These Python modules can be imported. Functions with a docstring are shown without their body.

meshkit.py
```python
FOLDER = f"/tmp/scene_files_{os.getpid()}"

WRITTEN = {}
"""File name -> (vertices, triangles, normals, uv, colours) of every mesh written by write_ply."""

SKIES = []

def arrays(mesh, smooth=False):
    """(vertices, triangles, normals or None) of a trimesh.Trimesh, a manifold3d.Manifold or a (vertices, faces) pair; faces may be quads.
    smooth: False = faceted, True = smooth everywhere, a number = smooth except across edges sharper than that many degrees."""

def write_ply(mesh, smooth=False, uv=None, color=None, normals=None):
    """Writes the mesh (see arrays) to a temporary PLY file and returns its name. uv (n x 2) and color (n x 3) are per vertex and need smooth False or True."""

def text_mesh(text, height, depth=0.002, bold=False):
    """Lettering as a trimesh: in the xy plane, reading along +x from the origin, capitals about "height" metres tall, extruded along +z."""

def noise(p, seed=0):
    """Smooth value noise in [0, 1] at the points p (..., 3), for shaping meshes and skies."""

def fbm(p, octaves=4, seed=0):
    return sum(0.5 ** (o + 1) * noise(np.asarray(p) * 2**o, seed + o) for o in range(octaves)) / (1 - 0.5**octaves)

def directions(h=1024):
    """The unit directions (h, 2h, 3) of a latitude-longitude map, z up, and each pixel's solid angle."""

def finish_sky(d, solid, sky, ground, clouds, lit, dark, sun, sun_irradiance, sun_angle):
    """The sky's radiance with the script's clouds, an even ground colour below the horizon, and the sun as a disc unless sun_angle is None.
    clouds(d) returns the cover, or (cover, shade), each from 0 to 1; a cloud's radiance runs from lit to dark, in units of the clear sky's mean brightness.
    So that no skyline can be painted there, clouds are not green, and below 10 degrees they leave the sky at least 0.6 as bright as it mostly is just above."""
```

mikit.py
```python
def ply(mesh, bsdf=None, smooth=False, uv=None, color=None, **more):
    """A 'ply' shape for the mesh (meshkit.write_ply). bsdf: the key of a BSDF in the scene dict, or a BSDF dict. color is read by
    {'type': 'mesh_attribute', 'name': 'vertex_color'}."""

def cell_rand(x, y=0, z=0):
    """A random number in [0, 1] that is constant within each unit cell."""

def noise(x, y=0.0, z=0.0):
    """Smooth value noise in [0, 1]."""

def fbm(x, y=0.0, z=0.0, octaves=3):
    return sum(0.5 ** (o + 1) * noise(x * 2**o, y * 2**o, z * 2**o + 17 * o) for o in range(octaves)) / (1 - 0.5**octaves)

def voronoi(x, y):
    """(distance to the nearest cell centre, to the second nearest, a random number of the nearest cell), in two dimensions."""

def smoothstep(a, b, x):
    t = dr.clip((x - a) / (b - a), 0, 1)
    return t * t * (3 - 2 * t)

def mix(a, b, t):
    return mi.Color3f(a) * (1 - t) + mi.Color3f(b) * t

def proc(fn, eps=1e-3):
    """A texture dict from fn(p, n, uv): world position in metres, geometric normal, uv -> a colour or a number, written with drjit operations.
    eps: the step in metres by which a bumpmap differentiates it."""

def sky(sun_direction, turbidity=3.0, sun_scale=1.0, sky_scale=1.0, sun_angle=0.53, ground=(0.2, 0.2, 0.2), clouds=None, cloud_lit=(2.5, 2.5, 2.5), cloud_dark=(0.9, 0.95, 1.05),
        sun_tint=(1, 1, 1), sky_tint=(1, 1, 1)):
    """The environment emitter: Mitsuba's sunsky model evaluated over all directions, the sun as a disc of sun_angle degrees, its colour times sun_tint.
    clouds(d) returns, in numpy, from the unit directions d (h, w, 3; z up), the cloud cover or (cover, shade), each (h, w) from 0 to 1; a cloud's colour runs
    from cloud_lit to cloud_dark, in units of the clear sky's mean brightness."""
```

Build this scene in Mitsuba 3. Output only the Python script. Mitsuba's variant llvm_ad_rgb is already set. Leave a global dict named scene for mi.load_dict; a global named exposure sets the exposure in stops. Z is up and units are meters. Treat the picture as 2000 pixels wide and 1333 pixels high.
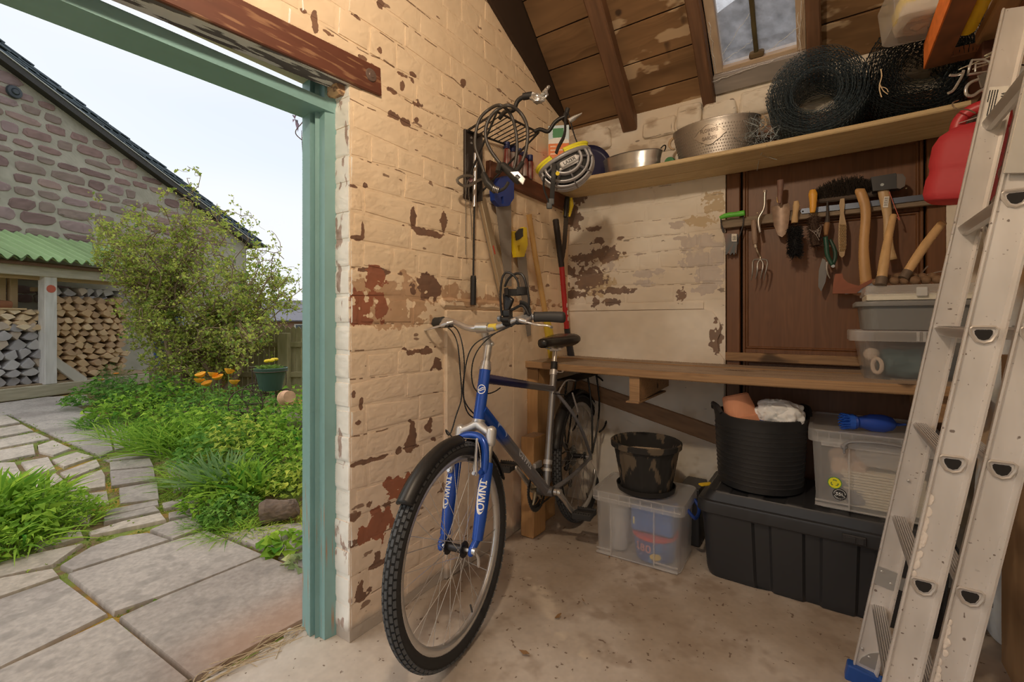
import math, random
import numpy as np, trimesh, mitsuba as mi, drjit as dr, mikit, meshkit
import manifold3d as m3
from mitsuba import ScalarTransform4f as T4
from mikit import noise, fbm, voronoi, cell_rand, smoothstep, mix
from shapely.geometry import Polygon, Point, LineString, box as sbox
from shapely.ops import unary_union
from shapely import affinity

# ------------------------------------------------------------------ camera, sky, lamp, exposure
F, CX, CY, H = 897.0, 1000.0, 627.0, 1.053
AZ = math.atan(614 / 897.0)
CR = np.array([math.cos(AZ), math.sin(AZ), 0.0]); CW = np.array([-math.sin(AZ), math.cos(AZ), 0.0])
CAM = np.array([0, 0, H]); UP = np.array([0, 0, 1.0])
scene, labels = {}, {}
scene['camera'] = {'type': 'perspective', 'fov': 2 * math.degrees(math.atan(1000 / F)), 'fov_axis': 'x',
                   'near_clip': 0.05, 'far_clip': 500.0, 'principal_point_offset_x': 0.0, 'principal_point_offset_y': (666.5 - CY) / 1333.0,
                   'to_world': T4().look_at(origin=[0, 0, H], target=[float(CW[0]), float(CW[1]), H], up=[0, 0, 1])}
def cloud_fn(d):
    n = meshkit.fbm(np.stack([d[..., 0] * 1.3, d[..., 1] * 1.3, d[..., 2] * 3.2], -1), 4, 5)
    c = np.clip((n - 0.22) / 0.30, 0, 1)
    return 0.72 + 0.26 * c, np.clip((n - 0.45) * 1.2, 0, 0.6)
SKY = 6.6
scene['sky'] = mikit.sky((-0.5, -0.55, 0.75), turbidity=4.0, sun_scale=0.5, sky_scale=SKY, sun_angle=40.0, clouds=cloud_fn,
                         cloud_lit=(1.42, 1.44, 1.47), cloud_dark=(1.08, 1.14, 1.22), ground=(0.2, 0.2, 0.17), sky_tint=(1.12, 1.06, 1.0))
LAMP = (-0.42, 0.30, 2.22); LAMP_RGB = (500.0, 395.0, 285.0); LAMP_R = 0.05
STRIP_RGB = (7.0, 5.2, 3.6)
exposure = 0.0

# ------------------------------------------------------------------ helpers
rnd = np.random.default_rng(7)
def ray(u, v): return (u - CX) / F * CR + CW + (CY - v) / F * UP
def onX(u, v, x): d = ray(u, v); return CAM + d * ((x - CAM[0]) / d[0])
def onY(u, v, y): d = ray(u, v); return CAM + d * ((y - CAM[1]) / d[1])
def onZ(u, v, z=0.0): d = ray(u, v); return CAM + d * ((z - CAM[2]) / d[2])
def onP(u, v, p, n): d = ray(u, v); return CAM + d * (np.dot(np.asarray(p) - CAM, n) / np.dot(d, n))
def atD(u, v, dist): return CAM + ray(u, v) * dist
def srgb(r, g, b):
    c = np.array([r, g, b]) / 255.0
    return tuple(np.where(c <= 0.04045, c / 12.92, ((c + 0.055) / 1.055) ** 2.4).tolist())
def nrm(v): v = np.asarray(v, float); return v / (np.linalg.norm(v) + 1e-12)
def rotm(axis, ang):
    return trimesh.transformations.rotation_matrix(ang, axis)
def trm(x, y=None, z=None):
    if y is None: x, y, z = x
    m = np.eye(4); m[:3, 3] = [x, y, z]; return m
def sclm(x, y, z): return np.diag([x, y, z, 1.0])
def frame_m(o, x, y, z):
    m = np.eye(4); m[:3, 0] = x; m[:3, 1] = y; m[:3, 2] = z; m[:3, 3] = o; return m
def along(a, b, side=(0, 0, 1)):
    """matrix whose z runs from a to b, x as near 'side' as can be"""
    a, b = np.asarray(a, float), np.asarray(b, float); z = nrm(b - a); x = np.asarray(side, float); x = x - z * (x @ z)
    if np.linalg.norm(x) < 1e-6: x = np.cross(z, [0.3, 0.9, 0.1])
    x = nrm(x); return frame_m(a, x, np.cross(z, x), z)
def TM(v, f): return trimesh.Trimesh(np.asarray(v, float), np.asarray(f), process=False)
def man(m):
    me = m.to_mesh(); return TM(me.vert_properties[:, :3], me.tri_verts)
def toman(t): return m3.Manifold(m3.Mesh(np.asarray(t.vertices, np.float32), np.asarray(t.faces, np.uint32)))
def mv(mesh, M):
    m = mesh.copy(); m.apply_transform(M); return m
def cat(*ms):
    l = []
    for a in ms: l += a if isinstance(a, (list, tuple)) else [a]
    vs, fs, n = [], [], 0
    for m in l: vs.append(np.asarray(m.vertices)); fs.append(np.asarray(m.faces) + n); n += len(m.vertices)
    return TM(np.vstack(vs), np.vstack(fs))
def hullp(pts): return man(m3.Manifold.hull_points(np.asarray(pts, float)))
def bx(x0, x1, y0, y1, z0, z1, b=0.0):
    if b <= 0:
        v = [(x, y, z) for x in (x0, x1) for y in (y0, y1) for z in (z0, z1)]
        return TM(v, [[0, 1, 3], [0, 3, 2], [4, 6, 7], [4, 7, 5], [0, 4, 5], [0, 5, 1], [2, 3, 7], [2, 7, 6], [0, 2, 6], [0, 6, 4], [1, 5, 7], [1, 7, 3]])
    p = []
    for x, sx in ((x0, 1), (x1, -1)):
        for y, sy in ((y0, 1), (y1, -1)):
            for z, sz in ((z0, 1), (z1, -1)):
                p += [(x + sx * b, y + sy * b, z), (x + sx * b, y, z + sz * b), (x, y + sy * b, z + sz * b)]
    return hullp(p)
def sph(c, r, s=None, n=2):
    m = trimesh.creation.icosphere(subdivisions=n, radius=1.0); m = TM(m.vertices, m.faces)
    m.vertices = m.vertices * (np.ones(3) * r if s is None else np.asarray(s)) + np.asarray(c); return m
def rbox(x0, x1, y0, y1, z0, z1, r, n=3):
    s = trimesh.creation.icosphere(subdivisions=n - 1, radius=r).vertices
    return hullp(np.vstack([s + np.array([x, y, z]) for x in (x0 + r, x1 - r) for y in (y0 + r, y1 - r) for z in (z0 + r, z1 - r)]))
def rrect(w, d, r, n=6):
    """rounded rectangle outline w x d about the origin"""
    p = []
    for cx, cy, a0 in ((1, 1, 0), (-1, 1, 90), (-1, -1, 180), (1, -1, 270)):
        for a in np.linspace(a0, a0 + 90, n):
            p.append((cx * (w / 2 - r) + r * math.cos(math.radians(a)), cy * (d / 2 - r) + r * math.sin(math.radians(a))))
    return np.array(p)
def loft(rings, cap0=True, cap1=True, closed=True):
    rings = [np.asarray(r, float) for r in rings]; n = len(rings[0]); v = np.vstack(rings); f = []
    m = n if closed else n - 1
    for i in range(len(rings) - 1):
        a, b = i * n, (i + 1) * n
        for k in range(m):
            k2 = (k + 1) % n; f += [[a + k, a + k2, b + k2], [a + k, b + k2, b + k]]
    if cap0: c = len(v); v = np.vstack([v, rings[0].mean(0)]); f += [[c, (k + 1) % n, k] for k in range(n)]
    if cap1:
        c = len(v); v = np.vstack([v, rings[-1].mean(0)]); o = (len(rings) - 1) * n; f += [[c, o + k, o + (k + 1) % n] for k in range(n)]
    return TM(v, f)
def prof_rings(outline, levels):
    """levels: (z, scale or (sx, sy)[, dx, dy]) -> rings"""
    out = []
    for l in levels:
        z, s = l[0], l[1]; s = np.ones(2) * s; o = np.array(l[2:4]) if len(l) > 2 else np.zeros(2)
        out.append(np.column_stack([outline * s + o, np.full(len(outline), z)]))
    return out
def lathe(prof, n=32):
    """prof: list of (r, z)"""
    t = np.linspace(0, 2 * math.pi, n, endpoint=False)
    rings = [np.column_stack([max(r, 1e-5) * np.cos(t), max(r, 1e-5) * np.sin(t), np.full(n, z)]) for r, z in prof]
    return loft(rings, prof[0][0] > 1e-4, prof[-1][0] > 1e-4)
def tube(path, r, n=8, closed=False, flat=1.0, cap=True):
    p = np.asarray(path, float); N = len(p); r = np.broadcast_to(r, (N,))
    tg = np.zeros_like(p)
    if closed: tg = np.roll(p, -1, 0) - np.roll(p, 1, 0)
    else:
        tg[1:-1] = p[2:] - p[:-2]; tg[0] = p[1] - p[0]; tg[-1] = p[-1] - p[-2]
    tg /= np.linalg.norm(tg, axis=1, keepdims=True) + 1e-12
    ref = np.array([0, 0, 1.0]) if abs(tg[0][2]) < 0.9 else np.array([1.0, 0, 0])
    x = nrm(np.cross(ref, tg[0])); rings = []; a = np.linspace(0, 2 * math.pi, n, endpoint=False)
    for i in range(N):
        x = nrm(x - tg[i] * (x @ tg[i])); y = np.cross(tg[i], x)
        rings.append(p[i] + r[i] * (np.outer(np.cos(a), x) + flat * np.outer(np.sin(a), y)))
    if closed:
        return loft(rings + [rings[0]], False, False)
    return loft(rings, cap, cap)
def cyl(a, b, r, n=12, r2=None): return tube([a, b], [r, r if r2 is None else r2], n)
def spline(pts, n=40, closed=False):
    from scipy.interpolate import CubicSpline
    p = np.asarray(pts, float)
    if closed: p = np.vstack([p, p[:1]])
    d = np.r_[0, np.cumsum(np.linalg.norm(np.diff(p, axis=0), axis=1))]
    cs = CubicSpline(d, p, bc_type='periodic' if closed else 'natural')
    return cs(np.linspace(0, d[-1], n, endpoint=not closed))
def circ(c, r, n=48, x=(1, 0, 0), y=(0, 1, 0), a0=0, a1=360):
    a = np.radians(np.linspace(a0, a1, n, endpoint=abs(a1 - a0) < 359.9))
    return np.asarray(c) + r * (np.outer(np.cos(a), x) + np.outer(np.sin(a), y))
def extr(poly, h, z0=0.0):
    poly = poly if isinstance(poly, Polygon) else (Polygon(poly) if not hasattr(poly, 'geoms') else poly)
    l = []
    for g in getattr(poly, 'geoms', [poly]):
        if g.area < 1e-9: continue
        m = trimesh.creation.extrude_polygon(g.buffer(0) if not g.is_valid else g, h, engine='earcut'); m = TM(m.vertices, m.faces); m.vertices = m.vertices + [0, 0, z0]; l.append(m)
    return cat(l)
def jitter(mesh, amp, freq, seed=0):
    m = mesh.copy(); v = np.asarray(m.vertices)
    o = np.stack([meshkit.fbm(v * freq + k * 31.7, 3, seed + k) - 0.5 for k in range(3)], -1); m.vertices = v + o * 2 * amp; return m
def subd(mesh, maxlen):
    v, f = trimesh.remesh.subdivide_to_size(np.asarray(mesh.vertices), np.asarray(mesh.faces), maxlen, max_iter=12); return TM(v, f)
def text(s, h, d=0.001, bold=True):
    m = meshkit.text_mesh(s, h, d, bold); m = TM(m.vertices, m.faces); m.vertices = m.vertices - [m.vertices[:, 0].mean() * 0 + (m.vertices[:, 0].min() + m.vertices[:, 0].max()) / 2, (m.vertices[:, 1].min() + m.vertices[:, 1].max()) / 2, 0]; return m
def bend_cyl(mesh, r, depth0=0.0):
    """wrap a flat mesh (x right, y up, z out) about a vertical cylinder of radius r in front (-y side is out): x -> arc"""
    v = np.asarray(mesh.vertices); a = v[:, 0] / r; rr = r + v[:, 2] + depth0
    return TM(np.column_stack([rr * np.sin(a), -rr * np.cos(a), v[:, 1]]), mesh.faces)

# materials: vertex-coloured classes and procedural ones, each a scene entry
def vmat(rough=0.6, metal=0.0, spec=0.5, coat=0.0):
    rough = min((0.25, 0.4, 0.6, 0.85), key=lambda q: abs(q - rough)); metal = min((0.0, 0.3, 0.8), key=lambda q: abs(q - metal)); spec = 0.5; coat = 0.6 if coat else 0.0
    if coat: rough, metal = 0.25, (0.3 if metal else 0.0)
    k = f'vcol_r{int(round(rough * 100))}_m{int(round(metal * 100))}_s{int(round(spec * 100))}_c{int(round(coat * 100))}'
    if k not in scene:
        d = {'type': 'principled', 'base_color': {'type': 'mesh_attribute', 'name': 'vertex_color'}, 'roughness': rough, 'metallic': metal, 'specular': spec}
        if coat: d['clearcoat'] = coat; d['clearcoat_gloss'] = 0.9
        scene[k] = {'type': 'twosided', 'b': d}
    return k
def split_smooth(mesh, ang):
    if ang is False or ang is True: return TM(mesh.vertices, mesh.faces), ang
    m = trimesh.Trimesh(mesh.vertices, mesh.faces, process=True)
    m = trimesh.graph.smooth_shade(m, angle=math.radians(ang), facet_minarea=None); return TM(m.vertices, m.faces), True
def shp(mesh, col, rough=0.6, metal=0.0, spec=0.5, smooth=35, coat=0.0, var=0.0, vf=30.0):
    """shape dict with one vertex colour (or a function of the vertices)"""
    m, sm = split_smooth(mesh, smooth); v = np.asarray(m.vertices)
    c = np.asarray(col(v) if callable(col) else np.tile(np.asarray(col, float), (len(v), 1)))
    if var: c = c * (1 + var * 2 * (meshkit.fbm(v * vf, 3, 3)[:, None] - 0.5))
    return mikit.ply(m, vmat(rough, metal, spec, coat), smooth=sm, color=np.clip(c, 0, 1))
def shm(mesh, mat, smooth=35): return mikit.ply(mesh, mat, smooth=smooth)
def uniq(key):
    if key not in scene and key not in RESERVED: RESERVED.add(key); return key
    i = 1
    while f'{key}_{i:03d}' in scene or f'{key}_{i:03d}' in RESERVED: i += 1
    k = f'{key}_{i:03d}'; RESERVED.add(k); return k
RESERVED = set()
def thing(name, label, category, group=None):
    k = uniq(name); labels[k] = {'label': label, 'category': category}
    if group: labels[k]['group'] = group
    return k
def struct(name):
    k = uniq(name); labels[k] = {'kind': 'structure'}; return k
def put(key, shape, M=None, label=None, kind=None):
    """add an entry: key is a thing's own key (single mesh) or parent__part"""
    k = key if (key in RESERVED and key not in scene) else uniq(key)
    if M is not None: shape = {**shape, 'to_world': T4(np.asarray(M, float).tolist())}
    scene[k] = shape
    if label or kind:
        labels.setdefault(k, {})
        if label: labels[k]['label'] = label
        if kind: labels[k]['kind'] = kind
    return k
def part(parent, name, mesh, col, rough=0.6, metal=0.0, spec=0.5, smooth=35, coat=0.0, var=0.0, vf=30.0, label=None, kind=None, M=None):
    if M is not None: mesh = mv(mesh, M)
    return put(f'{parent}__{name}', shp(mesh, col, rough, metal, spec, smooth, coat, var, vf), label=label, kind=kind)
def partm(parent, name, mesh, mat, smooth=35, label=None, kind=None, M=None):
    if M is not None: mesh = mv(mesh, M)
    return put(f'{parent}__{name}', shm(mesh, mat, smooth), label=label, kind=kind)
# ------------------------------------------------------------------ the room: sizes
LX, RX, BY, FY = -1.284, 0.50, 2.47, -1.6      # left wall, right wall, back wall, wall behind
JY = 0.938                                      # door jamb (arris of the pier)
TH = math.atan(0.87); RC, RS = math.cos(TH), math.sin(TH)
RM = frame_m([0, BY, 2.19], [1, 0, 0], [0, -RC, RS], [0, -RS, -RC])   # roof plane: x, up the slope, into the room

def blob(p1, p2, blobs, nz):
    """how deep (y, z) lies in the nearest of some patches with torn outlines"""
    best = mi.Float(-9)
    for (a, b, ra, rb) in blobs:
        best = dr.maximum(best, 1 - dr.sqrt(dr.square((p1 - a) / ra) + dr.square((p2 - b) / rb)))
    return best + nz
def pxl(u, v, ru, rv):
    c = onX(u, v, LX); a = onX(u - ru, v, LX); b = onX(u + ru, v, LX); t = onX(u, v - rv, LX)
    return (float(c[1]), float(c[2]), float(b[1] - a[1]) / 2 * 1.25, float(t[2] - c[2]) * 1.25)
def pxb(u, v, ru, rv):
    c = onY(u, v, BY); a = onY(u - ru, v, BY); b = onY(u + ru, v, BY); t = onY(u, v - rv, BY)
    return (float(c[0]), float(c[2]), float(b[0] - a[0]) / 2 * 1.25, float(t[2] - c[2]) * 1.25)
L_RED = [pxl(*b) for b in [(706, 602, 22, 30), (780, 945, 24, 14), (740, 1022, 24, 24), (712, 1040, 14, 18), (770, 965, 20, 10), (728, 545, 16, 22), (745, 600, 14, 20)]]
L_TAN = [pxl(*b) for b in [(765, 612, 70, 26), (760, 575, 60, 16), (815, 575, 26, 22), (700, 560, 18, 18), (980, 590, 100, 10), (880, 570, 20, 14), (795, 540, 16, 8)]]
L_DRK = [pxl(*b) for b in [(836, 563, 20, 18), (735, 530, 34, 5), (700, 905, 20, 4), (740, 895, 20, 3), (803, 845, 7, 18), (797, 876, 18, 6), (836, 833, 7, 9), (845, 857, 6, 5), (735, 1090, 5, 12),
                                   (745, 1098, 20, 5), (703, 1145, 7, 16), (708, 1165, 10, 9), (690, 1010, 16, 6), (806, 425, 5, 16), (865, 430, 6, 16), (835, 455, 24, 5), (707, 455, 3, 14), (697, 466, 8, 4),
                                   (690, 364, 12, 3), (712, 362, 5, 5), (820, 686, 20, 6), (852, 712, 8, 10), (744, 12, 5, 9), (740, 98, 5, 6), (695, 33, 8, 4), (790, 150, 12, 5), (783, 170, 4, 9), (812, 205, 8, 7),
                                   (768, 226, 7, 5), (793, 241, 8, 5), (812, 235, 4, 5), (766, 178, 7, 4), (805, 145, 6, 3), (590, 20, 8, 5), (614, 42, 5, 14), (640, 65, 8, 4), (706, 112, 8, 4), (726, 126, 6, 3),
                                   (690, 1060, 8, 6), (800, 870, 10, 14), (756, 985, 10, 6), (720, 985, 8, 8), (905, 160, 5, 8), (690, 770, 4, 8), (705, 790, 3, 12), (700, 825, 5, 6)]]
B_BRN = [pxb(*b) for b in [(1150, 545, 26, 22), (1180, 500, 24, 14), (1140, 505, 26, 8), (1205, 568, 32, 6), (1125, 575, 20, 6), (1190, 590, 16, 5), (1170, 470, 12, 5), (1130, 385, 14, 16), (1122, 425, 12, 20), (1160, 448, 12, 6), (1212, 465, 8, 4), (1113, 530, 12, 8), (1165, 590, 6, 10), (1400, 660, 10, 24), (1330, 578, 9, 10)]]
B_GRY = [pxb(*b) for b in [(1190, 518, 12, 11), (1262, 535, 16, 6), (1290, 535, 10, 9), (1258, 555, 16, 5), (1360, 500, 26, 20), (1385, 530, 28, 24), (1345, 480, 14, 14), (1380, 565, 24, 10), (1375, 470, 22, 12), (1400, 500, 14, 30), (1325, 440, 14, 7), (1330, 465, 10, 4), (1245, 498, 7, 3)]]
B_OCH = [pxb(*b) for b in [(1370, 432, 36, 10), (1395, 405, 20, 12), (1185, 505, 26, 12), (1160, 555, 34, 24), (1390, 385, 18, 8)]]

def cracks(a, z, z0, course, f1):
    q = (z - z0 + (noise(a * 14, z * 3, 7.0) - 0.5) * 0.014 + (f1 - 0.5) * 0.006) / course; k = dr.floor(q + 0.5); d = dr.abs(q - k) * course
    on = smoothstep(0.50, 0.62, noise(a * 5.5, k * 3.7, 2.0)) * smoothstep(0.30, 0.5, noise(a * 60, k, 5.0))
    return smoothstep(0.0032, 0.0014, d) * on * 0.9
def wall_left_col(p, n, uv):
    y, z = p.y, p.z
    f1 = fbm(p.y * 22, p.z * 22, p.x * 22, 4); f2 = fbm(p.y * 5, p.z * 5 + 3, p.x * 5, 3); f3 = noise(p.y * 90, p.z * 90, p.x * 90)
    base = mix((0.72, 0.555, 0.375), (0.81, 0.67, 0.49), f2)
    low = smoothstep(1.25, 0.35, z + (f2 - 0.5) * 0.6)
    base = mix(base, (0.70, 0.57, 0.45), low)
    base = base * (0.93 + 0.14 * f1)
    nz = (fbm(p.y * 42, p.z * 42, p.x * 42, 4) - 0.5) * 2.3 + (f1 - 0.5) * 0.7
    tan = smoothstep(0.12, 0.2, blob(y, z, L_TAN, nz)); red = smoothstep(0.1, 0.16, blob(y, z, L_RED, nz)); drk = smoothstep(0.05, 0.12, blob(y, z, L_DRK, nz))
    chips = smoothstep(0.755, 0.775, fbm(y * 13 + 5, z * 30, p.x * 10, 4) + 0.03 * smoothstep(1.0, 0.2, z))
    base = mix(base, mix((0.44, 0.28, 0.16), (0.56, 0.38, 0.25), f1), tan)
    base = mix(base, (0.20, 0.12, 0.075), cracks(y, z, 1.043, 0.0921, f1) * (1 - smoothstep(0.0, 0.01, y - 1.38) * smoothstep(1.11, 1.09, z)))
    base = mix(base, mix((0.24, 0.13, 0.08), (0.16, 0.10, 0.075), f1), dr.maximum(drk, chips * 0.85))
    base = mix(base, mix((0.36, 0.13, 0.07), (0.26, 0.11, 0.07), f1), red)
    # the end of the pier is painted white, with flakes off
    white = mix((0.86, 0.86, 0.82), (0.74, 0.74, 0.70), f1)
    fl = smoothstep(0.60, 0.64, fbm(p.x * 30 + 2, z * 9, 0.5, 4) * 0.72 + 0.28 * f1 + 0.05 * smoothstep(0.75, 0.3, z))
    white = mix(white, mix((0.50, 0.40, 0.36), (0.33, 0.24, 0.20), f3), fl)
    end = smoothstep(JY + 0.011, JY + 0.005, y + (f3 - 0.5) * 0.006) * (n.y < -0.3) * (y > 0.5)
    base = mix(base, white, end)
    return mix(base, (0.42, 0.37, 0.32), smoothstep(0.07, 0.03, z + (f1 - 0.5) * 0.06))
def wall_bump(p, n, uv):
    a = 0.6 * fbm(p.x * 15, p.y * 15, p.z * 24, 4) + 0.5 * fbm(p.x * 48, p.y * 48, p.z * 48, 3); b = noise(p.x * 140, p.y * 140, p.z * 140)
    return a * 0.8 + b * 0.1
def wall_back_col(p, n, uv):
    x, z = p.x, p.z
    f1 = fbm(x * 24, z * 24, p.y * 24, 4); f2 = fbm(x * 4, z * 4 + 7, p.y * 4, 3); f3 = noise(x * 80, z * 80, p.y * 80)
    base = mix((0.66, 0.58, 0.47), (0.80, 0.75, 0.66), smoothstep(0.25, 0.75, f2)) * (0.94 + 0.12 * f1)
    nz = (fbm(x * 44, z * 44, p.y * 44, 4) - 0.5) * 2.3 + (f1 - 0.5) * 0.7
    up = smoothstep(1.85, 2.0, z)
    dirt = smoothstep(0.5, 0.72, fbm(x * 9, z * 16, 1.0, 4)) * up
    base = mix(base, (0.40, 0.31, 0.22), dirt * 0.75)
    och = smoothstep(0.1, 0.25, blob(x, z, B_OCH, nz)); gry = smoothstep(0.1, 0.16, blob(x, z, B_GRY, nz)); brn = smoothstep(0.08, 0.15, blob(x, z, B_BRN, nz))
    base = mix(base, (0.50, 0.38, 0.22), och * 0.8)
    base = mix(base, mix((0.46, 0.40, 0.36), (0.60, 0.54, 0.48), f1), gry * smoothstep(0.3, 0.55, f1 + 0.1))
    base = mix(base, mix((0.27, 0.17, 0.11), (0.14, 0.10, 0.09), f1), brn * 0.95)
    chips = smoothstep(0.73, 0.76, fbm(x * 14 + 5, z * 24, p.y * 10, 4))
    base = mix(base, (0.20, 0.16, 0.13), chips * 0.8)
    base = mix(base, (0.30, 0.24, 0.18), cracks(x, z, 1.152, 0.0885, f1) * smoothstep(1.14, 1.16, z) * 0.8)
    damp = smoothstep(0.62, 0.75, fbm(x * 7 + 9, z * 7, 2.0, 4)) * smoothstep(0.75, 0.4, z)
    return mix(base, (0.42, 0.32, 0.2), damp * 0.7)
def wall_right_col(p, n, uv):
    f = fbm(p.x * 6, p.y * 6, p.z * 4, 4); g = fbm(p.x * 30, p.y * 30, p.z * 30, 3)
    c = mix((0.72, 0.74, 0.74), (0.58, 0.62, 0.64), g)
    c = mix(c, (0.52, 0.36, 0.22), smoothstep(0.52, 0.66, f))
    return mix(c, (0.2, 0.2, 0.2), smoothstep(0.7, 0.74, fbm(p.y * 24, p.z * 14, p.x * 9, 3)))
def concrete_col(p, n, uv):
    f = fbm(p.x * 3, p.y * 3, 0.5, 4); g = fbm(p.x * 45, p.y * 45, 1.5, 3); h = fbm(p.x * 11 + 3, p.y * 11, 2.5, 4)
    c = mix((0.37, 0.30, 0.235), (0.52, 0.46, 0.40), smoothstep(0.3, 0.7, f))
    c = mix(c, (0.29, 0.22, 0.165), smoothstep(0.5, 0.75, h) * 0.7)
    # the worn pale apron at the doorway and a trowelled ridge across the floor
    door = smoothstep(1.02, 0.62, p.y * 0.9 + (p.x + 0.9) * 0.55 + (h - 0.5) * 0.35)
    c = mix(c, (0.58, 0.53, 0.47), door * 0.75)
    rd = p.y - (1.52 - 0.62 * (p.x + 0.95)) + (f - 0.5) * 0.3
    c = mix(c, (0.62, 0.54, 0.44), smoothstep(0.07, 0.0, dr.abs(rd)) * smoothstep(0.45, 0.62, h) * 0.8)
    sp = smoothstep(0.79, 0.82, fbm(p.x * 60, p.y * 60, 4.0, 3))
    c = mix(c, (0.15, 0.10, 0.07), sp * 0.8)
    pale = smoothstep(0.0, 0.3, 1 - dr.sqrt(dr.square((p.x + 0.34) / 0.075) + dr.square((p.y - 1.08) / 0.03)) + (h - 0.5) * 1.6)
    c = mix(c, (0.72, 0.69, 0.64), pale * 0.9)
    return c * (0.90 + 0.2 * g)
def wood_fn(a, b, axis, sc=1.0, knots=True):
    """boards with grain along an axis (0 x, 1 y, 2 z)"""
    def fn(p, n, uv):
        q = [p.x, p.y, p.z]; l = q[axis]; o = [q[k] for k in range(3) if k != axis]
        w = fbm(l * 1.6 * sc, o[0] * 9 * sc, o[1] * 9 * sc, 3)
        g = noise(l * 4 * sc + w * 3, o[0] * 160 * sc + w * 22, o[1] * 160 * sc + w * 22); s = fbm(l * 7, o[0] * 50, o[1] * 50, 3)
        t = dr.clip(0.15 + 0.5 * w + 0.35 * g + 0.25 * (s - 0.5), 0, 1)
        c = mix(a, b, t)
        if knots:
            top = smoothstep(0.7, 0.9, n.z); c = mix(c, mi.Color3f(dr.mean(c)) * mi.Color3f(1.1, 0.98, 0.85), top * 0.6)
            k = smoothstep(0.80, 0.86, noise(l * 9 * sc, o[0] * 15, o[1] * 15)); c = mix(c, mi.Color3f(a) * 0.35, k * 0.8)
        return c
    return fn
def ceil_col(p, n, uv):
    l = p.x; t = p.z * 1.33
    w = fbm(l * 3, t * 14, 1.0, 3); g = noise(l * 6 + w * 4, t * 130 + w * 18, 0.3)
    c = mix((0.085, 0.045, 0.020), (0.30, 0.175, 0.085), dr.clip(w * 0.9 + g * 0.25 - 0.1, 0, 1))
    pale = smoothstep(0.56, 0.66, fbm(l * 7 + 4, t * 20, 3.0, 4)) * smoothstep(-1.0, -0.8, l) * 0.55
    c = mix(c, (0.60, 0.46, 0.30), pale)
    k = smoothstep(0.84, 0.9, noise(l * 11, t * 17, 2.2))
    return mix(c, (0.06, 0.035, 0.02), k)
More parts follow.
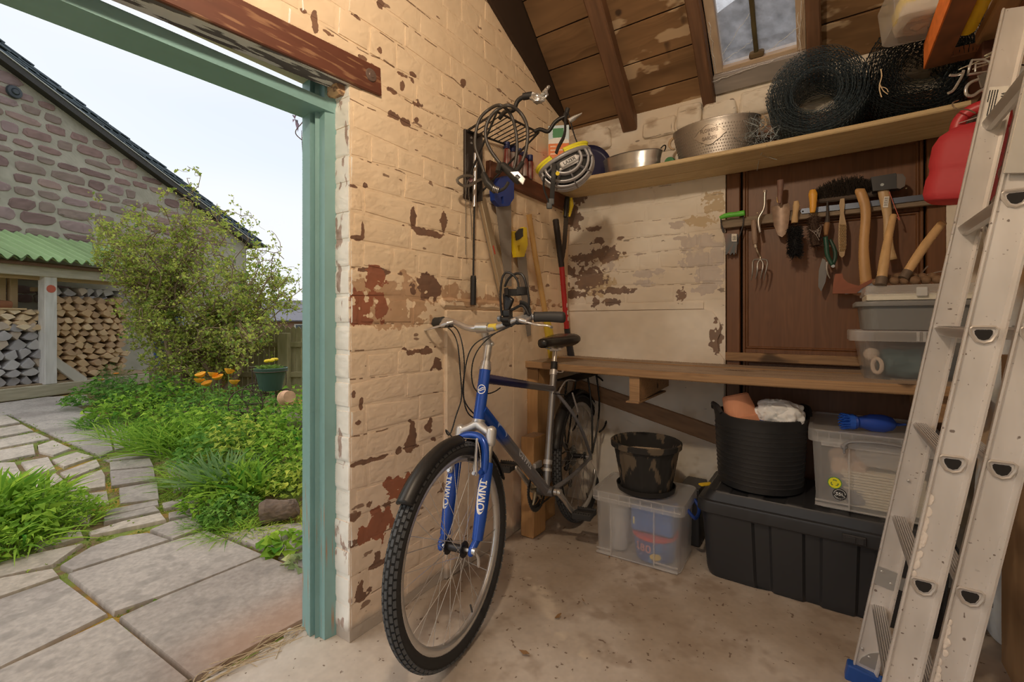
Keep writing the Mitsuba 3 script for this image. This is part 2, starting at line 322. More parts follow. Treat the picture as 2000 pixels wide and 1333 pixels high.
def gloss(tex, rough, spec=0.4, bump=None, bs=0.002, eps=1e-3):
    d = {'type': 'principled', 'base_color': mikit.proc(tex), 'roughness': rough, 'specular': spec}
    if bump: d = {'type': 'bumpmap', 'b': d, 'tex': mikit.proc(bump, eps), 'scale': bs}
    return {'type': 'twosided', 'b': d}
scene['mat_wall_left'] = gloss(wall_left_col, 0.62, 0.35, wall_bump, 0.009)
scene['mat_wall_back'] = gloss(wall_back_col, 0.65, 0.35, wall_bump, 0.007)
scene['mat_wall_right'] = gloss(wall_right_col, 0.7, 0.3, wall_bump, 0.010)
scene['mat_concrete'] = gloss(concrete_col, 0.75, 0.3, wall_bump, 0.003)
scene['mat_ceiling'] = gloss(ceil_col, 0.7, 0.25)
scene['mat_wood_old_x'] = gloss(wood_fn((0.10, 0.055, 0.028), (0.46, 0.28, 0.14), 0), 0.6)
scene['mat_wood_shelf'] = gloss(wood_fn((0.36, 0.25, 0.12), (0.70, 0.56, 0.33), 0, 0.8), 0.6)
scene['mat_wood_z'] = gloss(wood_fn((0.30, 0.155, 0.06), (0.55, 0.33, 0.15), 2), 0.6)
scene['mat_door_brown'] = gloss(wood_fn((0.085, 0.034, 0.013), (0.215, 0.095, 0.040), 2, 1.0, False), 0.45, 0.4)

def shade_dark(col): return lambda v: np.tile(col, (len(v), 1))

# ------------------------------------------------------------------ bricks
def brick_mesh(poly, proud, bev, z0=0.0):
    def ring(d, z):
        q = poly.buffer(-d, join_style=2)
        if q.is_empty: q = poly.buffer(-d * 0.4, join_style=2)
        if q.is_empty: q = poly
        q = q if q.geom_type == 'Polygon' else max(q.geoms, key=lambda g: g.area)
        c = np.array(q.exterior.coords)[:-1]; return np.column_stack([c, np.full(len(c), z)])
    return hullp(np.vstack([ring(0, z0 - 0.012), ring(bev * 0.15, z0 + proud * 0.45), ring(bev * 0.5, z0 + proud * 0.85), ring(bev * 1.15, z0 + proud)]))
def lay_bricks(parent, M, region, z_first, course, x_first, mat, proud=0.007, bev=0.011, length=0.235, head=0.112, joint=0.010, seed=1, amp=0.004, row_kind=None, wob=0.004, skip=None):
    r = np.random.default_rng(seed); x0, y0, x1, y1 = region.bounds; k0 = int(math.floor((y0 - z_first) / course)); k1 = int(math.ceil((y1 - z_first) / course)); n = 0
    for k in range(k0, k1 + 1):
        hd = row_kind(k) if row_kind else (k % 4 == 2)
        l = head if hd else length; x = x_first - (0.25 if k % 2 else 0.5) * (length + joint) - 12 * (l + joint)
        while x < x1:
            ll = l * (1 + r.uniform(-0.05, 0.05)); wz = r.uniform(-wob, wob, 4)
            a, b = x, x + ll; lo, hi = z_first + k * course + joint / 2, z_first + (k + 1) * course - joint / 2
            q = Polygon([(a, lo + wz[0]), (b, lo + wz[1]), (b + wz[3], hi + wz[2]), (a + wz[2], hi + wz[3])]); x += ll + joint
            if not q.intersects(region): continue
            q = q.intersection(region)
            for g in getattr(q, 'geoms', [q]):
                if g.geom_type != 'Polygon' or g.area < 0.0012: continue
                if skip is not None and skip.contains(g.centroid): continue
                g = g.convex_hull
                m = brick_mesh(g, proud * r.uniform(0.6, 1.3), bev * r.uniform(0.8, 1.3)); m = mv(m, M); m = jitter(m, amp * 0.5, 9.0, int(r.integers(99)))
                partm(parent, 'brick', m, mat, 45); n += 1
    return n

# ------------------------------------------------------------------ left wall with the doorway
WTOP = [(0.3, 3.2), (1.0, 2.86), (1.668, 2.522), (1.81, 2.456), (2.042, 2.362), (2.174, 2.294), (2.444, 2.221), (2.60, 2.20)]
wl = struct('wall_left')
outer = Polygon([(FY, 0)] + [(2.75, 0), (2.75, 2.19)] + WTOP[::-1] + [(-0.2, 3.3), (FY, 3.0)])
door_hole = sbox(-1.30, -0.1, JY, 1.86)
M_L = frame_m([LX, 0, 0], [0, 1, 0], [0, 0, 1], [1, 0, 0])
core = extr(outer.difference(door_hole), 0.188, -0.188)
put(wl, shm(mv(core, M_L), 'mat_wall_left', False))
lint_poly = Polygon([(-1.5, 1.681), (1.053, 1.832), (1.058, 1.926), (-1.5, 1.775)])
see = Polygon([(JY + 0.003, 0.02)] + [(2.47, 0.02), (2.47, 2.19)] + WTOP[::-1][1:] + [(0.30, 3.15), (0.30, 1.9), (JY + 0.003, 1.9)])
panel = sbox(1.382, -0.1, 2.47, 1.075)          # plastered infill, no bricks
reg = see.difference(panel).difference(lint_poly.buffer(0.004))
nb = lay_bricks(wl, M_L, reg, 1.043 - 11 * 0.0921, 0.0921, JY + 0.128, 'mat_wall_left', seed=4, proud=0.0036, bev=0.014, wob=0.008, amp=0.007, row_kind=lambda k: k % 4 == 1)
# the pier's white end: one brick face per course
M_E = frame_m([0, JY, 0], [1, 0, 0], [0, 0, 1], [0, -1, 0])
lay_bricks(wl, M_E, sbox(LX - 0.115, 0.02, LX - 0.001, 1.85), 1.043 - 11 * 0.0921, 0.0921, LX - 0.06, 'mat_wall_left', proud=0.004, bev=0.014, seed=9, wob=0.006, length=0.3, head=0.3, row_kind=lambda k: False)
pl = jitter(subd(bx(LX - 0.01, LX + 0.014, 1.385, 1.865, 0.0, 1.10, 0.006), 0.06), 0.002, 7, 3)
partm(wl, 'plaster_panel', pl, 'mat_wall_left', 40)
partm(wl, 'plaster_panel', jitter(subd(bx(LX - 0.01, LX + 0.009, 1.869, 2.47, 0.0, 1.10, 0.006), 0.06), 0.002, 7, 5), 'mat_wall_left', 40)
partm(wl, 'stone_ledge', jitter(subd(bx(LX - 0.02, LX + 0.020, 1.36, 2.05, 1.103, 1.147, 0.012), 0.03), 0.006, 18, 8), 'mat_wall_left', 50)
# dark timber up the gable
bp = Polygon([(y, z - 0.012) for y, z in WTOP] + [(2.60, 2.19 - 0.13 * 0.87 + 0.03), (0.3, 2.19 + (BY - 0.3) * 0.87 + 0.02)])
bp = Polygon([(0.3, 3.19), *WTOP[1:-1], (2.47, 2.215), (2.47, 2.23), (1.0, 3.50), (0.3, 4.1)])
partm(wl, 'gable_timber', mv(extr(bp, 0.03, -0.03), frame_m([LX + 0.004, 0, 0], [0, 1, 0], [0, 0, 1], [1, 0, 0])), 'mat_rafter' , False) if False else None
wl2 = struct('trim_1')
put(wl2, shp(mv(extr(bp, 0.05, -0.047), frame_m([LX + 0.016, 0, 0], [0, 1, 0], [0, 0, 1], [1, 0, 0])), (0.035, 0.019, 0.010), 0.8, var=0.5, vf=20, smooth=False))

# ------------------------------------------------------------------ lintel over the doorway
li = struct('lintel')
def rust_col(v):
    f = meshkit.fbm(v * np.array([40, 6, 40]), 4, 1)[:, None]; g = meshkit.fbm(v * np.array([60, 14, 90]), 4, 5)[:, None]
    c = np.array([0.11, 0.036, 0.020]) * (0.8 + 0.5 * f); w = np.clip((g - 0.60) / 0.12, 0, 1) * 0.55; return c * (1 - w) + np.array([0.36, 0.20, 0.11]) * w
lb = subd(bx(-0.075, 0.016, -2.50, 0.0, -0.047, 0.047, 0.003), 0.012)
M_LT = frame_m([LX, 1.055, 1.879], [1, 0, 0], [0, math.cos(0.059), math.sin(0.059)], [0, -math.sin(0.059), math.cos(0.059)])
def lint_col(v):
    f = meshkit.fbm(v * np.array([60, 9, 60]), 4, 2)[:, None]; c = rust_col(v)
    un = (v[:, 2:3] - (1.879 + (v[:, 1:2] - 1.055) * 0.059) < -0.045) & (v[:, 0:1] < LX + 0.004)
    under = np.where(f > 0.5, np.array([0.62, 0.60, 0.58]), np.array([0.12, 0.10, 0.10])); return np.where(un, under, c)
put(li, shp(mv(lb, M_LT), lint_col, 0.55, smooth=False))
part(li, 'bolt_washer', lathe([(0, 0.006), (0.009, 0.006), (0.011, 0.004), (0.02, 0.003), (0.022, 0.0), (0, 0)], 20), (0.17, 0.12, 0.10), 0.5, 0.4, M=frame_m(mv(sph((0.017, -0.045, 0.006), 0.001), M_LT).vertices.mean(0), [0, 1, 0], [0, 0, 1], [1, 0, 0]))

# ------------------------------------------------------------------ door frame (painted blue green)
fr = struct('trim_2')
GREEN = srgb(137, 172, 166)
def frame_col(v):
    f = meshkit.fbm(v * 30, 3, 6)[:, None]; g = meshkit.fbm(v * np.array([120, 120, 20]), 3, 9)[:, None]
    c = np.array([0.20, 0.36, 0.36]) * (0.93 + 0.14 * f)
    bare = (g > 0.70) & (v[:, 2:3] < 0.5); return np.where(bare, np.array([0.33, 0.24, 0.17]), c)
prof = [(-1.355, JY + 0.004), (-1.364, 0.900), (-1.394, 0.900), (-1.397, 0.886), (-1.399, 0.908), (-1.416, 0.908), (-1.419, 0.882), (-1.472, 0.887), (-1.475, 0.905), (-1.475, JY + 0.004)]
post = extr(Polygon(prof), 1.86, 0.0); post = subd(post, 0.10)
part(fr, 'jamb', post, frame_col, 0.38, spec=0.5, smooth=False)
hp = [(x, 1.80 - (y - 0.884)) for x, y in prof]     # the same section turned over the head
hd = extr(Polygon([(x, z) for x, z in hp]).buffer(0), 2.24, 0.0)
hd = mv(subd(hd, 0.10), frame_m([0, 0.93, 0], [1, 0, 0], [0, 0, 1], [0, -1, 0]))
hd.vertices = hd.vertices + np.column_stack([np.zeros(len(hd.vertices)), np.zeros(len(hd.vertices)), (0.905 - hd.vertices[:, 1]) * -0.008 + 0.004])
part(fr, 'head', hd, frame_col, 0.38, spec=0.5, smooth=False)
part(fr, 'jamb', mv(post, np.diag([1, -1, 1, 1.0]) ), frame_col, 0.38, smooth=False) if False else None
part(fr, 'mortar_fillet', jitter(subd(bx(LX - 0.085, LX - 0.02, JY - 0.032, JY + 0.02, 1.795, 1.835, 0.008), 0.012), 0.006, 40, 2), lambda v: np.where(meshkit.fbm(v * 60, 3, 1)[:, None] > 0.5, [0.55, 0.36, 0.2], [0.25, 0.15, 0.09]), 0.9)

# ------------------------------------------------------------------ floor
fl = struct('floor')
g = np.stack(np.meshgrid(np.linspace(-1.545, 0.62, 110), np.linspace(FY - 0.1, 2.6, 210), indexing='ij'), -1).reshape(-1, 2)
zz = (meshkit.fbm(np.column_stack([g * 3.0, np.zeros(len(g))]), 4, 3) - 0.5) * 0.010 * np.clip((g[:, 1] - 0.2) * 2, 0, 1) - 0.002
edge = np.clip((-1.500 - g[:, 0] + (meshkit.fbm(np.column_stack([g * 14, g[:, :1] * 0]), 3, 4) - 0.5) * 0.05) / 0.02, 0, 1); zz = zz - edge * 0.05
I = np.arange(110 * 210).reshape(110, 210); a, b, c, d = I[:-1, :-1].ravel(), I[1:, :-1].ravel(), I[1:, 1:].ravel(), I[:-1, 1:].ravel()
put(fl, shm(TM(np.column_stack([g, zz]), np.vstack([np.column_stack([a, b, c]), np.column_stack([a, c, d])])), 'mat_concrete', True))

# ------------------------------------------------------------------ back wall with the boarded-up door
wb = struct('wall_back'); DX0, DX1 = -0.412, 0.392
bo = Polygon([(LX - 0.3, 0), (RX + 0.3, 0), (RX + 0.3, 2.20), (LX - 0.3, 2.20)]).difference(sbox(DX0, -0.1, DX1, 1.98))
M_B = frame_m([0, BY, 0], [1, 0, 0], [0, 0, 1], [0, -1, 0])
put(wb, shm(mv(extr(bo, 0.3, -0.3), M_B), 'mat_wall_back', False))
lay_bricks(wb, M_B, sbox(LX, 1.150, DX0 - 0.004, 2.03), 1.152, 0.0885, LX + 0.3, 'mat_wall_back', seed=12, proud=0.0045, bev=0.014, wob=0.008, length=0.245)
lay_bricks(wb, M_B, sbox(DX0 - 0.004, 1.98, RX, 2.03), 1.152, 0.0885, LX + 0.3, 'mat_wall_back', seed=13, proud=0.008, length=0.245)
r9 = np.random.default_rng(5); x = LX + 0.02
while x < RX - 0.05:                              # rough stones along the wall head
    w = r9.uniform(0.12, 0.30); h = r9.uniform(0.07, 0.13)
    if not (-0.95 < x + w / 2 < -0.86): partm(wb, 'stone', jitter(subd(rbox(x, x + w - 0.01, BY - r9.uniform(0.015, 0.05), BY + 0.05, 2.035, 2.035 + h, 0.018), 0.03), 0.012, 14, int(x * 100) % 50), 'mat_wall_back', 60)
    x += w
sm = Polygon([(LX, 0), (DX0 - 0.045, 0), (DX0 - 0.004, 0.1), (DX0 - 0.004, 0.86), (DX0 - 0.03, 0.90), (DX0 - 0.035, 0.96), (DX0 - 0.018, 1.0), (DX0 - 0.03, 1.06), (DX0 - 0.06, 1.10), (DX0 - 0.09, 1.110), (LX, 1.108)])
partm(wb, 'render_coat', jitter(mv(extr(sm, 0.02, -0.008), M_B), 0.001, 9, 1), 'mat_wall_back', False)
partm(wb, 'render_strip', mv(extr(Polygon([(LX, 1.112), (DX0 - 0.10, 1.114), (DX0 - 0.10, 1.147), (LX, 1.145)]), 0.02, -0.009), M_B), 'mat_wall_back', False)

dr2 = struct('door_1')
def stile(x0, x1, z0, z1, y, t=0.02, b=0.003): return bx(x0, x1, y, y + t, z0, z1, b)
partm(dr2, 'frame_post', stile(DX0 + 0.004, -0.348, 0, 1.98, BY + 0.004, 0.06), 'mat_door_brown', False)
partm(dr2, 'frame_post', stile(0.335, DX1, 0, 1.98, BY + 0.004, 0.06), 'mat_door_brown', False)
partm(dr2, 'frame_head', stile(DX0, DX1, 1.92, 1.98, BY + 0.004, 0.06), 'mat_door_brown', False)
YD = BY + 0.02
lf = put(f'{dr2}__leaf', shm(cat(stile(-0.338, -0.326, 0.02, 1.91, YD, 0.05), stile(0.315, 0.327, 0.02, 1.91, YD, 0.05), stile(-0.326, 0.315, 1.503, 1.545, YD, 0.05), stile(-0.326, 0.315, 0.86, 0.918, YD, 0.05), stile(-0.326, 0.315, 0.02, 0.16, YD, 0.05), stile(-0.326, 0.315, 1.80, 1.91, YD, 0.05)), 'mat_door_brown', False))
for z0, z1 in ((0.16, 0.86), (0.918, 1.503), (1.545, 1.80)):
    partm(lf, 'panel', bx(-0.326, 0.315, YD + 0.012, YD + 0.03, z0, z1), 'mat_door_brown', False)
    mz = 0.012
    partm(lf, 'moulding', cat(bx(-0.326, 0.315, YD + 0.003, YD + 0.016, z0, z0 + mz, 0.004), bx(-0.326, 0.315, YD + 0.003, YD + 0.016, z1 - mz, z1, 0.004), bx(-0.326, -0.326 + mz, YD + 0.003, YD + 0.016, z0, z1, 0.004), bx(0.315 - mz, 0.315, YD + 0.003, YD + 0.016, z0, z1, 0.004)), 'mat_door_brown', False)
part(dr2, 'dark_void', bx(DX0 - 0.02, DX1 + 0.02, BY + 0.075, BY + 0.09, 0, 1.99), (0.02, 0.02, 0.02), 0.9)
partm(dr2, 'batten', bx(DX0 + 0.002, 0.36, BY - 0.016, BY + 0.004, 0.858, 0.899, 0.003), 'mat_wood_old_x', False, label='pale wooden batten')

# ------------------------------------------------------------------ right wall, walls behind
wr = struct('wall_right')
put(wr, shm(bx(RX, RX + 0.3, FY, 2.75, 0, 3.6), 'mat_wall_right', False))
bl = loft([np.column_stack([RX + 0.02 - 0.10 * np.sin(np.linspace(0, math.pi, 12)) * w, 2.34 - 0.30 * np.linspace(0, 1, 12), np.full(12, z)]) for z, w in ((0, 0.75), (0.15, 1), (0.5, 1.0), (0.9, 0.9), (1.3, 0.8), (1.75, 0.75))], False, False, closed=False)
partm(wr, 'buttress', jitter(subd(bl, 0.04), 0.010, 7, 4), 'mat_wall_right', True)
wf = struct('wall_front')
put(wf, shm(cat(bx(LX - 0.19, -1.20, FY - 0.3, FY, 0, 3.6), bx(0.42, RX + 0.3, FY - 0.3, FY, 0, 3.6), bx(-1.20, 0.42, FY - 0.3, FY, 2.15, 3.6)), 'mat_wall_back', False))
d2_ = struct('door_2')        # the wide doorway behind us stands open
part(d2_, 'frame', cat(bx(-1.20, -1.13, FY - 0.2, FY - 0.10, 0.0, 2.15), bx(0.35, 0.42, FY - 0.2, FY - 0.10, 0.0, 2.15), bx(-1.13, 0.35, FY - 0.2, FY - 0.10, 2.08, 2.15)), (0.20, 0.36, 0.36), 0.4)

# ------------------------------------------------------------------ roof: boards, rafters, skylight
ce = struct('ceiling')
RIDGE_T = 2.45
SK = (-0.455, -0.07, 0.045, 0.62)                # skylight hole: x0, x1, t0, t1
deck = Polygon([(LX - 0.4, -0.35), (RX + 0.4, -0.35), (RX + 0.4, RIDGE_T), (LX - 0.4, RIDGE_T)]).difference(sbox(SK[0] - 0.0, SK[2], SK[1], SK[3]))
put(ce, shp(mv(extr(deck, 0.05, -0.085), RM), (0.045, 0.04, 0.035), 0.9, smooth=False))
RB = frame_m([0, BY - 2 * RIDGE_T * RC, 2.19], [1, 0, 0], [0, RC, RS], [0, RS, -RC])
ce2 = mv(extr(sbox(LX - 0.4, -0.4, RX + 0.4, RIDGE_T), 0.05, -0.06), RB)
partm(ce, 'far_slope', ce2, 'mat_ceiling', False)
rx = [(-0.937, -0.857), (-0.510, -0.455), (-0.071, -0.018), (0.33, 0.40)]
bays = [(-1.26, -0.90), (-0.90, -0.48), (-0.48, -0.045), (-0.045, 0.36), (0.36, RX + 0.05)]
jo = [[0.02, 0.19, 0.36, 0.535, 0.71, 0.88, 1.05, 1.22, 1.4, 1.57, 1.74], [-0.07, 0.105, 0.26, 0.435, 0.61, 0.78, 0.95, 1.12, 1.3, 1.47, 1.64], [-0.07, 0.66, 0.83, 1.0, 1.17, 1.34, 1.51], [0.0, 0.17, 0.34, 0.51, 0.68, 0.85, 1.02, 1.19, 1.36, 1.53], [0.02, 0.19, 0.36, 0.53, 0.70, 0.87, 1.04, 1.21]]
r7 = np.random.default_rng(3)
for (xa, xb), ts in zip(bays, jo):
    ts = [-0.2] + ts if ts[0] > -0.05 else ts
    for k in range(len(ts) - 1):
        if xa == -0.48 and ts[k] == -0.07: continue
        z = r7.uniform(-0.004, 0.004)
        partm(ce, 'board', mv(bx(xa, xb, ts[k] + 0.003, ts[k + 1] - 0.003, -0.03 + z, 0.0 + z, 0.002), RM), 'mat_ceiling', False)
partm(ce, 'board', mv(bx(-0.48, -0.045, -0.2, 0.0, -0.03, -0.002, 0.002), RM), 'mat_ceiling', False)
RAF = (0.11, 0.050, 0.022)
def raf_col(v):
    f = meshkit.fbm(v * np.array([60, 7, 7]), 4, 2)[:, None]; return np.array([0.05, 0.026, 0.014]) * (1 - f) + np.array([0.20, 0.10, 0.05]) * f
for i, (xa, xb) in enumerate(rx):
    m = subd(bx(xa, xb, -0.055, RIDGE_T, 0.0, 0.072, 0.006), 0.10)
    part(ce, 'rafter', mv(jitter(m, 0.004, 6, i), RM), raf_col, 0.65, smooth=False)
# skylight
wi = struct('window_1')
GREYW = (0.42, 0.38, 0.36)
def sky_frame_col(v): f = meshkit.fbm(v * 24, 4, 3)[:, None]; return np.array([0.30, 0.19, 0.11]) * (1 - f) + np.array([0.60, 0.50, 0.38]) * f
part(wi, 'sill_board', mv(subd(bx(-0.455, -0.071, 0.004, 0.090, -0.03, 0.028, 0.004), 0.05), RM), lambda v: np.array([0.30, 0.27, 0.25]) * (0.7 + 0.6 * meshkit.fbm(v * np.array([9, 60, 60]), 3, 2)[:, None]), 0.7, smooth=False)
part(wi, 'frame_side', mv(subd(bx(-0.452, -0.412, 0.09, 0.62, -0.075, -0.005, 0.003), 0.05), RM), sky_frame_col, 0.7, smooth=False)
part(wi, 'frame_side', mv(subd(bx(-0.108, -0.073, 0.09, 0.62, -0.075, -0.005, 0.003), 0.05), RM), sky_frame_col, 0.7, smooth=False)
part(wi, 'frame_rail', mv(subd(bx(-0.452, -0.073, 0.085, 0.108, -0.075, -0.008, 0.003), 0.05), RM), sky_frame_col, 0.7, smooth=False)
part(wi, 'frame_rail', mv(bx(-0.452, -0.073, 0.60, 0.63, -0.075, -0.005, 0.003), RM), sky_frame_col, 0.7, smooth=False)
part(wi, 'glazing_bar', mv(jitter(subd(bx(-0.277, -0.259, 0.108, 0.62, -0.065, -0.018, 0.004), 0.03), 0.002, 20, 3), RM), (0.07, 0.055, 0.02), 0.8, smooth=False, var=0.5)
part(wi, 'bar_foot', mv(rbox(-0.298, -0.236, 0.108, 0.134, -0.06, -0.01, 0.01), RM), (0.13, 0.09, 0.045), 0.8, var=0.6, vf=60)
def pane_bump(p, n, uv): return fbm(p.x * 70, p.y * 70, p.z * 70, 3)
scene['mat_dirty_glass'] = {'type': 'blendbsdf', 'weight': mikit.proc(lambda p, n, uv: dr.clip(0.30 + 0.9 * (fbm(p.x * 26 + p.z * 9, p.y * 26, p.z * 26, 4) - 0.34), 0.12, 0.75)), 'a': {'type': 'thindielectric'},
                            'b': {'type': 'twosided', 'b': {'type': 'bumpmap', 'b': {'type': 'principledthin', 'base_color': {'type': 'rgb', 'value': [0.72, 0.74, 0.80]}, 'roughness': 0.5, 'diff_trans': 1.3}, 'tex': mikit.proc(pane_bump), 'scale': 0.01}}}
scene['mat_dirty_glass']['b'] = {'type': 'principledthin', 'base_color': {'type': 'rgb', 'value': [0.62, 0.65, 0.72]}, 'roughness': 0.5, 'diff_trans': 1.2}
for xa, xb in ((-0.412, -0.277), (-0.259, -0.108)):
    partm(wi, 'pane', mv(TM([(xa, 0.108, -0.04), (xb, 0.108, -0.04), (xb, 0.61, -0.04), (xa, 0.61, -0.04)], [[0, 1, 2], [0, 2, 3]]), RM), 'mat_dirty_glass', False)
# overlapping slate seen through the left pane
webs = []
r8 = np.random.default_rng(11)
def rp(x, t, z): return (RM @ np.array([x, t, z, 1]))[:3]
for (a, b) in [((-0.41, 0.16, -0.03), (-0.28, 0.30, -0.03)), ((-0.41, 0.13, -0.03), (-0.27, 0.19, -0.03)), ((-0.23, 0.12, 0.0), (-0.10, 0.20, 0.02)), ((-0.43, 0.10, 0.03), (-0.10, 0.10, 0.03)), ((-0.45, 0.08, 0.04), (-0.2, 0.095, 0.035)), ((-0.44, 0.10, 0.0), (-0.44, 0.33, 0.0)), ((-0.10, 0.11, 0.03), (-0.085, 0.30, 0.02)), ((-0.09, 0.09, 0.05), (-0.10, 0.26, 0.04))]:
    p = np.array([rp(*a), rp(*b)]); t = np.linspace(0, 1, 14)[:, None]; q = p[0] * (1 - t) + p[1] * t + r8.normal(0, 0.002, (14, 3)); webs.append(tube(q, 0.0007 + 0.0007 * r8.random(14), 4))
part(wi, 'cobweb', cat(webs), (0.75, 0.75, 0.75), 0.9, kind='stuff')

sb_ = thing('slate_house', 'dark slate roofed house seen through the skylight', 'building')
part(sb_, 'roof', hullp([(-2.6, 7.0, 4.85), (2.4, 7.0, 6.95), (8.0, 7.0, 6.95), (8.0, 7.0, 4.85), (2.4, 10.5, 6.95), (8.0, 10.5, 6.95), (-2.6, 10.5, 4.85), (8.0, 10.5, 4.85)]), (0.06, 0.065, 0.075), 0.6)
part(sb_, 'wall', bx(-2.4, 7.8, 7.2, 10.3, 0.0, 4.86), (0.30, 0.25, 0.22), 0.9)
# ------------------------------------------------------------------ outside: ground, paving
def soil_col(p, n, uv):
    f = fbm(p.x * 9, p.y * 9, 0.3, 4); g = fbm(p.x * 60, p.y * 60, 1.0, 3)
    c = mix((0.15, 0.105, 0.07), (0.26, 0.18, 0.09), g)
    c = mix(c, (0.19, 0.24, 0.06), smoothstep(0.42, 0.58, f))
    return mix(c, (0.40, 0.23, 0.05), smoothstep(0.60, 0.70, fbm(p.x * 5 + 9, p.y * 5, 3.0, 3)) * 0.8)
def slab_fn(a, b, c3):
    def fn(p, n, uv):
        f = fbm(p.x * 2.6, p.y * 2.6, 0.7, 4); g = fbm(p.x * 70, p.y * 70, 2.0, 3); h = fbm(p.x * 16, p.y * 16, 5.0, 3)
        c = mix(a, b, smoothstep(0.3, 0.7, f)) * (0.78 + 0.44 * g)
        c = mix(c, c3, smoothstep(0.55, 0.75, h) * 0.45)
        red = smoothstep(0.28, 0.0, dr.abs(p.x + 1.56)) * smoothstep(0.45, 0.75, p.y) * smoothstep(-2.2, -1.5, p.x)
        return mix(c, (0.40, 0.22, 0.13), red * 0.55)
    return fn
def slab_bump(p, n, uv): return fbm(p.x * 55, p.y * 55, 0.5, 3)
scene['mat_soil'] = gloss(soil_col, 0.95, 0.1, slab_bump, 0.012)
scene['mat_slab'] = gloss(slab_fn((0.29, 0.255, 0.23), (0.41, 0.37, 0.33), (0.22, 0.20, 0.18)), 0.85, 0.2, slab_bump, 0.004)
scene['mat_flag'] = gloss(slab_fn((0.40, 0.35, 0.29), (0.50, 0.44, 0.37), (0.27, 0.24, 0.19)), 0.9, 0.2, slab_bump, 0.008)
gr = struct('ground')
put(gr, shm(bx(-60, -1.50, -30, 60, -0.5, -0.014), 'mat_soil', False))
pv = struct('pavement')
SLABS = [('s', [(231, 1209), (322, 1167), (519, 1087), (660, 1146), (672, 1170), (592, 1210), (480, 1273), (378, 1331)]), ('s', [(131, 1124), (403, 1038), (517, 1086), (322, 1165), (222, 1200)]),
         ('s', [(-140, 1222), (0, 1170), (119, 1129), (213, 1199), (0, 1305), (-170, 1385)]), ('s', [(-175, 1392), (0, 1312), (222, 1209), (372, 1333), (300, 1376), (120, 1480), (-230, 1480)]),
         ('f', [(-90, 1156), (0, 1130), (105, 1111), (118, 1126), (0, 1166), (-110, 1206)]), ('s', [(116, 1108), (175, 1072), (235, 1050), (290, 1043), (333, 1057), (140, 1119)]),
         ('f', [(-80, 1122), (0, 1103), (60, 1085), (165, 1062), (104, 1106), (0, 1127), (-80, 1148)]), ('f', [(172, 1041), (240, 1020), (315, 1003), (326, 1017), (250, 1033), (176, 1049)]),
         ('s', [(291, 1038), (330, 1022), (382, 1010), (397, 1032), (337, 1056)]), ('s', [(200, 1013), (303, 990), (314, 1000), (240, 1016), (202, 1023)]), ('s', [(205, 998), (310, 978), (312, 988), (205, 1011)]),
         ('s', [(231, 954), (308, 941), (312, 975), (233, 985)]), ('s', [(214, 922), (301, 915), (305, 938), (217, 952)]), ('s', [(214, 903), (294, 896), (301, 911), (215, 920)]),
         ('f', [(137, 940), (200, 918), (207, 930), (207, 952), (137, 962)]), ('f', [(137, 968), (210, 959), (215, 985), (140, 990)]), ('f', [(116, 924), (189, 897), (197, 911), (130, 937)]),
         ('f', [(140, 999), (180, 997), (175, 1027), (133, 1017)]), ('f', [(53, 1066), (158, 1034), (165, 1050), (80, 1075)]), ('s', [(326, 912), (361, 905), (368, 930), (330, 935)]),
         ('s', [(333, 941), (372, 937), (378, 955), (338, 960)]), ('s', [(315, 985), (389, 967), (389, 985), (320, 996)]), ('s', [(328, 1003), (382, 992), (384, 1006), (330, 1015)]),
         ('s', [(10, 808), (68, 797), (172, 850), (212, 838), (222, 880), (196, 893), (100, 850)]), ('s', [(70, 796), (128, 787), (165, 800), (252, 832), (176, 848)]), ('s', [(215, 839), (254, 834), (320, 858), (224, 880)]),
         ('s', [(-120, 812), (0, 788), (90, 776), (170, 772), (180, 790), (128, 785), (0, 803), (-60, 820)]), ('s', [(200, 898), (330, 868), (342, 884), (214, 901)]),
         ('f', [(-30, 818), (12, 812), (40, 826), (0, 833), (-30, 838)]), ('f', [(-30, 842), (44, 830), (66, 842), (0, 854), (-30, 858)]), ('f', [(-20, 862), (70, 845), (98, 857), (0, 876)]), ('f', [(72, 871), (104, 860), (140, 876), (104, 890), (76, 884)]),
         ('f', [(-20, 884), (66, 868), (70, 888), (0, 902)]), ('f', [(100, 900), (150, 884), (184, 893), (124, 914)]), ('f', [(40, 905), (95, 894), (110, 918), (60, 930)]), ('f', [(-60, 905), (30, 903), (50, 935), (-40, 950)]), ('f', [(60, 940), (110, 925), (130, 942), (132, 975), (70, 985)]),
         ('s', [(430, 1046), (520, 1030), (620, 1020), (680, 1060), (600, 1086), (525, 1078)]), ('s', [(540, 1088), (610, 1080), (680, 1066), (720, 1100), (655, 1140)])]
r2 = np.random.default_rng(21); slab_px = []
for kind, px in SLABS:
    q = Polygon([tuple(onZ(u, v)[:2]) for u, v in px]).convex_hull
    size = math.sqrt(q.area); q = q.buffer(-0.001, join_style=2); slab_px.append(q)
    z = r2.uniform(-0.004, 0.004)
    partm(pv, 'paving_slab', jitter(brick_mesh(q, 0.034, 0.004, -0.030 + z), 0.002, 3, int(r2.integers(50))), 'mat_slab' if kind == 's' else 'mat_flag', 40)

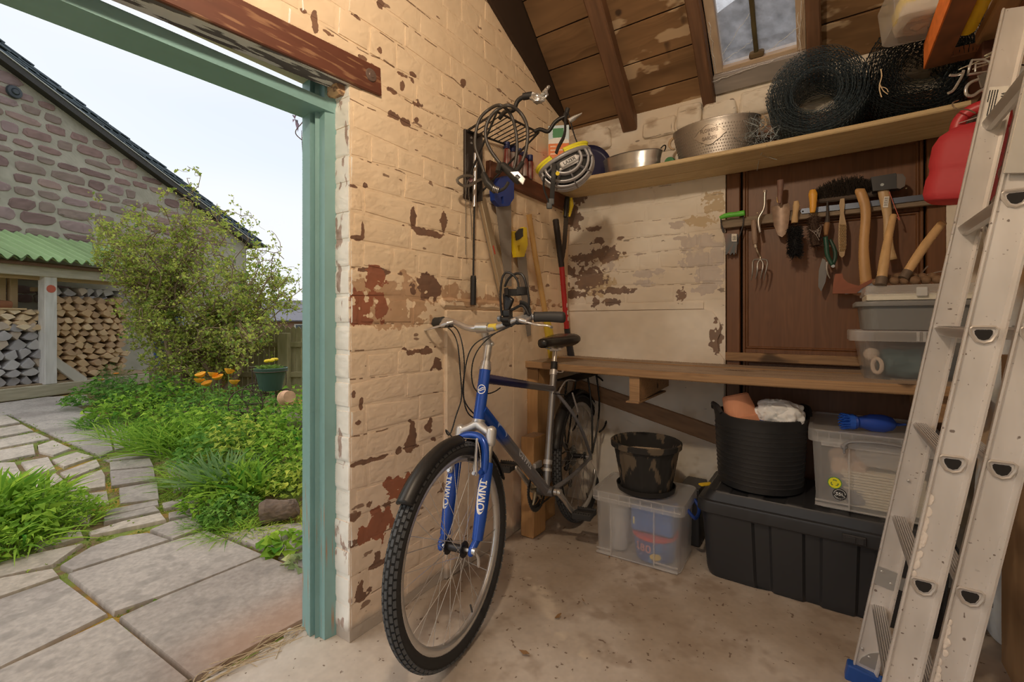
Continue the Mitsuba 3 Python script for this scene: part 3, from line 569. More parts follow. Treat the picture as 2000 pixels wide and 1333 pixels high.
# ------------------------------------------------------------------ leaves
scene['mat_leaf'] = {'type': 'principledthin', 'base_color': {'type': 'mesh_attribute', 'name': 'vertex_color'}, 'roughness': 0.55, 'diff_trans': 0.7, 'spec_trans': 0.0}
def leafmesh(P, D, size, wid, col, var=0.25, droop=0.3, seed=0, cup=0.15):
    """one leaf per point P along D: a folded lance of 4 triangles; returns vertices, faces, colours"""
    r = np.random.default_rng(seed); n = len(P); D = D / (np.linalg.norm(D, axis=1, keepdims=True) + 1e-9); size = np.broadcast_to(size, (n,))[:, None] * r.uniform(0.6, 1.25, (n, 1))
    s = np.cross(D, r.normal(0, 0.35, (n, 3)) + [0, 0, 1]); s /= np.linalg.norm(s, axis=1, keepdims=True) + 1e-9; u = np.cross(s, D)
    b = P; m = P + D * size * 0.5 + u * size * 0.03; t = P + D * size - np.array([0, 0, 1]) * size * droop
    l = P + D * size * 0.45 + s * size * wid + u * size * cup; q = P + D * size * 0.45 - s * size * wid + u * size * cup
    v = np.stack([b, l, m, q, t], 1).reshape(-1, 3); i = np.arange(n)[:, None] * 5
    f = np.stack([i + [0, 2, 1], i + [0, 3, 2], i + [1, 2, 4], i + [2, 3, 4]], 1).reshape(-1, 3)
    c = np.asarray(col) * (1 + var * r.normal(0, 1, (n, 1)) * np.array([1.2, 0.8, 0.8])); return v, f, np.repeat(np.clip(c, 0.01, 1), 5, 0)
def blademesh(P, D, length, wid, col, bend=0.6, var=0.2, seed=0, seg=4):
    r = np.random.default_rng(seed); n = len(P); D = D / (np.linalg.norm(D, axis=1, keepdims=True) + 1e-9); L = np.broadcast_to(length, (n,))[:, None] * r.uniform(0.55, 1.15, (n, 1))
    h = r.normal(0, 1, (n, 3)); h[:, 2] = 0; h = D * [1, 1, 0] * 1.5 + 0.4 * h; h /= np.linalg.norm(h, axis=1, keepdims=True) + 1e-9
    s = np.cross(D, h); s /= np.linalg.norm(s, axis=1, keepdims=True) + 1e-9; V = []; 
    for k in range(seg + 1):
        t = k / seg; w = wid * L * (1 - t ** 1.6) * (0.55 + 0.9 * min(t * 2, 1)) * 0.5
        c = P + D * L * t + (h * 0.75 - np.array([0, 0, 0.75])) * L * bend * t * t
        V += [c - s * w, c + s * w]
    v = np.stack(V, 1).reshape(-1, 3); i = np.arange(n)[:, None] * (2 * seg + 2); F_ = []
    for k in range(seg): a = 2 * k; F_ += [i + [a, a + 1, a + 3], i + [a, a + 3, a + 2]]
    c = np.asarray(col) * (1 + var * r.normal(0, 1, (n, 1)) * np.array([1.3, 0.8, 0.8])); return v, np.stack(F_, 1).reshape(-1, 3), np.repeat(np.clip(c, 0.01, 1), 2 * seg + 2, 0)
def foliage(key, lists, kind=None, label=None):
    vs, fs, cs, n = [], [], [], 0
    for v, f, c in lists: vs.append(v); fs.append(f + n); cs.append(c); n += len(v)
    return put(key, mikit.ply(TM(np.vstack(vs), np.vstack(fs)), 'mat_leaf', smooth=False, color=np.vstack(cs)), kind=kind, label=label)
def updirs(r, n, spread): d = r.normal(0, spread, (n, 3)); d[:, 2] = np.abs(r.normal(1, 0.25, n)); return d

GRN = (0.27, 0.46, 0.06); GRN2 = (0.18, 0.36, 0.07); YGR = (0.45, 0.56, 0.10); BGR = (0.22, 0.36, 0.14)
def leafy(px, h, rad, n, size, col, label, group, seed, wid=0.32, z0=0.0, d=None):
    r = np.random.default_rng(seed); c = onZ(*px, z0) if d is None else d
    ph, rr = r.uniform(0, 2 * math.pi, n), rad * np.sqrt(r.random(n)); hh = h * (1 - 0.65 * (rr / rad) ** 2) * r.uniform(0.25, 1.05, n)
    P = np.column_stack([c[0] + rr * np.cos(ph), c[1] + rr * np.sin(ph), z0 + hh]); D = np.column_stack([np.cos(ph + r.normal(0, 0.7, n)), np.sin(ph + r.normal(0, 0.7, n)), r.uniform(-0.1, 0.8, n)])
    t = thing('leafy_plant', label, 'plant', group)
    st = np.column_stack([c[0] + rr * 0.3 * np.cos(ph), c[1] + rr * 0.3 * np.sin(ph), np.full(n, z0 - 0.02)])[: n // 8]; e = P[: n // 8]
    part(t, 'stem', cat([cyl(a, b, 0.0018, 3) for a, b in zip(st, e)]), (0.16, 0.24, 0.06), 0.7, kind='stuff')
    foliage(f'{t}__foliage', [leafmesh(P, D, size, wid, col, seed=seed)], kind='stuff'); return t
def grassy(px, h, rad, n, wid, col, label, group, seed, bend=0.6, z0=-0.02, name='grass_clump', catg='plant', spread=0.35):
    r = np.random.default_rng(seed); c = onZ(*px, 0)
    ph, rr = r.uniform(0, 2 * math.pi, n), rad * np.sqrt(r.random(n)); P = np.column_stack([c[0] + rr * np.cos(ph), c[1] + rr * np.sin(ph), np.full(n, z0)])
    D = updirs(r, n, spread); D[:, :2] += 0.5 * np.column_stack([np.cos(ph), np.sin(ph)]) * (rr / rad)[:, None]
    t = thing(name, label, catg, group); foliage(t, [blademesh(P, D, h, wid, col, bend, seed=seed)]); return t
Lg = 'bright green leafy plant growing in the border between path and door frame'; Gg = 'border plants beside the path'
Lb = 'tuft of long green grass blades growing in the border beside the path'; Gb = 'grass tufts in the border'
k = 0
LAB1 = ['deep green bushy plant at the far path corner below the feathery bush', 'green leafy plant beside the far slab edge', 'deep green tall plant between the log store and the poppies', 'green leafy plant spreading over the long slab edge', 'tall green plant left of the poppies', 'deep green plant right below the poppies', 'low green plant in the middle of the border',
  'yellow green leafy plant in front of the tree stump', 'green leafy plant below the wire cart', 'green leafy plant below the fallen terracotta pot', 'deep green low plant beside the grey leaved tuft', 'tall green plant against the door frame near the fallen pot', 'deep green plant in front of the poppies and stump', 'small yellow green plant above the dark log piece', 'small green weed behind the dark log piece', 'flat green weed at the path edge below the grey leaved tuft',
  'flat deep green weed left of the dark log piece', 'green plant at the path side of the border middle', 'green plant half hidden behind the door frame', 'tall plant behind the door frame below the green pot', 'deep green plant under the twisted hazel']
LAB2 = ['wide tuft of fine grass overhanging the long slab', 'fine arching grass tuft in the middle of the path edge', 'clump of broad grey green ribwort leaves beside the path', 'fine grass tuft left of the grey green ribwort', 'second clump of grey green broad leaves nearer the door frame', 'low grass at the border foot in front of the dark log piece', 'low grass at the corner of the narrow slabs', 'yellow green low grass just left of the dark log piece', 'yellow green low grass right of the dark log piece', 'long fine grass at the far slab edge', 'deep green grass near the feathery bush', 'short grass at the narrow slabs below the fine tufts']
for (u, v, h, rad, n, s, c) in [(215, 792, .34, .42, 420, .075, GRN2), (262, 822, .30, .40, 420, .07, GRN), (300, 800, .42, .45, 460, .075, GRN2), (345, 850, .30, .34, 420, .06, GRN), (350, 800, .40, .45, 420, .07, GRN), (410, 820, .36, .42, 480, .06, GRN2), (440, 850, .34, .38, 480, .055, GRN),
                                 (480, 900, .34, .32, 480, .055, YGR), (530, 880, .36, .34, 460, .055, GRN), (560, 920, .30, .28, 420, .05, GRN), (430, 905, .28, .30, 420, .055, GRN2), (590, 880, .40, .34, 420, .06, GRN), (520, 840, .36, .40, 480, .06, GRN2), (585, 960, .20, .20, 340, .045, YGR), (470, 960, .16, .22, 360, .045, GRN), (420, 990, .12, .17, 320, .04, GRN),
                                 (455, 1010, .12, .15, 320, .035, GRN2), (400, 870, .30, .30, 380, .06, GRN), (620, 930, .3, .25, 300, .05, GRN), (600, 840, .45, .4, 380, .06, GRN), (480, 800, .3, .4, 380, .06, GRN2)]:
    k += 1; leafy((u, v), h, rad, n, s, c, LAB1[k - 1], Gg, 100 + k)
for (u, v, h, rad, n, w, c, b) in [(330, 870, .38, .26, 240, .03, GRN, .5), (380, 880, .42, .25, 240, .03, GRN, .5), (450, 950, .36, .16, 150, .055, BGR, .35), (400, 930, .26, .2, 220, .035, GRN, .6), (505, 960, .34, .14, 140, .06, GRN, .45), (470, 1020, .13, .2, 380, .04, GRN, .7), (415, 1015, .10, .13, 260, .04, GRN2, .7),
                                    (520, 1020, .10, .2, 320, .04, YGR, .7), (570, 1005, .12, .14, 240, .04, YGR, .7), (275, 845, .3, .3, 220, .03, GRN, .6), (220, 830, .26, .25, 200, .03, GRN2, .6), (375, 950, .15, .13, 200, .04, GRN, .6)]:
    k += 1; grassy((u, v), h, rad, n, w, c, LAB2[k - 22], Gb, 200 + k, b)
grassy((545, 905), .22, .22, 300, .03, (0.50, 0.46, 0.16), 'dry straw coloured tuft of grass below the fallen terracotta pot', None, 401, .7)
grassy((355, 985), .04, .1, 150, .08, YGR, 'moss tuft between two narrow slabs at the border foot', Gb, 403, .8); grassy((335, 930), .05, .14, 240, .08, YGR, 'moss patch between the upper narrow slabs', Gb, 404, .8); grassy((340, 975), .05, .12, 240, .08, YGR, 'moss patch between the middle narrow slabs', Gb, 405, .8)
# the big clump on the near left of the path
grassy((18, 1010), .40, .17, 190, .10, (0.30, 0.50, 0.06), 'big lush clump of broad green leaves growing at the left edge of the path', None, 411, .42, name='broad_leaf_clump')
grassy((55, 1040), .26, .26, 420, .045, (0.33, 0.52, 0.07), 'long grass spreading around the broad leaf clump at the left of the path', None, 412, .6)
leafy((75, 1030), .20, .24, 480, .05, GRN, 'low weeds with small leaves in front of the broad leaf clump by the path', None, 413)
leafy((30, 1075), .08, .16, 300, .03, GRN, 'small leaved ground cover weed on the slab edge at the left of the path', None, 414)
leafy((560, 1068), .05, .09, 60, .06, GRN, 'small strawberry like weed growing out of the slabs beside the door frame', None, 415, wid=.42)
leafy((585, 1105), .03, .05, 30, .05, (0.33, 0.42, 0.2), 'tiny pale rosette weed in the slab joint at the foot of the door frame', None, 416, wid=.4)
# short grass and moss in the joints: nobody could count it
r3 = np.random.default_rng(33); P = []
J = [[(0, 806), (100, 850), (196, 895), (215, 905), (330, 890)], [(200, 1045), (330, 985), (318, 930), (305, 900)], [(212, 920), (220, 960), (222, 990)], [(131, 1024), (60, 1060), (0, 1080)], [(0, 1136), (110, 1106), (180, 1056), (196, 1046)], [(189, 1216), (224, 1200), (322, 1167)], [(119, 1118), (128, 1126)], [(100, 905), (190, 893)], [(210, 1060), (190, 1050), (170, 1040)],
     [(40, 845), (80, 862), (130, 880)], [(0, 880), (70, 866)], [(0, 905), (60, 890)], [(320, 990), (395, 965)], [(480, 1060), (530, 1076), (560, 1090)], [(150, 790), (190, 780), (330, 850)], [(310, 840), (250, 850), (210, 860)], [(110, 786), (140, 784)], [(120, 935), (200, 912)], [(320, 940), (325, 1000)], [(290, 1040), (270, 1035)]]
for line in J:
    q = np.array([onZ(*p)[:2] for p in line]); seg = np.r_[0, np.cumsum(np.linalg.norm(np.diff(q, axis=0), axis=1))]; n = int(seg[-1] * 190)
    t = r3.random(n) * seg[-1]; P.append(np.column_stack([np.interp(t, seg, q[:, 0]) + r3.normal(0, 0.018, n), np.interp(t, seg, q[:, 1]) + r3.normal(0, 0.018, n)]))
P = np.vstack(P); P = np.column_stack([P, np.full(len(P), -0.015)]); gj = thing('joint_grass', 'short grass and moss growing in the joints of the paving', 'grass'); labels[gj]['kind'] = 'stuff'
foliage(gj, [blademesh(P, updirs(r3, len(P), 0.6), 0.035, 0.10, (0.27, 0.36, 0.06), 0.7, seed=5, seg=2), leafmesh(P[::2] + r3.normal(0, .01, P[::2].shape), updirs(r3, len(P[::2]), 0.9), 0.02, 0.35, (0.22, 0.32, 0.06), seed=6)])

# ------------------------------------------------------------------ log store against the stone gable
SP = onZ(100, 774, 0); SD = nrm([-0.354, 0.97, 0]); SN = np.array([SD[1], -SD[0], 0])
MS = frame_m(SP, SD, [0, 0, 1], SN)               # local: along the store, up, towards us
def woodv(a, b, fr=(6, 40, 40)): return lambda v: np.asarray(a) * (1 - meshkit.fbm(v * np.array(fr), 4, 2)[:, None]) + np.asarray(b) * meshkit.fbm(v * np.array(fr), 4, 2)[:, None]
ls = thing('log_store', 'open fronted timber log store with green corrugated roof against the stone gable', 'log store')
PALE = woodv((0.30, 0.27, 0.21), (0.66, 0.62, 0.54)); NEWW = woodv((0.36, 0.25, 0.13), (0.62, 0.45, 0.26))
def spart(name, m, col, rough=0.8, **k): return part(ls, name, mv(m, MS), col, rough, **k)
spart('sleeper', subd(bx(-2.2, 1.6, 0, 0.165, -0.20, 0.0, 0.012), 0.15), woodv((0.28, 0.25, 0.17), (0.55, 0.50, 0.36)), smooth=False)
spart('floor_board', bx(-2.2, 1.6, 0.155, 0.185, -0.85, -0.05), (0.30, 0.22, 0.14))
spart('post', subd(bx(-0.072, 0.072, 0.165, 1.68, -0.14, 0.0, 0.008), 0.12), woodv((0.50, 0.48, 0.44), (0.78, 0.76, 0.72), (30, 30, 5)), smooth=False)
spart('red_disc', mv(lathe([(0, 0.006), (0.05, 0.006), (0.055, 0), (0, 0)], 20), trm(0.0, 1.50, 0.0)), (0.55, 0.12, 0.07), 0.5)
spart('head_beam', subd(bx(-2.2, 1.7, 1.665, 1.80, -0.06, 0.02, 0.005), 0.15), woodv((0.42, 0.38, 0.31), (0.70, 0.66, 0.57)), smooth=False)
spart('inner_beam', bx(-2.2, 1.7, 1.62, 1.68, -0.16, -0.10), NEWW); spart('rear_post', bx(-0.40, -0.24, 0.2, 1.70, -0.55, -0.45, 0.004), NEWW); spart('rear_post', bx(-0.21, -0.13, 0.2, 1.70, -0.5, -0.42, 0.004), NEWW); spart('rear_rail', bx(0.1, 1.6, 1.48, 1.54, -0.6, -0.5), NEWW)
spart('brace', extr([(0.07, 0.40), (0.07, 0.55), (0.46, 0.20), (0.46, 0.165), (0.30, 0.165)], 0.05, -0.08), woodv((0.42, 0.39, 0.33), (0.68, 0.64, 0.56)), smooth=False)
spart('shelf_board', bx(-2.2, -0.2, 1.20, 1.225, -0.5, -0.12), NEWW)
spart('gutter', tube([(-2.2, 1.822, 0.07), (1.7, 1.822, 0.07)], 0.028, 12), (0.22, 0.12, 0.09), 0.45)
n1, n2 = 150, 3; R0, R1 = np.array([1.865, 0.26]), np.array([2.33, -0.93])
for (a, b, lift) in ((-2.1, -0.42, 0.0), (-0.50, 1.55, 0.022)):
    xs = np.linspace(a, b, 170); w = 0.028 * np.cos(xs * 2 * math.pi / 0.135); v = []
    for t in np.linspace(0, 1, 4): c = R0 * (1 - t) + R1 * t; v.append(np.column_stack([xs, c[0] + w + lift, np.full(len(xs), c[1])]))
    for t in np.linspace(1, 0, 4): c = R0 * (1 - t) + R1 * t; v.append(np.column_stack([xs, c[0] + w + lift - 0.012, np.full(len(xs), c[1])]))
    m = loft(v, False, False, closed=False)
    spart('roof_sheet', m, lambda v: np.array([0.25, 0.37, 0.18]) * (0.55 + 0.8 * meshkit.fbm(v * np.array([7, 7, 7]), 4, 2)[:, None]) + np.array([0.05, 0.06, 0.02]), 0.6, smooth=True)
# logs: each one its own
rl = np.random.default_rng(77)
def wedge(w, h, up, r):
    a = np.linspace(200, 340, 5) + r.uniform(-8, 8, 5); q = np.column_stack([np.cos(np.radians(a)) * 0.53, np.sin(np.radians(a)) * 0.5 + 0.05]); q[:, 1] = (q[:, 1] - q[:, 1].min())
    q = np.vstack([q, [r.uniform(-0.18, 0.18), r.uniform(0.86, 1.0)]]); q[:, 1] = q[:, 1] - 0.5
    if not up: q = -q
    return np.column_stack([q[:, 0] * w, q[:, 1] * h])
LOGV = {}
COLS = {'tan': [(0.60, 0.42, 0.24), (0.54, 0.36, 0.20), (0.66, 0.48, 0.29), (0.48, 0.32, 0.19)], 'grey': [(0.42, 0.40, 0.40), (0.50, 0.48, 0.47), (0.50, 0.41, 0.33), (0.36, 0.34, 0.34)], 'cream': [(0.70, 0.54, 0.34), (0.62, 0.46, 0.28), (0.74, 0.60, 0.41)]}
for kn, cs in COLS.items():
    for i in range(9):
        c = np.array(cs[i % len(cs)]); m = extr(Polygon(wedge(1, 1, i % 3 != 2, rl)).convex_hull, 0.30, -0.30)
        q = hullp(np.vstack([m.vertices * [1, 1, 1] - [0, 0, 0.012], m.vertices * [0.93, 0.93, 1]]))
        LOGV[kn, i] = shp(q, lambda v, c=c: np.where(v[:, 2:3] < -0.02, np.array([0.10, 0.075, 0.055]), c * (0.8 + 0.4 * meshkit.fbm(v * np.array([8, 3, 1]) + c[0] * 90, 3, 1)[:, None])), 0.85, smooth=False)
def stack(s0, s1, z0, z1, w, h, kn, label, group, zoff=-0.10):
    z = z0; row = 0
    while z < z1:
        hh = h * rl.uniform(0.85, 1.15); s = s0 + rl.uniform(0, w * 0.4)
        while s < s1:
            ww = w * rl.uniform(0.7, 1.25); up = rl.random() > 0.3
            i = int(rl.integers(9)); key = thing('log', label, 'log', group)
            M = MS @ trm(s + ww / 2, z + hh / 2, zoff + rl.uniform(-0.05, 0.03)) @ rotm([0, 0, 1], rl.uniform(-0.3, 0.3)) @ sclm(ww * 1.02, hh * 1.22, 1)
            put(key, LOGV[kn, i], M); s += ww
        z += hh; row += 1
stack(0.075, 1.02, 0.20, 1.33, 0.138, 0.092, 'tan', 'split tan log in the dense stack right of the white post', 'tan logs right of the post')
stack(0.10, 1.02, 1.33, 1.46, 0.16, 0.10, 'grey', 'dark old log lying on top of the tan log stack', 'old logs on top of the tan stack', -0.22)
stack(-0.78, -0.08, 0.19, 0.93, 0.165, 0.118, 'grey', 'weathered grey split log in the stack left of the white post', 'grey logs left of the post')
stack(-0.78, -0.08, 0.93, 1.16, 0.14, 0.075, 'cream', 'fresh cream split log on top of the grey log stack', 'cream logs on the grey stack')
lg = thing('log', 'long round red barked log lying on the board inside the log store', 'log'); put(lg, shp(jitter(mv(tube([(-0.9, 1.29, -0.3), (-0.28, 1.27, -0.3)], 0.055, 14), MS), 0.006, 20), (0.33, 0.14, 0.07), 0.9, var=0.5))

# ------------------------------------------------------------------ stone house behind
HO = -0.95
MH = MS @ trm(0, 0, HO)
ho = thing('stone_house', 'rubble stone house with slate verge behind the log store', 'building')
wp = Polygon([(-3.0, 0), (4.35, 0), (4.35, 2.95), (0.0, 4.80), (-3.0, 6.1)])
def mortar_v(v): f = meshkit.fbm(v * 5, 4, 3)[:, None]; g = meshkit.fbm(v * 40, 3, 4)[:, None]; return (np.array([0.27, 0.255, 0.195]) * (1 - f) + np.array([0.46, 0.43, 0.36]) * f) * (0.8 + 0.4 * g)
wall = part(ho, 'gable_wall', subd(mv(extr(wp, 0.3, -0.3), MH), 0.09), mortar_v, 0.9, smooth=False)
rs = np.random.default_rng(55); z = 0.9
see_h = Polygon([(-0.65, 1.15), (1.2, 1.15), (1.2, 2.2), (3.4, 2.2), (3.8, 2.7), (3.9, 3.10), (0.0, 4.77), (-0.4, 4.9)])
while z < 4.8:
    hh = rs.uniform(0.11, 0.19); s = -0.8 + rs.uniform(0, 0.2)
    while s < 3.9:
        w = rs.uniform(0.18, 0.50); a = rs.uniform(-0.02, 0.02); n = 9; t = np.linspace(0, 2 * math.pi, n, endpoint=False)
        rr = 1 + rs.uniform(-0.14, 0.12, n); e = np.column_stack([np.sign(np.cos(t)) * np.abs(np.cos(t)) ** 0.6 * w / 2 * rr, np.sign(np.sin(t)) * np.abs(np.sin(t)) ** 0.6 * hh * 0.48 * rr])
        q = Polygon(e + [s + w / 2, z + hh / 2 + a]).convex_hull
        if see_h.contains(q) and rs.random() < 0.93:
            c = np.array([(0.255, 0.165, 0.15), (0.20, 0.13, 0.12), (0.31, 0.215, 0.19), (0.24, 0.18, 0.155), (0.28, 0.20, 0.195)][int(rs.integers(5))])
            m = subd(mv(brick_mesh(q, 0.014, 0.015), MH), 0.10)
            put(f'{wall}__stone', shp(jitter(m, 0.012, 12, int(rs.integers(40))), lambda v, c=c: c * (0.65 + 0.7 * meshkit.fbm(v * 26, 4, 2)[:, None]), 0.9, smooth=50))
        s += w + rs.uniform(0.015, 0.06)
    z += hh + rs.uniform(0.02, 0.05)
# roof edge: lead flashing, barge and slates
sl = -0.43; ca, sa = math.cos(math.atan(sl)), math.sin(math.atan(sl))
MR = MH @ frame_m([-3.0, 4.72 + 1.29 + 0.03, 0.0], [ca, sa, 0], [-sa, ca, 0], [0, 0, 1])
part(ho, 'barge_board', mv(bx(-0.4, 8.2, -0.02, 0.075, -0.2, 0.14), MR), (0.035, 0.032, 0.028), 0.7)
part(ho, 'flashing', mv(bx(-0.4, 8.2, 0.073, 0.090, -0.3, 0.155, 0.003), MR), (0.50, 0.50, 0.48), 0.4, 0.3)
part(ho, 'roof_slope', mv(bx(-0.4, 8.3, 0.09, 0.13, -6.0, 0.12), MR), (0.07, 0.09, 0.11), 0.6)
rs = np.random.default_rng(8); x = -0.3
SLATE = [shp(subd(bx(0, 0.40, 0, 0.022, -0.36, 0.0, 0.003), 0.12), lambda v, k=k: np.array([0.085, 0.115, 0.14]) * (0.55 + 0.9 * meshkit.fbm(v * np.array([5, 30, 30]) + k * 7, 3, 1)[:, None]), 0.55, smooth=False) for k in range(4)]
for row, (dy, off) in enumerate(((0.095, 0.0), (0.135, 0.13), (0.175, 0.26), (0.215, 0.05))):
    x = -0.3 + off
    while x < 8.2:
        put(f'{ho}__slate', SLATE[int(rs.integers(4))], MR @ trm(x, dy + rs.uniform(-0.004, 0.004), 0.15 - 0.012 * row + rs.uniform(-0.01, 0.01)) @ rotm([0, 0, 1], 0.06)); x += 0.37
part(ho, 'wall_vent', mv(lathe([(0, 0.05), (0.035, 0.05), (0.045, 0.03), (0.05, 0.035), (0.085, 0.03), (0.095, 0.0), (0, 0)], 24), MH @ trm(0.10, 4.42, 0.02)), (0.035, 0.045, 0.055), 0.5)

# ------------------------------------------------------------------ fence, far house
fe = thing('picket_fence', 'weathered green brown picket fence at the back of the garden', 'fence')
FO = CAM + CW * 7.0; FO[2] = 0; MF = frame_m(FO, CR, [0, 0, 1], -CW)
def fx(u): return (u - 1000) / F * 7.0
FW = woodv((0.16, 0.15, 0.05), (0.44, 0.38, 0.22), (14, 14, 3))
rf = np.random.default_rng(4)
for i, u in enumerate(np.arange(345, 660, 10.4)):
    x = fx(u); h = 0.985 + rf.uniform(-0.03, 0.03); m = subd(extr([(x - 0.036, 0.02), (x + 0.036, 0.02), (x + 0.036, h - 0.04), (x, h), (x - 0.036, h - 0.04)], 0.018, rf.uniform(-0.004, 0.004)), 0.12)
    part(fe, 'picket', mv(m, MF), FW, 0.9, smooth=False)
part(fe, 'rail', mv(subd(bx(fx(340), fx(670), 0.655, 0.735, 0.02, 0.06, 0.005), 0.15), MF), FW, 0.9, smooth=False); part(fe, 'rail', mv(bx(fx(340), fx(670), 0.2, 0.28, 0.02, 0.06, 0.005), MF), FW, 0.9)
part(fe, 'post', mv(subd(bx(fx(551), fx(571), 0.0, 0.87, 0.03, 0.15, 0.008), 0.1), MF), FW, 0.9, smooth=False); part(fe, 'post', mv(bx(fx(398), fx(418), 0.0, 0.87, 0.03, 0.15, 0.008), MF), FW, 0.9)
fh = thing('brick_house', 'distant brick house with grey slate roof beyond the fence', 'building')
M2 = frame_m(CAM * [1, 1, 0] + CW * 30.0, CR, [0, 0, 1], -CW)
part(fh, 'wall', mv(bx(-18.5, -10.0, 0, 1.05, -5, 0), M2), lambda v: np.array([0.30, 0.18, 0.14]) * (0.7 + 0.6 * meshkit.fbm(v * 4, 3, 1)[:, None]), 0.9, smooth=False)
part(fh, 'roof', mv(hullp([(-18.8, 1.05, 0.4), (-9.7, 1.05, 0.4), (-9.7, 2.5, -2.5), (-18.8, 2.5, -2.5), (-18.8, 1.05, -5.4), (-9.7, 1.05, -5.4)]), M2), (0.20, 0.20, 0.23), 0.8)
w_ = part(fh, 'window', mv(bx(-14.2, -13.5, 0.35, 0.85, -0.05, 0.05), M2), (0.7, 0.7, 0.7), 0.5); part(w_, 'glass_pane', mv(bx(-14.1, -13.6, 0.42, 0.78, 0.04, 0.06), M2), (0.08, 0.1, 0.12), 0.2)
part(fh, 'gutter', mv(bx(-18.8, -9.7, 1.0, 1.08, 0.35, 0.5), M2), (0.05, 0.05, 0.06), 0.6)

# ------------------------------------------------------------------ the twisted hazel
tr = thing('corkscrew_hazel', 'large twisted hazel bush with fresh yellow green leaves in front of the house', 'tree')
rt = np.random.default_rng(17); base = onZ(415, 778, 0.0); TD = (base - CAM) @ CW
def tp(u, v, dd): d = TD + dd; return CAM + ray(u, v) * d
outline = Polygon([(165, 395), (200, 380), (260, 372), (300, 385), (340, 350), (385, 340), (420, 365), (470, 400), (520, 432), (560, 470), (585, 530), (590, 600), (575, 650), (520, 690), (470, 740), (400, 765), (310, 760), (262, 735), (240, 660), (215, 600), (180, 520), (175, 450)])
br, lf_P, lf_D = [], [], []
forks = [tp(390, 700, 0.0), tp(440, 690, 0.2), tp(345, 690, -0.2), tp(400, 640, 0.1), tp(470, 650, 0.3), tp(320, 620, -0.1)]
for i, f in enumerate(forks):
    m = (base + f) / 2 + rt.normal(0, 0.10, 3); br.append(tube(spline([base + [rt.normal(0, .08), rt.normal(0, .08), -0.05], m, f], 14), np.linspace(0.05, 0.032, 14), 7))
n_b = 0
while n_b < 120:
    u, v = rt.uniform(160, 592), rt.uniform(335, 765)
    if not outline.contains(Point(u, v)): continue
    n_b += 1; e = tp(u, v, rt.normal(0, 0.55)); f = forks[int(np.argmin([np.linalg.norm(e - q) + rt.uniform(0, 0.8) for q in forks]))]
    k = 26; t = np.linspace(0, 1, k)[:, None]; L_ = np.linalg.norm(e - f); q = f * (1 - t) + e * t + np.array([0, 0, 1]) * (0.25 * L_ * t * (1 - t))
    ph = rt.uniform(0, 6.28, 3); fr_ = rt.uniform(2.0, 4.0, 3) * max(L_, 0.6)
    q = q + np.stack([np.sin(t[:, 0] * fr_[j] * 6.28 * 0.6 + ph[j]) - np.sin(ph[j]) * (1 - t[:, 0]) for j in range(3)], -1) * 0.085 * np.minimum(t * 3, 1)
    br.append(tube(q, np.linspace(0.013, 0.0035, k), 5))
    for s in range(16):
        a = int(rt.integers(6, k)); o = q[a]; dr_ = nrm(rt.normal(0, 1, 3) + [0, 0, 0.1]); ln = rt.uniform(0.15, 0.42); t2 = np.linspace(0, 1, 12)[:, None]
        w = o + dr_ * ln * t2 + np.stack([np.sin(t2[:, 0] * rt.uniform(7, 13) + c) - np.sin(c) for c in rt.uniform(0, 6, 3)], -1) * 0.032
        if not outline.buffer(14).contains(Point(*[CX + F * ((w[-1] - CAM) @ CR) / ((w[-1] - CAM) @ CW), CY - F * (w[-1] - CAM)[2] / ((w[-1] - CAM) @ CW)])): continue
        br.append(tube(w, np.linspace(0.0034, 0.0016, 12), 3))
        m_ = int(rt.integers(5, 12)); ii = rt.integers(2, 12, m_); lf_P.append(w[ii] + rt.normal(0, 0.012, (m_, 3))); lf_D.append(rt.normal(0, 1, (m_, 3)) + [0, 0, -0.2])
part(tr, 'branch', cat(br), lambda v: np.array([0.27, 0.19, 0.12]) * (0.6 + 0.9 * meshkit.fbm(v * 9, 3, 1)[:, None]), 0.85, smooth=True, kind='stuff')
P, D = np.vstack(lf_P), np.vstack(lf_D)
foliage(f'{tr}__foliage', [leafmesh(P, D + [0, 0, 0.5], 0.046, 0.44, (0.47, 0.56, 0.12), 0.22, 0.12, 3, 0.35), leafmesh(P[::2] + rt.normal(0, .02, P[::2].shape), rt.normal(0, 1, P[::2].shape), 0.036, 0.46, (0.56, 0.62, 0.17), 0.2, 0.1, 4, 0.35)], kind='stuff')
# things half seen behind the hazel
bb = thing('water_barrel', 'blue plastic barrel standing behind the twisted hazel', 'barrel')
part(bb, 'body', mv(lathe([(0, 0), (0.17, 0), (0.19, 0.03), (0.20, 0.35), (0.19, 0.72), (0.175, 0.76), (0, 0.76)], 28), trm(*(tp(331, 690, 0.9) * [1, 1, 0] + [0, 0, 0.36]))), (0.04, 0.10, 0.30), 0.45)
part(bb, 'base', mv(cat(bx(-.2, .2, -.2, .2, 0, .36)), trm(*(tp(331, 690, 0.9) * [1, 1, 0]))), (0.25, 0.2, 0.15), 0.8)
wp_ = thing('wooden_panel', 'orange stained wooden board panel standing behind the hazel on its right', 'panel')
bM = frame_m(tp(432, 640, 0.55) * [1, 1, 0], CR, [0, 0, 1], -CW)
for i in range(4): part(wp_, 'board', mv(bx(-0.24 + i * 0.12, -0.125 + i * 0.12, 0, 1.18, -0.02, 0), bM), (0.62, 0.32, 0.10), 0.7, var=0.3)

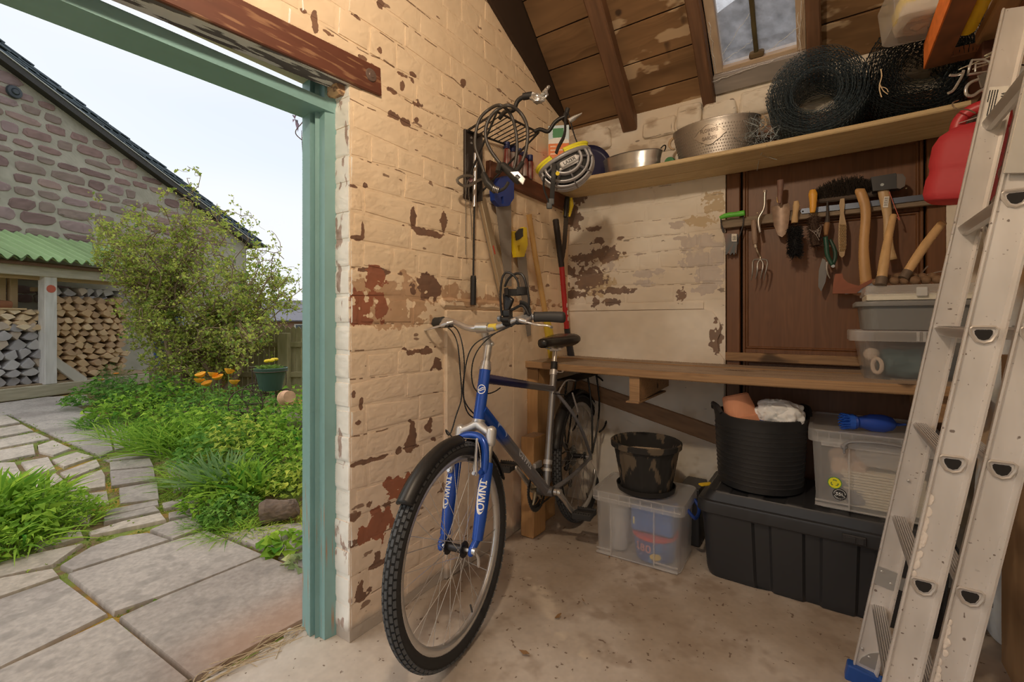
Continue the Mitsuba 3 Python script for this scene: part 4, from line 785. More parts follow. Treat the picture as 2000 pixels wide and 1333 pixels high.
# ------------------------------------------------------------------ poppies, shrub, planter, pots, stump
for i, (u, v) in enumerate([(394, 737), (389, 748), (415, 736), (427, 742), (446, 730), (457, 751), (406, 754)]):
    c = atD(u, v, 5.2); t = thing('poppy', 'orange poppy flower standing above the border plants', 'flower', 'orange poppies in the border')
    part(t, 'stem', tube(spline([c * [1, 1, 0] + [0.03, 0.02, 0], c * [1, 1, .5] + [0.01, 0.01, 0], c], 8), 0.004, 5), (0.2, 0.3, 0.08))
    hd_ = lathe([(0.004, -0.004), (0.03, 0.008), (0.052, 0.035), (0.056, 0.046), (0.046, 0.034), (0.02, 0.012), (0.003, 0.004)], 14)
    part(t, 'petals', mv(jitter(hd_, 0.006, 25, i), trm(*c) @ rotm([1, 0.3, 0], rf.uniform(-0.5, 0.5))), (0.86, 0.42, 0.03), 0.6, var=0.3)
sh = leafy((225, 772), .45, .24, 800, .05, (0.19, 0.34, 0.09), 'feathery green bush growing beside the log store', None, 430, wid=.06)
for i, (u, v) in enumerate([(198, 743), (227, 731)]):
    c = atD(u, v, 5.7); t = thing('marigold', 'small orange flower at the edge of the feathery bush', 'flower', 'small orange flowers by the bush')
    part(t, 'stem', cyl(c * [1, 1, 0], c, 0.003, 5), (0.2, 0.3, 0.08)); part(t, 'petals', mv(lathe([(0.004, -0.004), (0.028, 0.004), (0.03, 0.012), (0.012, 0.016), (0, 0.014)], 12), trm(*c)), (0.85, 0.30, 0.05), 0.6)
pd = 4.6; pc = atD(529, 762, pd)
pt = thing('flower_pot', 'dark green plastic pot of yellow flowers standing on the wire cart', 'pot')
part(pt, 'body', mv(lathe([(0, 0), (0.098, 0), (0.10, 0.004), (0.135, 0.17), (0.14, 0.18), (0.15, 0.185), (0.155, 0.22), (0.146, 0.225), (0.135, 0.20), (0, 0.19)], 32), trm(*pc)), (0.045, 0.085, 0.07), 0.4)
rq = np.random.default_rng(3); n = 160; ph = rq.uniform(0, 6.28, n); rr = 0.12 * np.sqrt(rq.random(n)); P = pc + np.column_stack([rr * np.cos(ph), rr * np.sin(ph), 0.2 + 0 * ph])
foliage(f'{pt}__foliage', [blademesh(P, updirs(rq, n, 0.5), 0.11, 0.1, (0.24, 0.38, 0.08), 0.6, seed=3)], kind='stuff'); 
for i in range(6): part(pt, 'flower', mv(jitter(sph((0, 0, 0), 1, (0.028, 0.028, 0.016), 2), 0.004, 60, i), trm(*(pc + [rq.normal(-0.03, 0.03), rq.normal(0, 0.04), 0.285 + rq.uniform(0, 0.02)]))), (0.85, 0.62, 0.02), 0.7)
ct = thing('wire_cart', 'rusty wire tricycle planter stand holding the green pot', 'planter')
X, Y = CR, CW; Z = np.array([0, 0, 1.0]); WR = (0.10, 0.07, 0.05)
def wheel(c, r, name='wheel'):
    m = [tube(circ(c, r, 32, X * 0.9 + Y * 0.43, Z), 0.006, 6, closed=True)] + [cyl(c, c + r * (math.cos(a) * (X * 0.9 + Y * 0.43) + math.sin(a) * Z), 0.003, 4) for a in np.linspace(0, 6.28, 7)[:-1]]
    part(ct, name, cat(m), WR, 0.7, 0.3)
w0 = atD(496, 770, pd - 0.05); wheel(w0, 0.105); wheel(atD(480, 790, pd - 0.35), 0.14); wheel(atD(556, 775, pd + 0.05), 0.075)
part(ct, 'frame', cat(tube(spline([atD(488, 722, pd), atD(500, 735, pd), w0, atD(540, 768, pd), atD(560, 762, pd)], 20), 0.005, 6), tube([atD(487, 717, pd), atD(520, 718, pd)], 0.007, 6), tube([atD(492, 717, pd), atD(494, 770, pd)], 0.006, 6), tube(circ(pc + [0, 0, 0.19], 0.152, 32), 0.005, 6, closed=True), tube(spline([pc + X * 0.15 + Z * .19, pc + X * .12, pc - X * .12, pc - X * 0.15 + Z * .19], 20), 0.004, 6), tube([atD(470, 775, pd - .2), atD(535, 768, pd)], 0.005, 6), cyl(atD(482, 800, pd - .25), atD(490, 770, pd - .2), 0.005, 6), cyl(pc + X * .05, pc * [1, 1, 0] + X * .05, 0.006, 6), cyl(pc - X * .1, pc * [1, 1, 0] - X * .1, 0.006, 6)), WR, 0.7, 0.3)
st = thing('tree_stump', 'rough brown tree stump standing under the wire cart', 'stump'); q = atD(478, 800, pd - 0.25)
put(st, shp(jitter(mv(lathe([(0, 0), (0.13, 0), (0.105, 0.08), (0.10, q[2] - 0.01), (0.09, q[2]), (0, q[2])], 22), trm(q[0], q[1], 0)), 0.016, 13), woodv((0.10, 0.065, 0.045), (0.26, 0.18, 0.12), (50, 50, 6)), 0.9, smooth=60))
tp2 = thing('terracotta_pot', 'small fallen terracotta pot lying among the border leaves', 'pot'); q = atD(556, 778, 4.1); q2 = atD(571, 774, 3.98)
put(tp2, shp(mv(lathe([(0.058, 0.0), (0.066, 0.0), (0.066, 0.035), (0.06, 0.04), (0.052, 0.12), (0, 0.12), (0, 0.11), (0.045, 0.11), (0.055, 0.03)], 28), along(q, q2 + (q2 - q) * 2)), (0.60, 0.36, 0.22), 0.8, var=0.3))
part(tp2, 'support', cat(sph(q + [0.03, 0.05, -0.10], 1, (0.09, 0.09, 0.07), 2)), (0.2, 0.14, 0.09)) if False else None
so = thing('stone', 'flat stone supporting the fallen terracotta pot', 'stone'); put(so, shp(jitter(sph((q + q2) / 2 * [1, 1, 0] + [0.01, 0.03, 0.08], 1, (0.12, 0.11, 0.16), 2), 0.02, 8), (0.24, 0.2, 0.15), 0.9, var=0.3))
lo = thing('log_piece', 'short gnarled piece of dark log lying in the grass near the door frame', 'log'); q = onZ(545, 1000, 0.05)
lm = mv(tube([(-0.085, 0, 0), (-0.06, 0, 0.004), (0, 0, 0), (0.06, 0, 0.012), (0.085, 0, 0.02)], [0.055, 0.062, 0.055, 0.05, 0.042], 18), frame_m(q, nrm(CR * 0.95 + CW * 0.3), nrm(np.cross(UP, CR * 0.95 + CW * 0.3)), UP))
put(lo, shp(jitter(jitter(subd(lm, 0.012), 0.012, 22, 1), 0.004, 90, 2), woodv((0.05, 0.038, 0.03), (0.24, 0.17, 0.12), (60, 60, 60)), 0.9, smooth=50))
# clematis tendril hanging over the door head, straw and pebbles at the threshold
cl = thing('clematis_tendril', 'thin clematis tendril with a pale purple flower hanging at the door head', 'vine')
tq = lambda u, v: onX(u, v, -1.56)
part(cl, 'stem', cat(tube(spline([tq(556, 185), tq(568, 199), tq(585, 202), tq(592, 210), tq(590, 240), tq(578, 262), tq(589, 273)], 40), 0.0016, 5), tube(spline([tq(570, 220), tq(580, 218), tq(590, 212)], 12), 0.001, 4), tube(spline([tq(589, 255), tq(590, 280), tq(592, 310)], 12), 0.0012, 4)), (0.16, 0.10, 0.09), 0.8)
rc = np.random.default_rng(6); c = tq(576, 233)
foliage(f'{cl}__petals', [leafmesh(np.tile(c, (5, 1)), np.array([[-.6, 0, .8], [.3, .3, 1], [-.9, .2, -.1], [0, .3, -1], [.6, .1, -.7]]) @ np.eye(3), 0.032, 0.2, (0.50, 0.40, 0.55), .1, .1, 1)])
foliage(f'{cl}__leaf', [leafmesh(np.array([tq(588, 203), tq(590, 206), tq(586, 200)]), np.array([[-.5, -.8, -.3], [.3, -.3, -1], [0, .5, .6]]), 0.05, 0.28, (0.32, 0.42, 0.10), .1, .2, 2)])
sw = thing('straw', 'dry straw stalks lying in the gap along the threshold', 'straw'); labels[sw]['kind'] = 'stuff'; ss = []
for i in range(46):
    t = rc.random(); c = onZ(400, 1325) * (1 - t) + onZ(596, 1222) * t + [rc.normal(0.02, 0.012), 0, -0.008 + rc.uniform(0, 0.02)]; a = rc.normal(1.35, 0.4); l = rc.uniform(0.02, 0.14); d = np.array([math.cos(a), math.sin(a), rc.normal(0, 0.06)])
    ss.append(tube(spline([c - d * l, c + [rc.normal(0, .01), rc.normal(0, .01), 0.006], c + d * l], 6), 0.0012, 4))
put(sw, shp(cat(ss), (0.50, 0.40, 0.26), 0.8))
for i, (u, v, s) in enumerate([(418, 1320, .018), (430, 1312, .014), (560, 1245, .012), (572, 1240, .02), (583, 1242, .018), (592, 1244, .022), (575, 1250, .012), (598, 1240, .014), (566, 1236, .015)]):
    t = thing('pebble', 'small pebble lying in the gap at the threshold', 'stone', 'pebbles at the threshold'); put(t, shp(jitter(sph(onZ(u, v, -0.01) + [0, 0, s * 0.3], 1, (s, s * 0.75, s * 0.55), 2), s * 0.2, 40, i), [(0.42, 0.38, 0.35), (0.40, 0.30, 0.24), (0.5, 0.46, 0.42)][i % 3], 0.8))
# ------------------------------------------------------------------ the bicycle (own frame: x forward, y to its left, z up, from the rear tyre's contact)
bk = thing('bicycle', 'blue and grey bicycle leaning on the painted brick wall beside the doorway', 'bicycle')
WR_, WB_ = 0.328, 1.130
HD, LEAN, STEER = -1.4702, 0.0602, math.radians(3.3)
M_BK = trm(-1.070, 2.232, 0.002) @ rotm([0, 0, 1], HD) @ rotm([1, 0, 0], LEAN)
FA_, RA_ = np.array([WB_, 0, WR_]), np.array([0, 0, WR_])
HA_ = math.radians(71); AX = np.array([-math.cos(HA_), 0, math.sin(HA_)]); PX_ = np.array([math.sin(HA_), 0, math.cos(HA_)])
A0 = FA_ - PX_ * 0.042
ax = lambda t, y=0.0, f=0.0: A0 + AX * t + np.array([0, y, 0]) + PX_ * f
M_ST = M_BK @ trm(*A0) @ rotm(AX, STEER) @ trm(*(-A0))
SILV, STEEL, BLK, RUB = (0.62, 0.62, 0.63), (0.42, 0.42, 0.43), (0.012, 0.012, 0.013), (0.022, 0.022, 0.023)
BLUE, NAVY, GREYM = (0.012, 0.075, 0.42), (0.014, 0.018, 0.10), (0.16, 0.16, 0.175)
def bp_(name, m, col, rough=0.4, metal=0.0, steer=False, parent=None, **k):
    return part(parent or bk, name, mv(m, M_ST if steer else M_BK), col, rough, metal, **k)
def wheel_(c, steer, name, sprock):
    a = lambda t, rr, y=0.0: c + np.array([rr * math.cos(t), y, rr * math.sin(t)])
    w = bp_(name, tube(circ(c, WR_ - 0.0235, 96, (1, 0, 0), (0, 0, 1)), 0.0225, 14, closed=True), RUB, 0.75, steer=steer, smooth=True)   # the tyre carries the rest
    kn = []
    for i in range(84):
        t = i * 2 * math.pi / 84
        for y, dr_, off in ((0, 0.0225, 0), (0.0105, 0.0195, 0.5), (-0.0105, 0.0195, 0.5), (0.018, 0.0135, 0), (-0.018, 0.0135, 0)):
            tt = t + off * 2 * math.pi / 84; o = a(tt, WR_ - 0.0235 + dr_, y); n = nrm(np.array([math.cos(tt) * dr_, y, math.sin(tt) * dr_])); tg = np.array([-math.sin(tt), 0, math.cos(tt)])
            b = bx(-0.0088, 0.0088, -0.0042, 0.0042, -0.002, 0.0036); kn.append(mv(b, frame_m(o, tg, np.cross(n, tg), n)))
    bp_('tread', cat(kn), (0.060, 0.066, 0.074), 0.7, steer=steer, parent=w, smooth=False, kind='stuff')
    R_ = WR_ - 0.046; ring = np.array([(-0.014, 0.010), (-0.012, 0.0), (-0.011, -0.010), (-0.004, -0.018), (0.004, -0.018), (0.011, -0.010), (0.012, 0.0), (0.014, 0.010), (0.008, 0.004), (-0.008, 0.004)])
    rings = [np.array([a(t, R_ + q[1], q[0]) for q in ring]) for t in np.linspace(0, 2 * math.pi, 97)]
    bp_('rim', loft(rings, False, False), (0.60, 0.60, 0.60), 0.32, 0.75, steer=steer, parent=w, smooth=True)
    sp = []
    for i in range(36):
        t = i * 2 * math.pi / 36; sd = 1 if i % 2 else -1; tw = (1 if (i // 2) % 2 else -1) * 1.05
        sp.append(cyl(a(t + tw, 0.020, 0.030 * sd), a(t, R_ - 0.014, 0.003 * sd), 0.0011, 4))
    bp_('spokes', cat(sp), (0.60, 0.60, 0.60), 0.3, 0.9, steer=steer, parent=w, kind='stuff')
    hub = cat(cyl(c + [0, -0.036, 0], c + [0, 0.036, 0], 0.0125, 16), *[cyl(c + [0, s * 0.030 - 0.002, 0], c + [0, s * 0.030 + 0.002, 0], 0.025, 20) for s in (1, -1)])
    bp_('hub', hub, (0.05, 0.05, 0.055), 0.35, 0.6, steer=steer, parent=w); bp_('axle', cyl(c + [0, -0.062, 0], c + [0, 0.064, 0], 0.006, 10), SILV, 0.3, 0.9, steer=steer, parent=w)
    v0 = a(-1.9, R_ - 0.016); bp_('valve', cyl(v0, v0 + nrm(c - v0) * 0.032, 0.0032, 8), (0.05, 0.05, 0.05), 0.5, steer=steer, parent=w)
    if sprock: bp_('cassette', cat(*[cyl(c + [0, -0.034 - k * 0.004, 0], c + [0, -0.036 - k * 0.004, 0], 0.055 - k * 0.005, 28) for k in range(6)]), (0.10, 0.095, 0.09), 0.4, 0.8, parent=w)
    else:
        bp_('quick_release', cat(cyl(c + [0, 0.062, 0], c + [0, 0.074, 0], 0.011, 14), tube(spline([c + [0, 0.07, 0], c + [-0.01, 0.074, -0.02], c + [-0.015, 0.072, -0.055]], 8), [0.005] * 7 + [0.003], 8)), SILV, 0.3, 0.85, steer=True, parent=w)
    return w
wheel_(FA_, True, 'front_wheel', False); wheel_(RA_, False, 'rear_wheel', True)
# frame
BBp = np.array([0.438, 0, 0.285]); SX = np.array([-0.2924, 0, 0.9563]); SCp = BBp + SX * 0.462; STp = BBp + SX * 0.535
HTb, HTt = ax(0.412), ax(0.587)
def fade(a, b, t0, t1, p, q):
    p = (M_BK @ np.r_[p, 1])[:3]; q = (M_BK @ np.r_[q, 1])[:3]
    def f(v):
        t = ((v - p) @ (q - p)) / ((q - p) @ (q - p)); s = np.clip((t - t0) / (t1 - t0), 0, 1)[:, None]; return np.asarray(a) * (1 - s) + np.asarray(b) * s
    return f
fr_k = bp_('frame', cyl(HTb - AX * 0.004, HTt + AX * 0.004, 0.0205, 24), BLUE, 0.22, 0.2, coat=0.8)
def tubev(a, b, ra, rb, n=24): t = np.linspace(0, 1, n)[:, None]; return tube(np.asarray(a) * (1 - t) + np.asarray(b) * t, np.linspace(ra, rb, n), 20)
tt0, tt1 = HTt - AX * 0.028, SCp + np.array([0.0, 0, 0.0]); bp_('top_tube', tubev(tt0, tt1, 0.0185, 0.016, 60), fade(NAVY, GREYM, 0.50, 0.56, tt0, tt1), 0.28, 0.35, parent=fr_k, coat=0.5)
dt0, dt1 = HTb + AX * 0.035, BBp; bp_('down_tube', tubev(dt0, dt1, 0.024, 0.022, 60), fade(BLUE, GREYM, 0.26, 0.34, dt0, dt1), 0.28, 0.35, parent=fr_k, coat=0.5)
bp_('seat_tube', tubev(BBp, STp, 0.0165, 0.016), (0.34, 0.34, 0.35), 0.3, 0.6, parent=fr_k)
bp_('bottom_bracket', cyl(BBp + [0, -0.037, 0], BBp + [0, 0.037, 0], 0.022, 20), (0.22, 0.22, 0.23), 0.35, 0.6, parent=fr_k)
for s in (1, -1):
    d = RA_ + np.array([0.0, 0.062 * s, 0.012])
    bp_('seat_stay', tube(spline([SCp + [-0.012, 0.012 * s, -0.02], SCp + [-0.07, 0.048 * s, -0.10], d], 20), 0.0085, 10), (0.20, 0.20, 0.215), 0.35, 0.4, parent=fr_k)
    bp_('chain_stay', tube(spline([BBp + [-0.015, 0.022 * s, 0.0], BBp + [-0.16, 0.042 * s, 0.008], RA_ + [0.01, 0.062 * s, -0.004]], 20), np.linspace(0.012, 0.008, 20), 10), (0.20, 0.20, 0.215), 0.35, 0.4, parent=fr_k)
    bp_('dropout', extr([(-0.02, -0.018), (0.03, -0.012), (0.012, 0.03), (-0.012, 0.03)], 0.005, -0.0025), (0.17, 0.17, 0.18), 0.4, 0.6, parent=fr_k, M=None) if False else None
    bp_('dropout', mv(extr([(-0.02, -0.018), (0.03, -0.012), (0.012, 0.03), (-0.012, 0.03)], 0.005, -0.0025), frame_m(d + [0, 0, -0.012], [1, 0, 0], [0, 0, 1], [0, -1, 0])), (0.17, 0.17, 0.18), 0.4, 0.6, parent=fr_k)
bp_('seat_clamp', cyl(STp - SX * 0.006, STp + SX * 0.018, 0.0195, 20), SILV, 0.3, 0.85, parent=fr_k)
bp_('clamp_lever', tube(spline([STp + [0, 0.022, 0.008], STp + [-0.02, 0.036, 0.004], STp + [-0.045, 0.03, 0.016]], 10), [0.005] * 6 + [0.006] * 4, 8, flat=0.5), SILV, 0.3, 0.85, parent=fr_k)
# badge and lettering
rm_ = [mv(bend_cyl(m, 0.0205, 0.0002), M_BK @ frame_m(ax(0.50), [0, 0, 0] + np.array([0, 0, 0]) + np.array([0, -1, 0]) * 0 + np.cross(-PX_, AX) * 0 + np.array([0, 1, 0]) * 0 + [0, 1, 0], -PX_, AX)) for m in []]
def badge_on(axis_pt, r, meshes, col, rough=0.4, steer=False, parent=None, name='badge', face=PX_, axis=AX, spin=0.0):
    """wrap flat meshes (x across, y along the tube, z out) onto the side of a tube that faces 'face'"""
    face = nrm(face); side = nrm(np.cross(axis, face)); out = []
    for m in meshes:
        v = np.asarray(m.vertices); a = v[:, 0] / r + spin; rr = r + v[:, 2]
        p = np.asarray(axis_pt) + np.outer(rr * np.cos(a), face) + np.outer(rr * np.sin(a), side) + np.outer(v[:, 1], axis); out.append(TM(p, m.faces))
    return bp_(name, cat(out), col, rough, steer=steer, parent=parent, smooth=False)
sw_ = lambda pts, w: extr(LineString(spline([(x, y, 0) for x, y in pts], 20)[:, :2]).buffer(w), 0.0012)
ringp = Point(0, 0).buffer(0.0155).difference(Point(0, 0).buffer(0.0128)); ringp = affinity.scale(ringp, 1.0, 1.08)
badge_on(ax(0.515), 0.0205, [subd(m, 0.003) for m in (extr(ringp, 0.0008), sw_([(-0.011, -0.002), (-0.002, 0.002), (0.004, 0.006), (0.009, 0.005)], 0.0014), sw_([(-0.010, -0.006), (0.0, -0.004), (0.004, -0.001), (0.010, 0.001)], 0.0014))], (0.85, 0.87, 0.88), parent=fr_k, name='badge', spin=0.35)
dd_ = nrm(dt1 - dt0); up_ = nrm(np.cross(dd_, [0, 1, 0]))
tm = text('GIANT', 0.030, 0.0008); tv = np.asarray(tm.vertices); tm = TM(np.column_stack([tv[:, 1], tv[:, 0], tv[:, 2]]), tm.faces[:, ::-1]); tm = subd(tm, 0.004)
badge_on(dt0 * 0.44 + dt1 * 0.56, 0.0232, [tm], (0.46, 0.47, 0.50), parent=fr_k, name='lettering', face=np.array([0, 1.0, 0]) + up_ * 0.25 * (1 if up_[2] > 0 else -1), axis=dd_)
ov = affinity.scale(Point(0, 0).buffer(0.02), 1.0, 2.0).difference(affinity.translate(affinity.scale(Point(0, 0).buffer(0.017), 1.0, 2.0), 0.008, 0))
badge_on(dt0 * 0.78 + dt1 * 0.22, 0.0240, [subd(extr(ov, 0.0008), 0.004)], (0.30, 0.36, 0.55), parent=fr_k, name='decal', face=np.array([0, 1.0, 0.2]), axis=dd_)
# headset, fork
bp_('headset', cat(cyl(ax(0.589), ax(0.600), 0.022, 20), cyl(ax(0.599), ax(0.614), 0.0195, 20), cyl(ax(0.612), ax(0.622), 0.0175, 20)), SILV, 0.3, 0.85, steer=True)
bp_('headset', cyl(ax(0.400), ax(0.410), 0.023, 20), SILV, 0.3, 0.85, steer=True)
fk = bp_('fork', man(m3.Manifold.batch_boolean([toman(hullp(np.vstack([sph(ax(t, y, f), r, n=2).vertices for t, y, f, r in q]))) for q in
      ([(0.395, 0.0, 0.0, 0.02), (0.378, 0.028, 0.008, 0.016)], [(0.395, 0, 0, 0.02), (0.378, -0.028, 0.008, 0.016)], [(0.378, 0.028, 0.008, 0.016), (0.362, 0.062, 0.012, 0.017)], [(0.378, -0.028, 0.008, 0.016), (0.362, -0.062, 0.012, 0.017)], [(0.372, 0.062, 0.012, 0.0185), (0.335, 0.062, 0.012, 0.0185)], [(0.372, -0.062, 0.012, 0.0185), (0.335, -0.062, 0.012, 0.0185)])], m3.OpType.Add)), (0.66, 0.66, 0.66), 0.35, 0.6, steer=True, smooth=40)
for s in (1, -1):
    bp_('stanchion', cyl(ax(0.345, 0.062 * s, 0.012), ax(0.24, 0.062 * s, 0.014), 0.0125, 16), (0.62, 0.58, 0.52), 0.2, 0.9, steer=True, parent=fk)
    bp_('slider', tube([ax(0.268, 0.062 * s, 0.014), ax(0.24, 0.062 * s, 0.016), ax(0.10, 0.062 * s, 0.018), ax(0.03, 0.061 * s, 0.018)], [0.0195, 0.0215, 0.0205, 0.0175], 20), BLUE, 0.22, 0.2, steer=True, parent=fk, coat=0.8)
    bp_('dropout', hullp(np.vstack([sph(ax(t, y * s, f), r, n=1).vertices for t, y, f, r in ((0.035, 0.061, 0.018, 0.012), (0.004, 0.058, 0.040, 0.012), (-0.008, 0.056, 0.042, 0.010))])), BLUE, 0.22, 0.2, steer=True, parent=fk, coat=0.8)
    bp_('brake_boss', cat(cyl(ax(0.235, 0.062 * s, 0.03), ax(0.235, 0.062 * s, 0.055), 0.008, 12), hullp(np.vstack([sph(ax(0.25, 0.062 * s, 0.02), 0.013, n=1).vertices, sph(ax(0.225, 0.060 * s, 0.03), 0.011, n=1).vertices]))), BLUE, 0.3, 0.2, steer=True, parent=fk)
arch = spline([ax(0.235, 0.062, 0.03), ax(0.30, 0.060, 0.034), ax(0.342, 0.040, 0.034), ax(0.352, 0.0, 0.034), ax(0.342, -0.040, 0.034), ax(0.30, -0.060, 0.034), ax(0.235, -0.062, 0.03)], 40)
bp_('brace', tube(arch, 0.0135, 12, flat=0.9), BLUE, 0.2, 0.2, steer=True, parent=fk, coat=0.8)
tO = text('OMNI', 0.024, 0.0008); v_ = np.asarray(tO.vertices); tO = TM(np.column_stack([-v_[:, 1], v_[:, 0], v_[:, 2]]), tO.faces); tO = subd(tO, 0.004)
el = affinity.scale(Point(0, 0).buffer(0.02), 0.9, 2.9); el2 = el.difference(affinity.translate(affinity.scale(el, 0.86, 0.97), 0.004, 0.006))
for s in (1, -1):
    sa_ = nrm(ax(0.10, 0.062 * s, 0.018) - ax(0.24, 0.062 * s, 0.016))
    badge_on(ax(0.165, 0.062 * s, 0.017), 0.0208, [subd(extr(el2, 0.0006), 0.004)], (0.82, 0.82, 0.80), steer=True, parent=fk, name='decal', face=PX_ + np.array([0, 0.25 * s, 0]), axis=-sa_)
    badge_on(ax(0.165, 0.062 * s, 0.017), 0.0212, [tO], (0.85, 0.85, 0.83), steer=True, parent=fk, name='lettering', face=PX_ + np.array([0, 0.25 * s, 0]), axis=-sa_)
# brakes
def vbrake(base, up, s, out, steer):
    m = hullp(np.vstack([sph(base + np.array([0, 0, 0]), 0.009, n=1).vertices, sph(base + up * 0.05 + [0, -0.006 * s, 0], 0.006, n=1).vertices])); m2 = hullp(np.vstack([sph(base + up * 0.05 + [0, -0.006 * s, 0], 0.006, n=1).vertices, sph(base + up * 0.108 + [0, -0.010 * s, 0], 0.0045, n=1).vertices]))
    return cat(m, m2, cyl(base - out * 0.004, base + out * 0.014, 0.006, 10))
for s in (1, -1): bp_('brake_arm', vbrake(ax(0.230, 0.048 * s, 0.062), AX, s, PX_, True), SILV, 0.3, 0.8, steer=True); bp_('brake_pad', mv(bx(-0.028, 0.028, -0.006, 0.006, -0.005, 0.005, 0.002), frame_m(ax(0.272, 0.026 * s, 0.05), nrm(np.cross([0, 1, 0], nrm(ax(0.272, 0, 0.05) - FA_))), [0, 1, 0], nrm(ax(0.272, 0, 0.05) - FA_))), BLK, 0.6, steer=True)
bp_('brake_cable', cat(tube(spline([ax(0.338, 0.040, 0.062), ax(0.330, 0.05, 0.075), ax(0.29, 0.07, 0.085), ax(0.25, 0.078, 0.085)], 14), 0.0012, 5), cyl(ax(0.338, -0.05, 0.062), ax(0.338, 0.042, 0.062), 0.0014, 5)), (0.75, 0.75, 0.75), 0.3, 0.8, steer=True)
rb_ = RA_ + np.array([0.10, 0, 0.255])
for s in (1, -1): bp_('brake_arm', vbrake(rb_ + [0, 0.046 * s, 0], nrm([0.10, 0, 0.25]), s, nrm([-0.25, 0, 0.1]) * -1, False), SILV, 0.3, 0.8)
bp_('brake_cable', tube(spline([rb_ + [0.05, -0.05, 0.10], rb_ + [0.08, 0.0, 0.14], rb_ + [0.10, 0.03, 0.12], SCp + [0.02, 0.01, -0.02]], 16), 0.0022, 6), BLK, 0.5)
# mudguards
def guard(c, a0, a1, rr, w, steer, name, tail=0.0):
    rings = []
    for t in np.radians(np.linspace(a0, a1, 36)):
        o = c + np.array([math.cos(t), 0, math.sin(t)]) * rr; n = np.array([math.cos(t), 0, math.sin(t)]); pf = [(-w, -0.012), (-w * 0.9, 0.0), (-w * 0.45, 0.009), (0, 0.012), (w * 0.45, 0.009), (w * 0.9, 0.0), (w, -0.012), (w * 0.85, -0.009), (w * 0.4, 0.005), (0, 0.008), (-w * 0.4, 0.005), (-w * 0.85, -0.009)]
        rings.append(np.array([o + [0, y, 0] + n * z for y, z in pf]))
    return bp_(name, loft(rings), BLK, 0.45, steer=steer, smooth=True)
guard(FA_, 42, 96, WR_ + 0.012, 0.026, True, 'front_mudguard'); guard(FA_, 112, 158, WR_ + 0.012, 0.026, True, 'front_mudguard'); guard(RA_, 20, 150, WR_ + 0.016, 0.028, False, 'rear_mudguard')
# stem, bar, grips, levers
c0 = ax(0.612); c1 = ax(0.690, 0, 0.0); CL = np.array([0.905, 0, 1.027]); bp_('stem', cat(tube([c0, ax(0.64), c1], [0.0135, 0.0145, 0.016], 18), hullp(np.vstack([sph(c1, 0.0175, n=2).vertices, sph(c1 + (CL - c1) * 0.5, 0.0150, n=2).vertices])), hullp(np.vstack([sph(c1 + (CL - c1) * 0.5, 0.0150, n=2).vertices, sph(CL - [0.008, 0, 0.008], 0.0135, n=2).vertices])), cyl(CL + [0, -0.024, 0], CL + [0, 0.024, 0], 0.0195, 20), cyl(c1 + [0, -0.021, 0], c1 + [0, 0.021, 0], 0.008, 12)), (0.60, 0.59, 0.57), 0.28, 0.85, steer=True)
hb = spline([CL + q for q in ((-0.050, -0.298, 0.026), (-0.040, -0.235, 0.030), (-0.028, -0.175, 0.032), (-0.012, -0.115, 0.020), (0, -0.055, 0.0), (0, 0, -0.001), (0, 0.055, 0.0), (-0.012, 0.115, 0.020), (-0.028, 0.175, 0.032), (-0.040, 0.235, 0.030), (-0.050, 0.298, 0.026))], 60)
bp_('handlebar', tube(hb, np.where(np.abs(hb[:, 1]) < 0.05, 0.0127, 0.0113), 16), (0.62, 0.62, 0.63), 0.25, 0.85, steer=True, smooth=True)
bp_('bar_sticker', cyl(CL + [0, 0.028, 0], CL + [0, 0.060, 0.001], 0.0131, 16), (0.70, 0.55, 0.08), 0.5, steer=True)
for s in (1, -1):
    gp = np.array([CL + q for q in ((-0.0505, 0.300 * s, 0.026), (-0.050, 0.296 * s, 0.026), (-0.044, 0.26 * s, 0.029), (-0.037, 0.215 * s, 0.031), (-0.033, 0.192 * s, 0.0315))]); gp = spline(gp, 20)
    bp_('grip', tube(gp, np.interp(np.linspace(0, 1, 20), [0, 0.06, 0.3, 0.8, 1], [0.014, 0.0185, 0.0178, 0.0165, 0.0175]), 18, flat=1.08), (0.035, 0.034, 0.034), 0.7, steer=True, smooth=True)
    L0 = CL + np.array([-0.028, 0.165 * s, 0.032])
    lv = bp_('brake_lever', hullp(np.vstack([sph(L0 + [0.0, 0.012 * s, 0], 0.0155, n=1).vertices, sph(L0 + [0.028, -0.012 * s, -0.010], 0.011, n=1).vertices, sph(L0 + [0.035, 0.010 * s, -0.016], 0.009, n=1).vertices, sph(L0 + [0.014, -0.03 * s, -0.004], 0.009, n=1).vertices])), (0.66, 0.66, 0.67), 0.28, 0.8, steer=True)
    bp_('lever_blade', tube(spline([L0 + [0.034, 0.0, -0.016], L0 + [0.044, 0.030 * s, -0.022], L0 + [0.046, 0.065 * s, -0.030], L0 + [0.036, 0.10 * s, -0.036], L0 + [0.040, 0.108 * s, -0.040]], 20), [0.0055] * 19 + [0.0065], 10, flat=0.75), (0.72, 0.72, 0.72), 0.25, 0.8, steer=True, parent=lv)
    bp_('shifter', cat(rbox(-0.012, 0.03, -0.028, 0.020, -0.026, -0.008, 0.006, 2)), BLK, 0.45, steer=True, parent=lv) if False else bp_('shifter', mv(rbox(-0.012, 0.034, -0.032, 0.016, -0.026, -0.010, 0.006, 2), trm(*L0)), BLK, 0.45, steer=True, parent=lv)
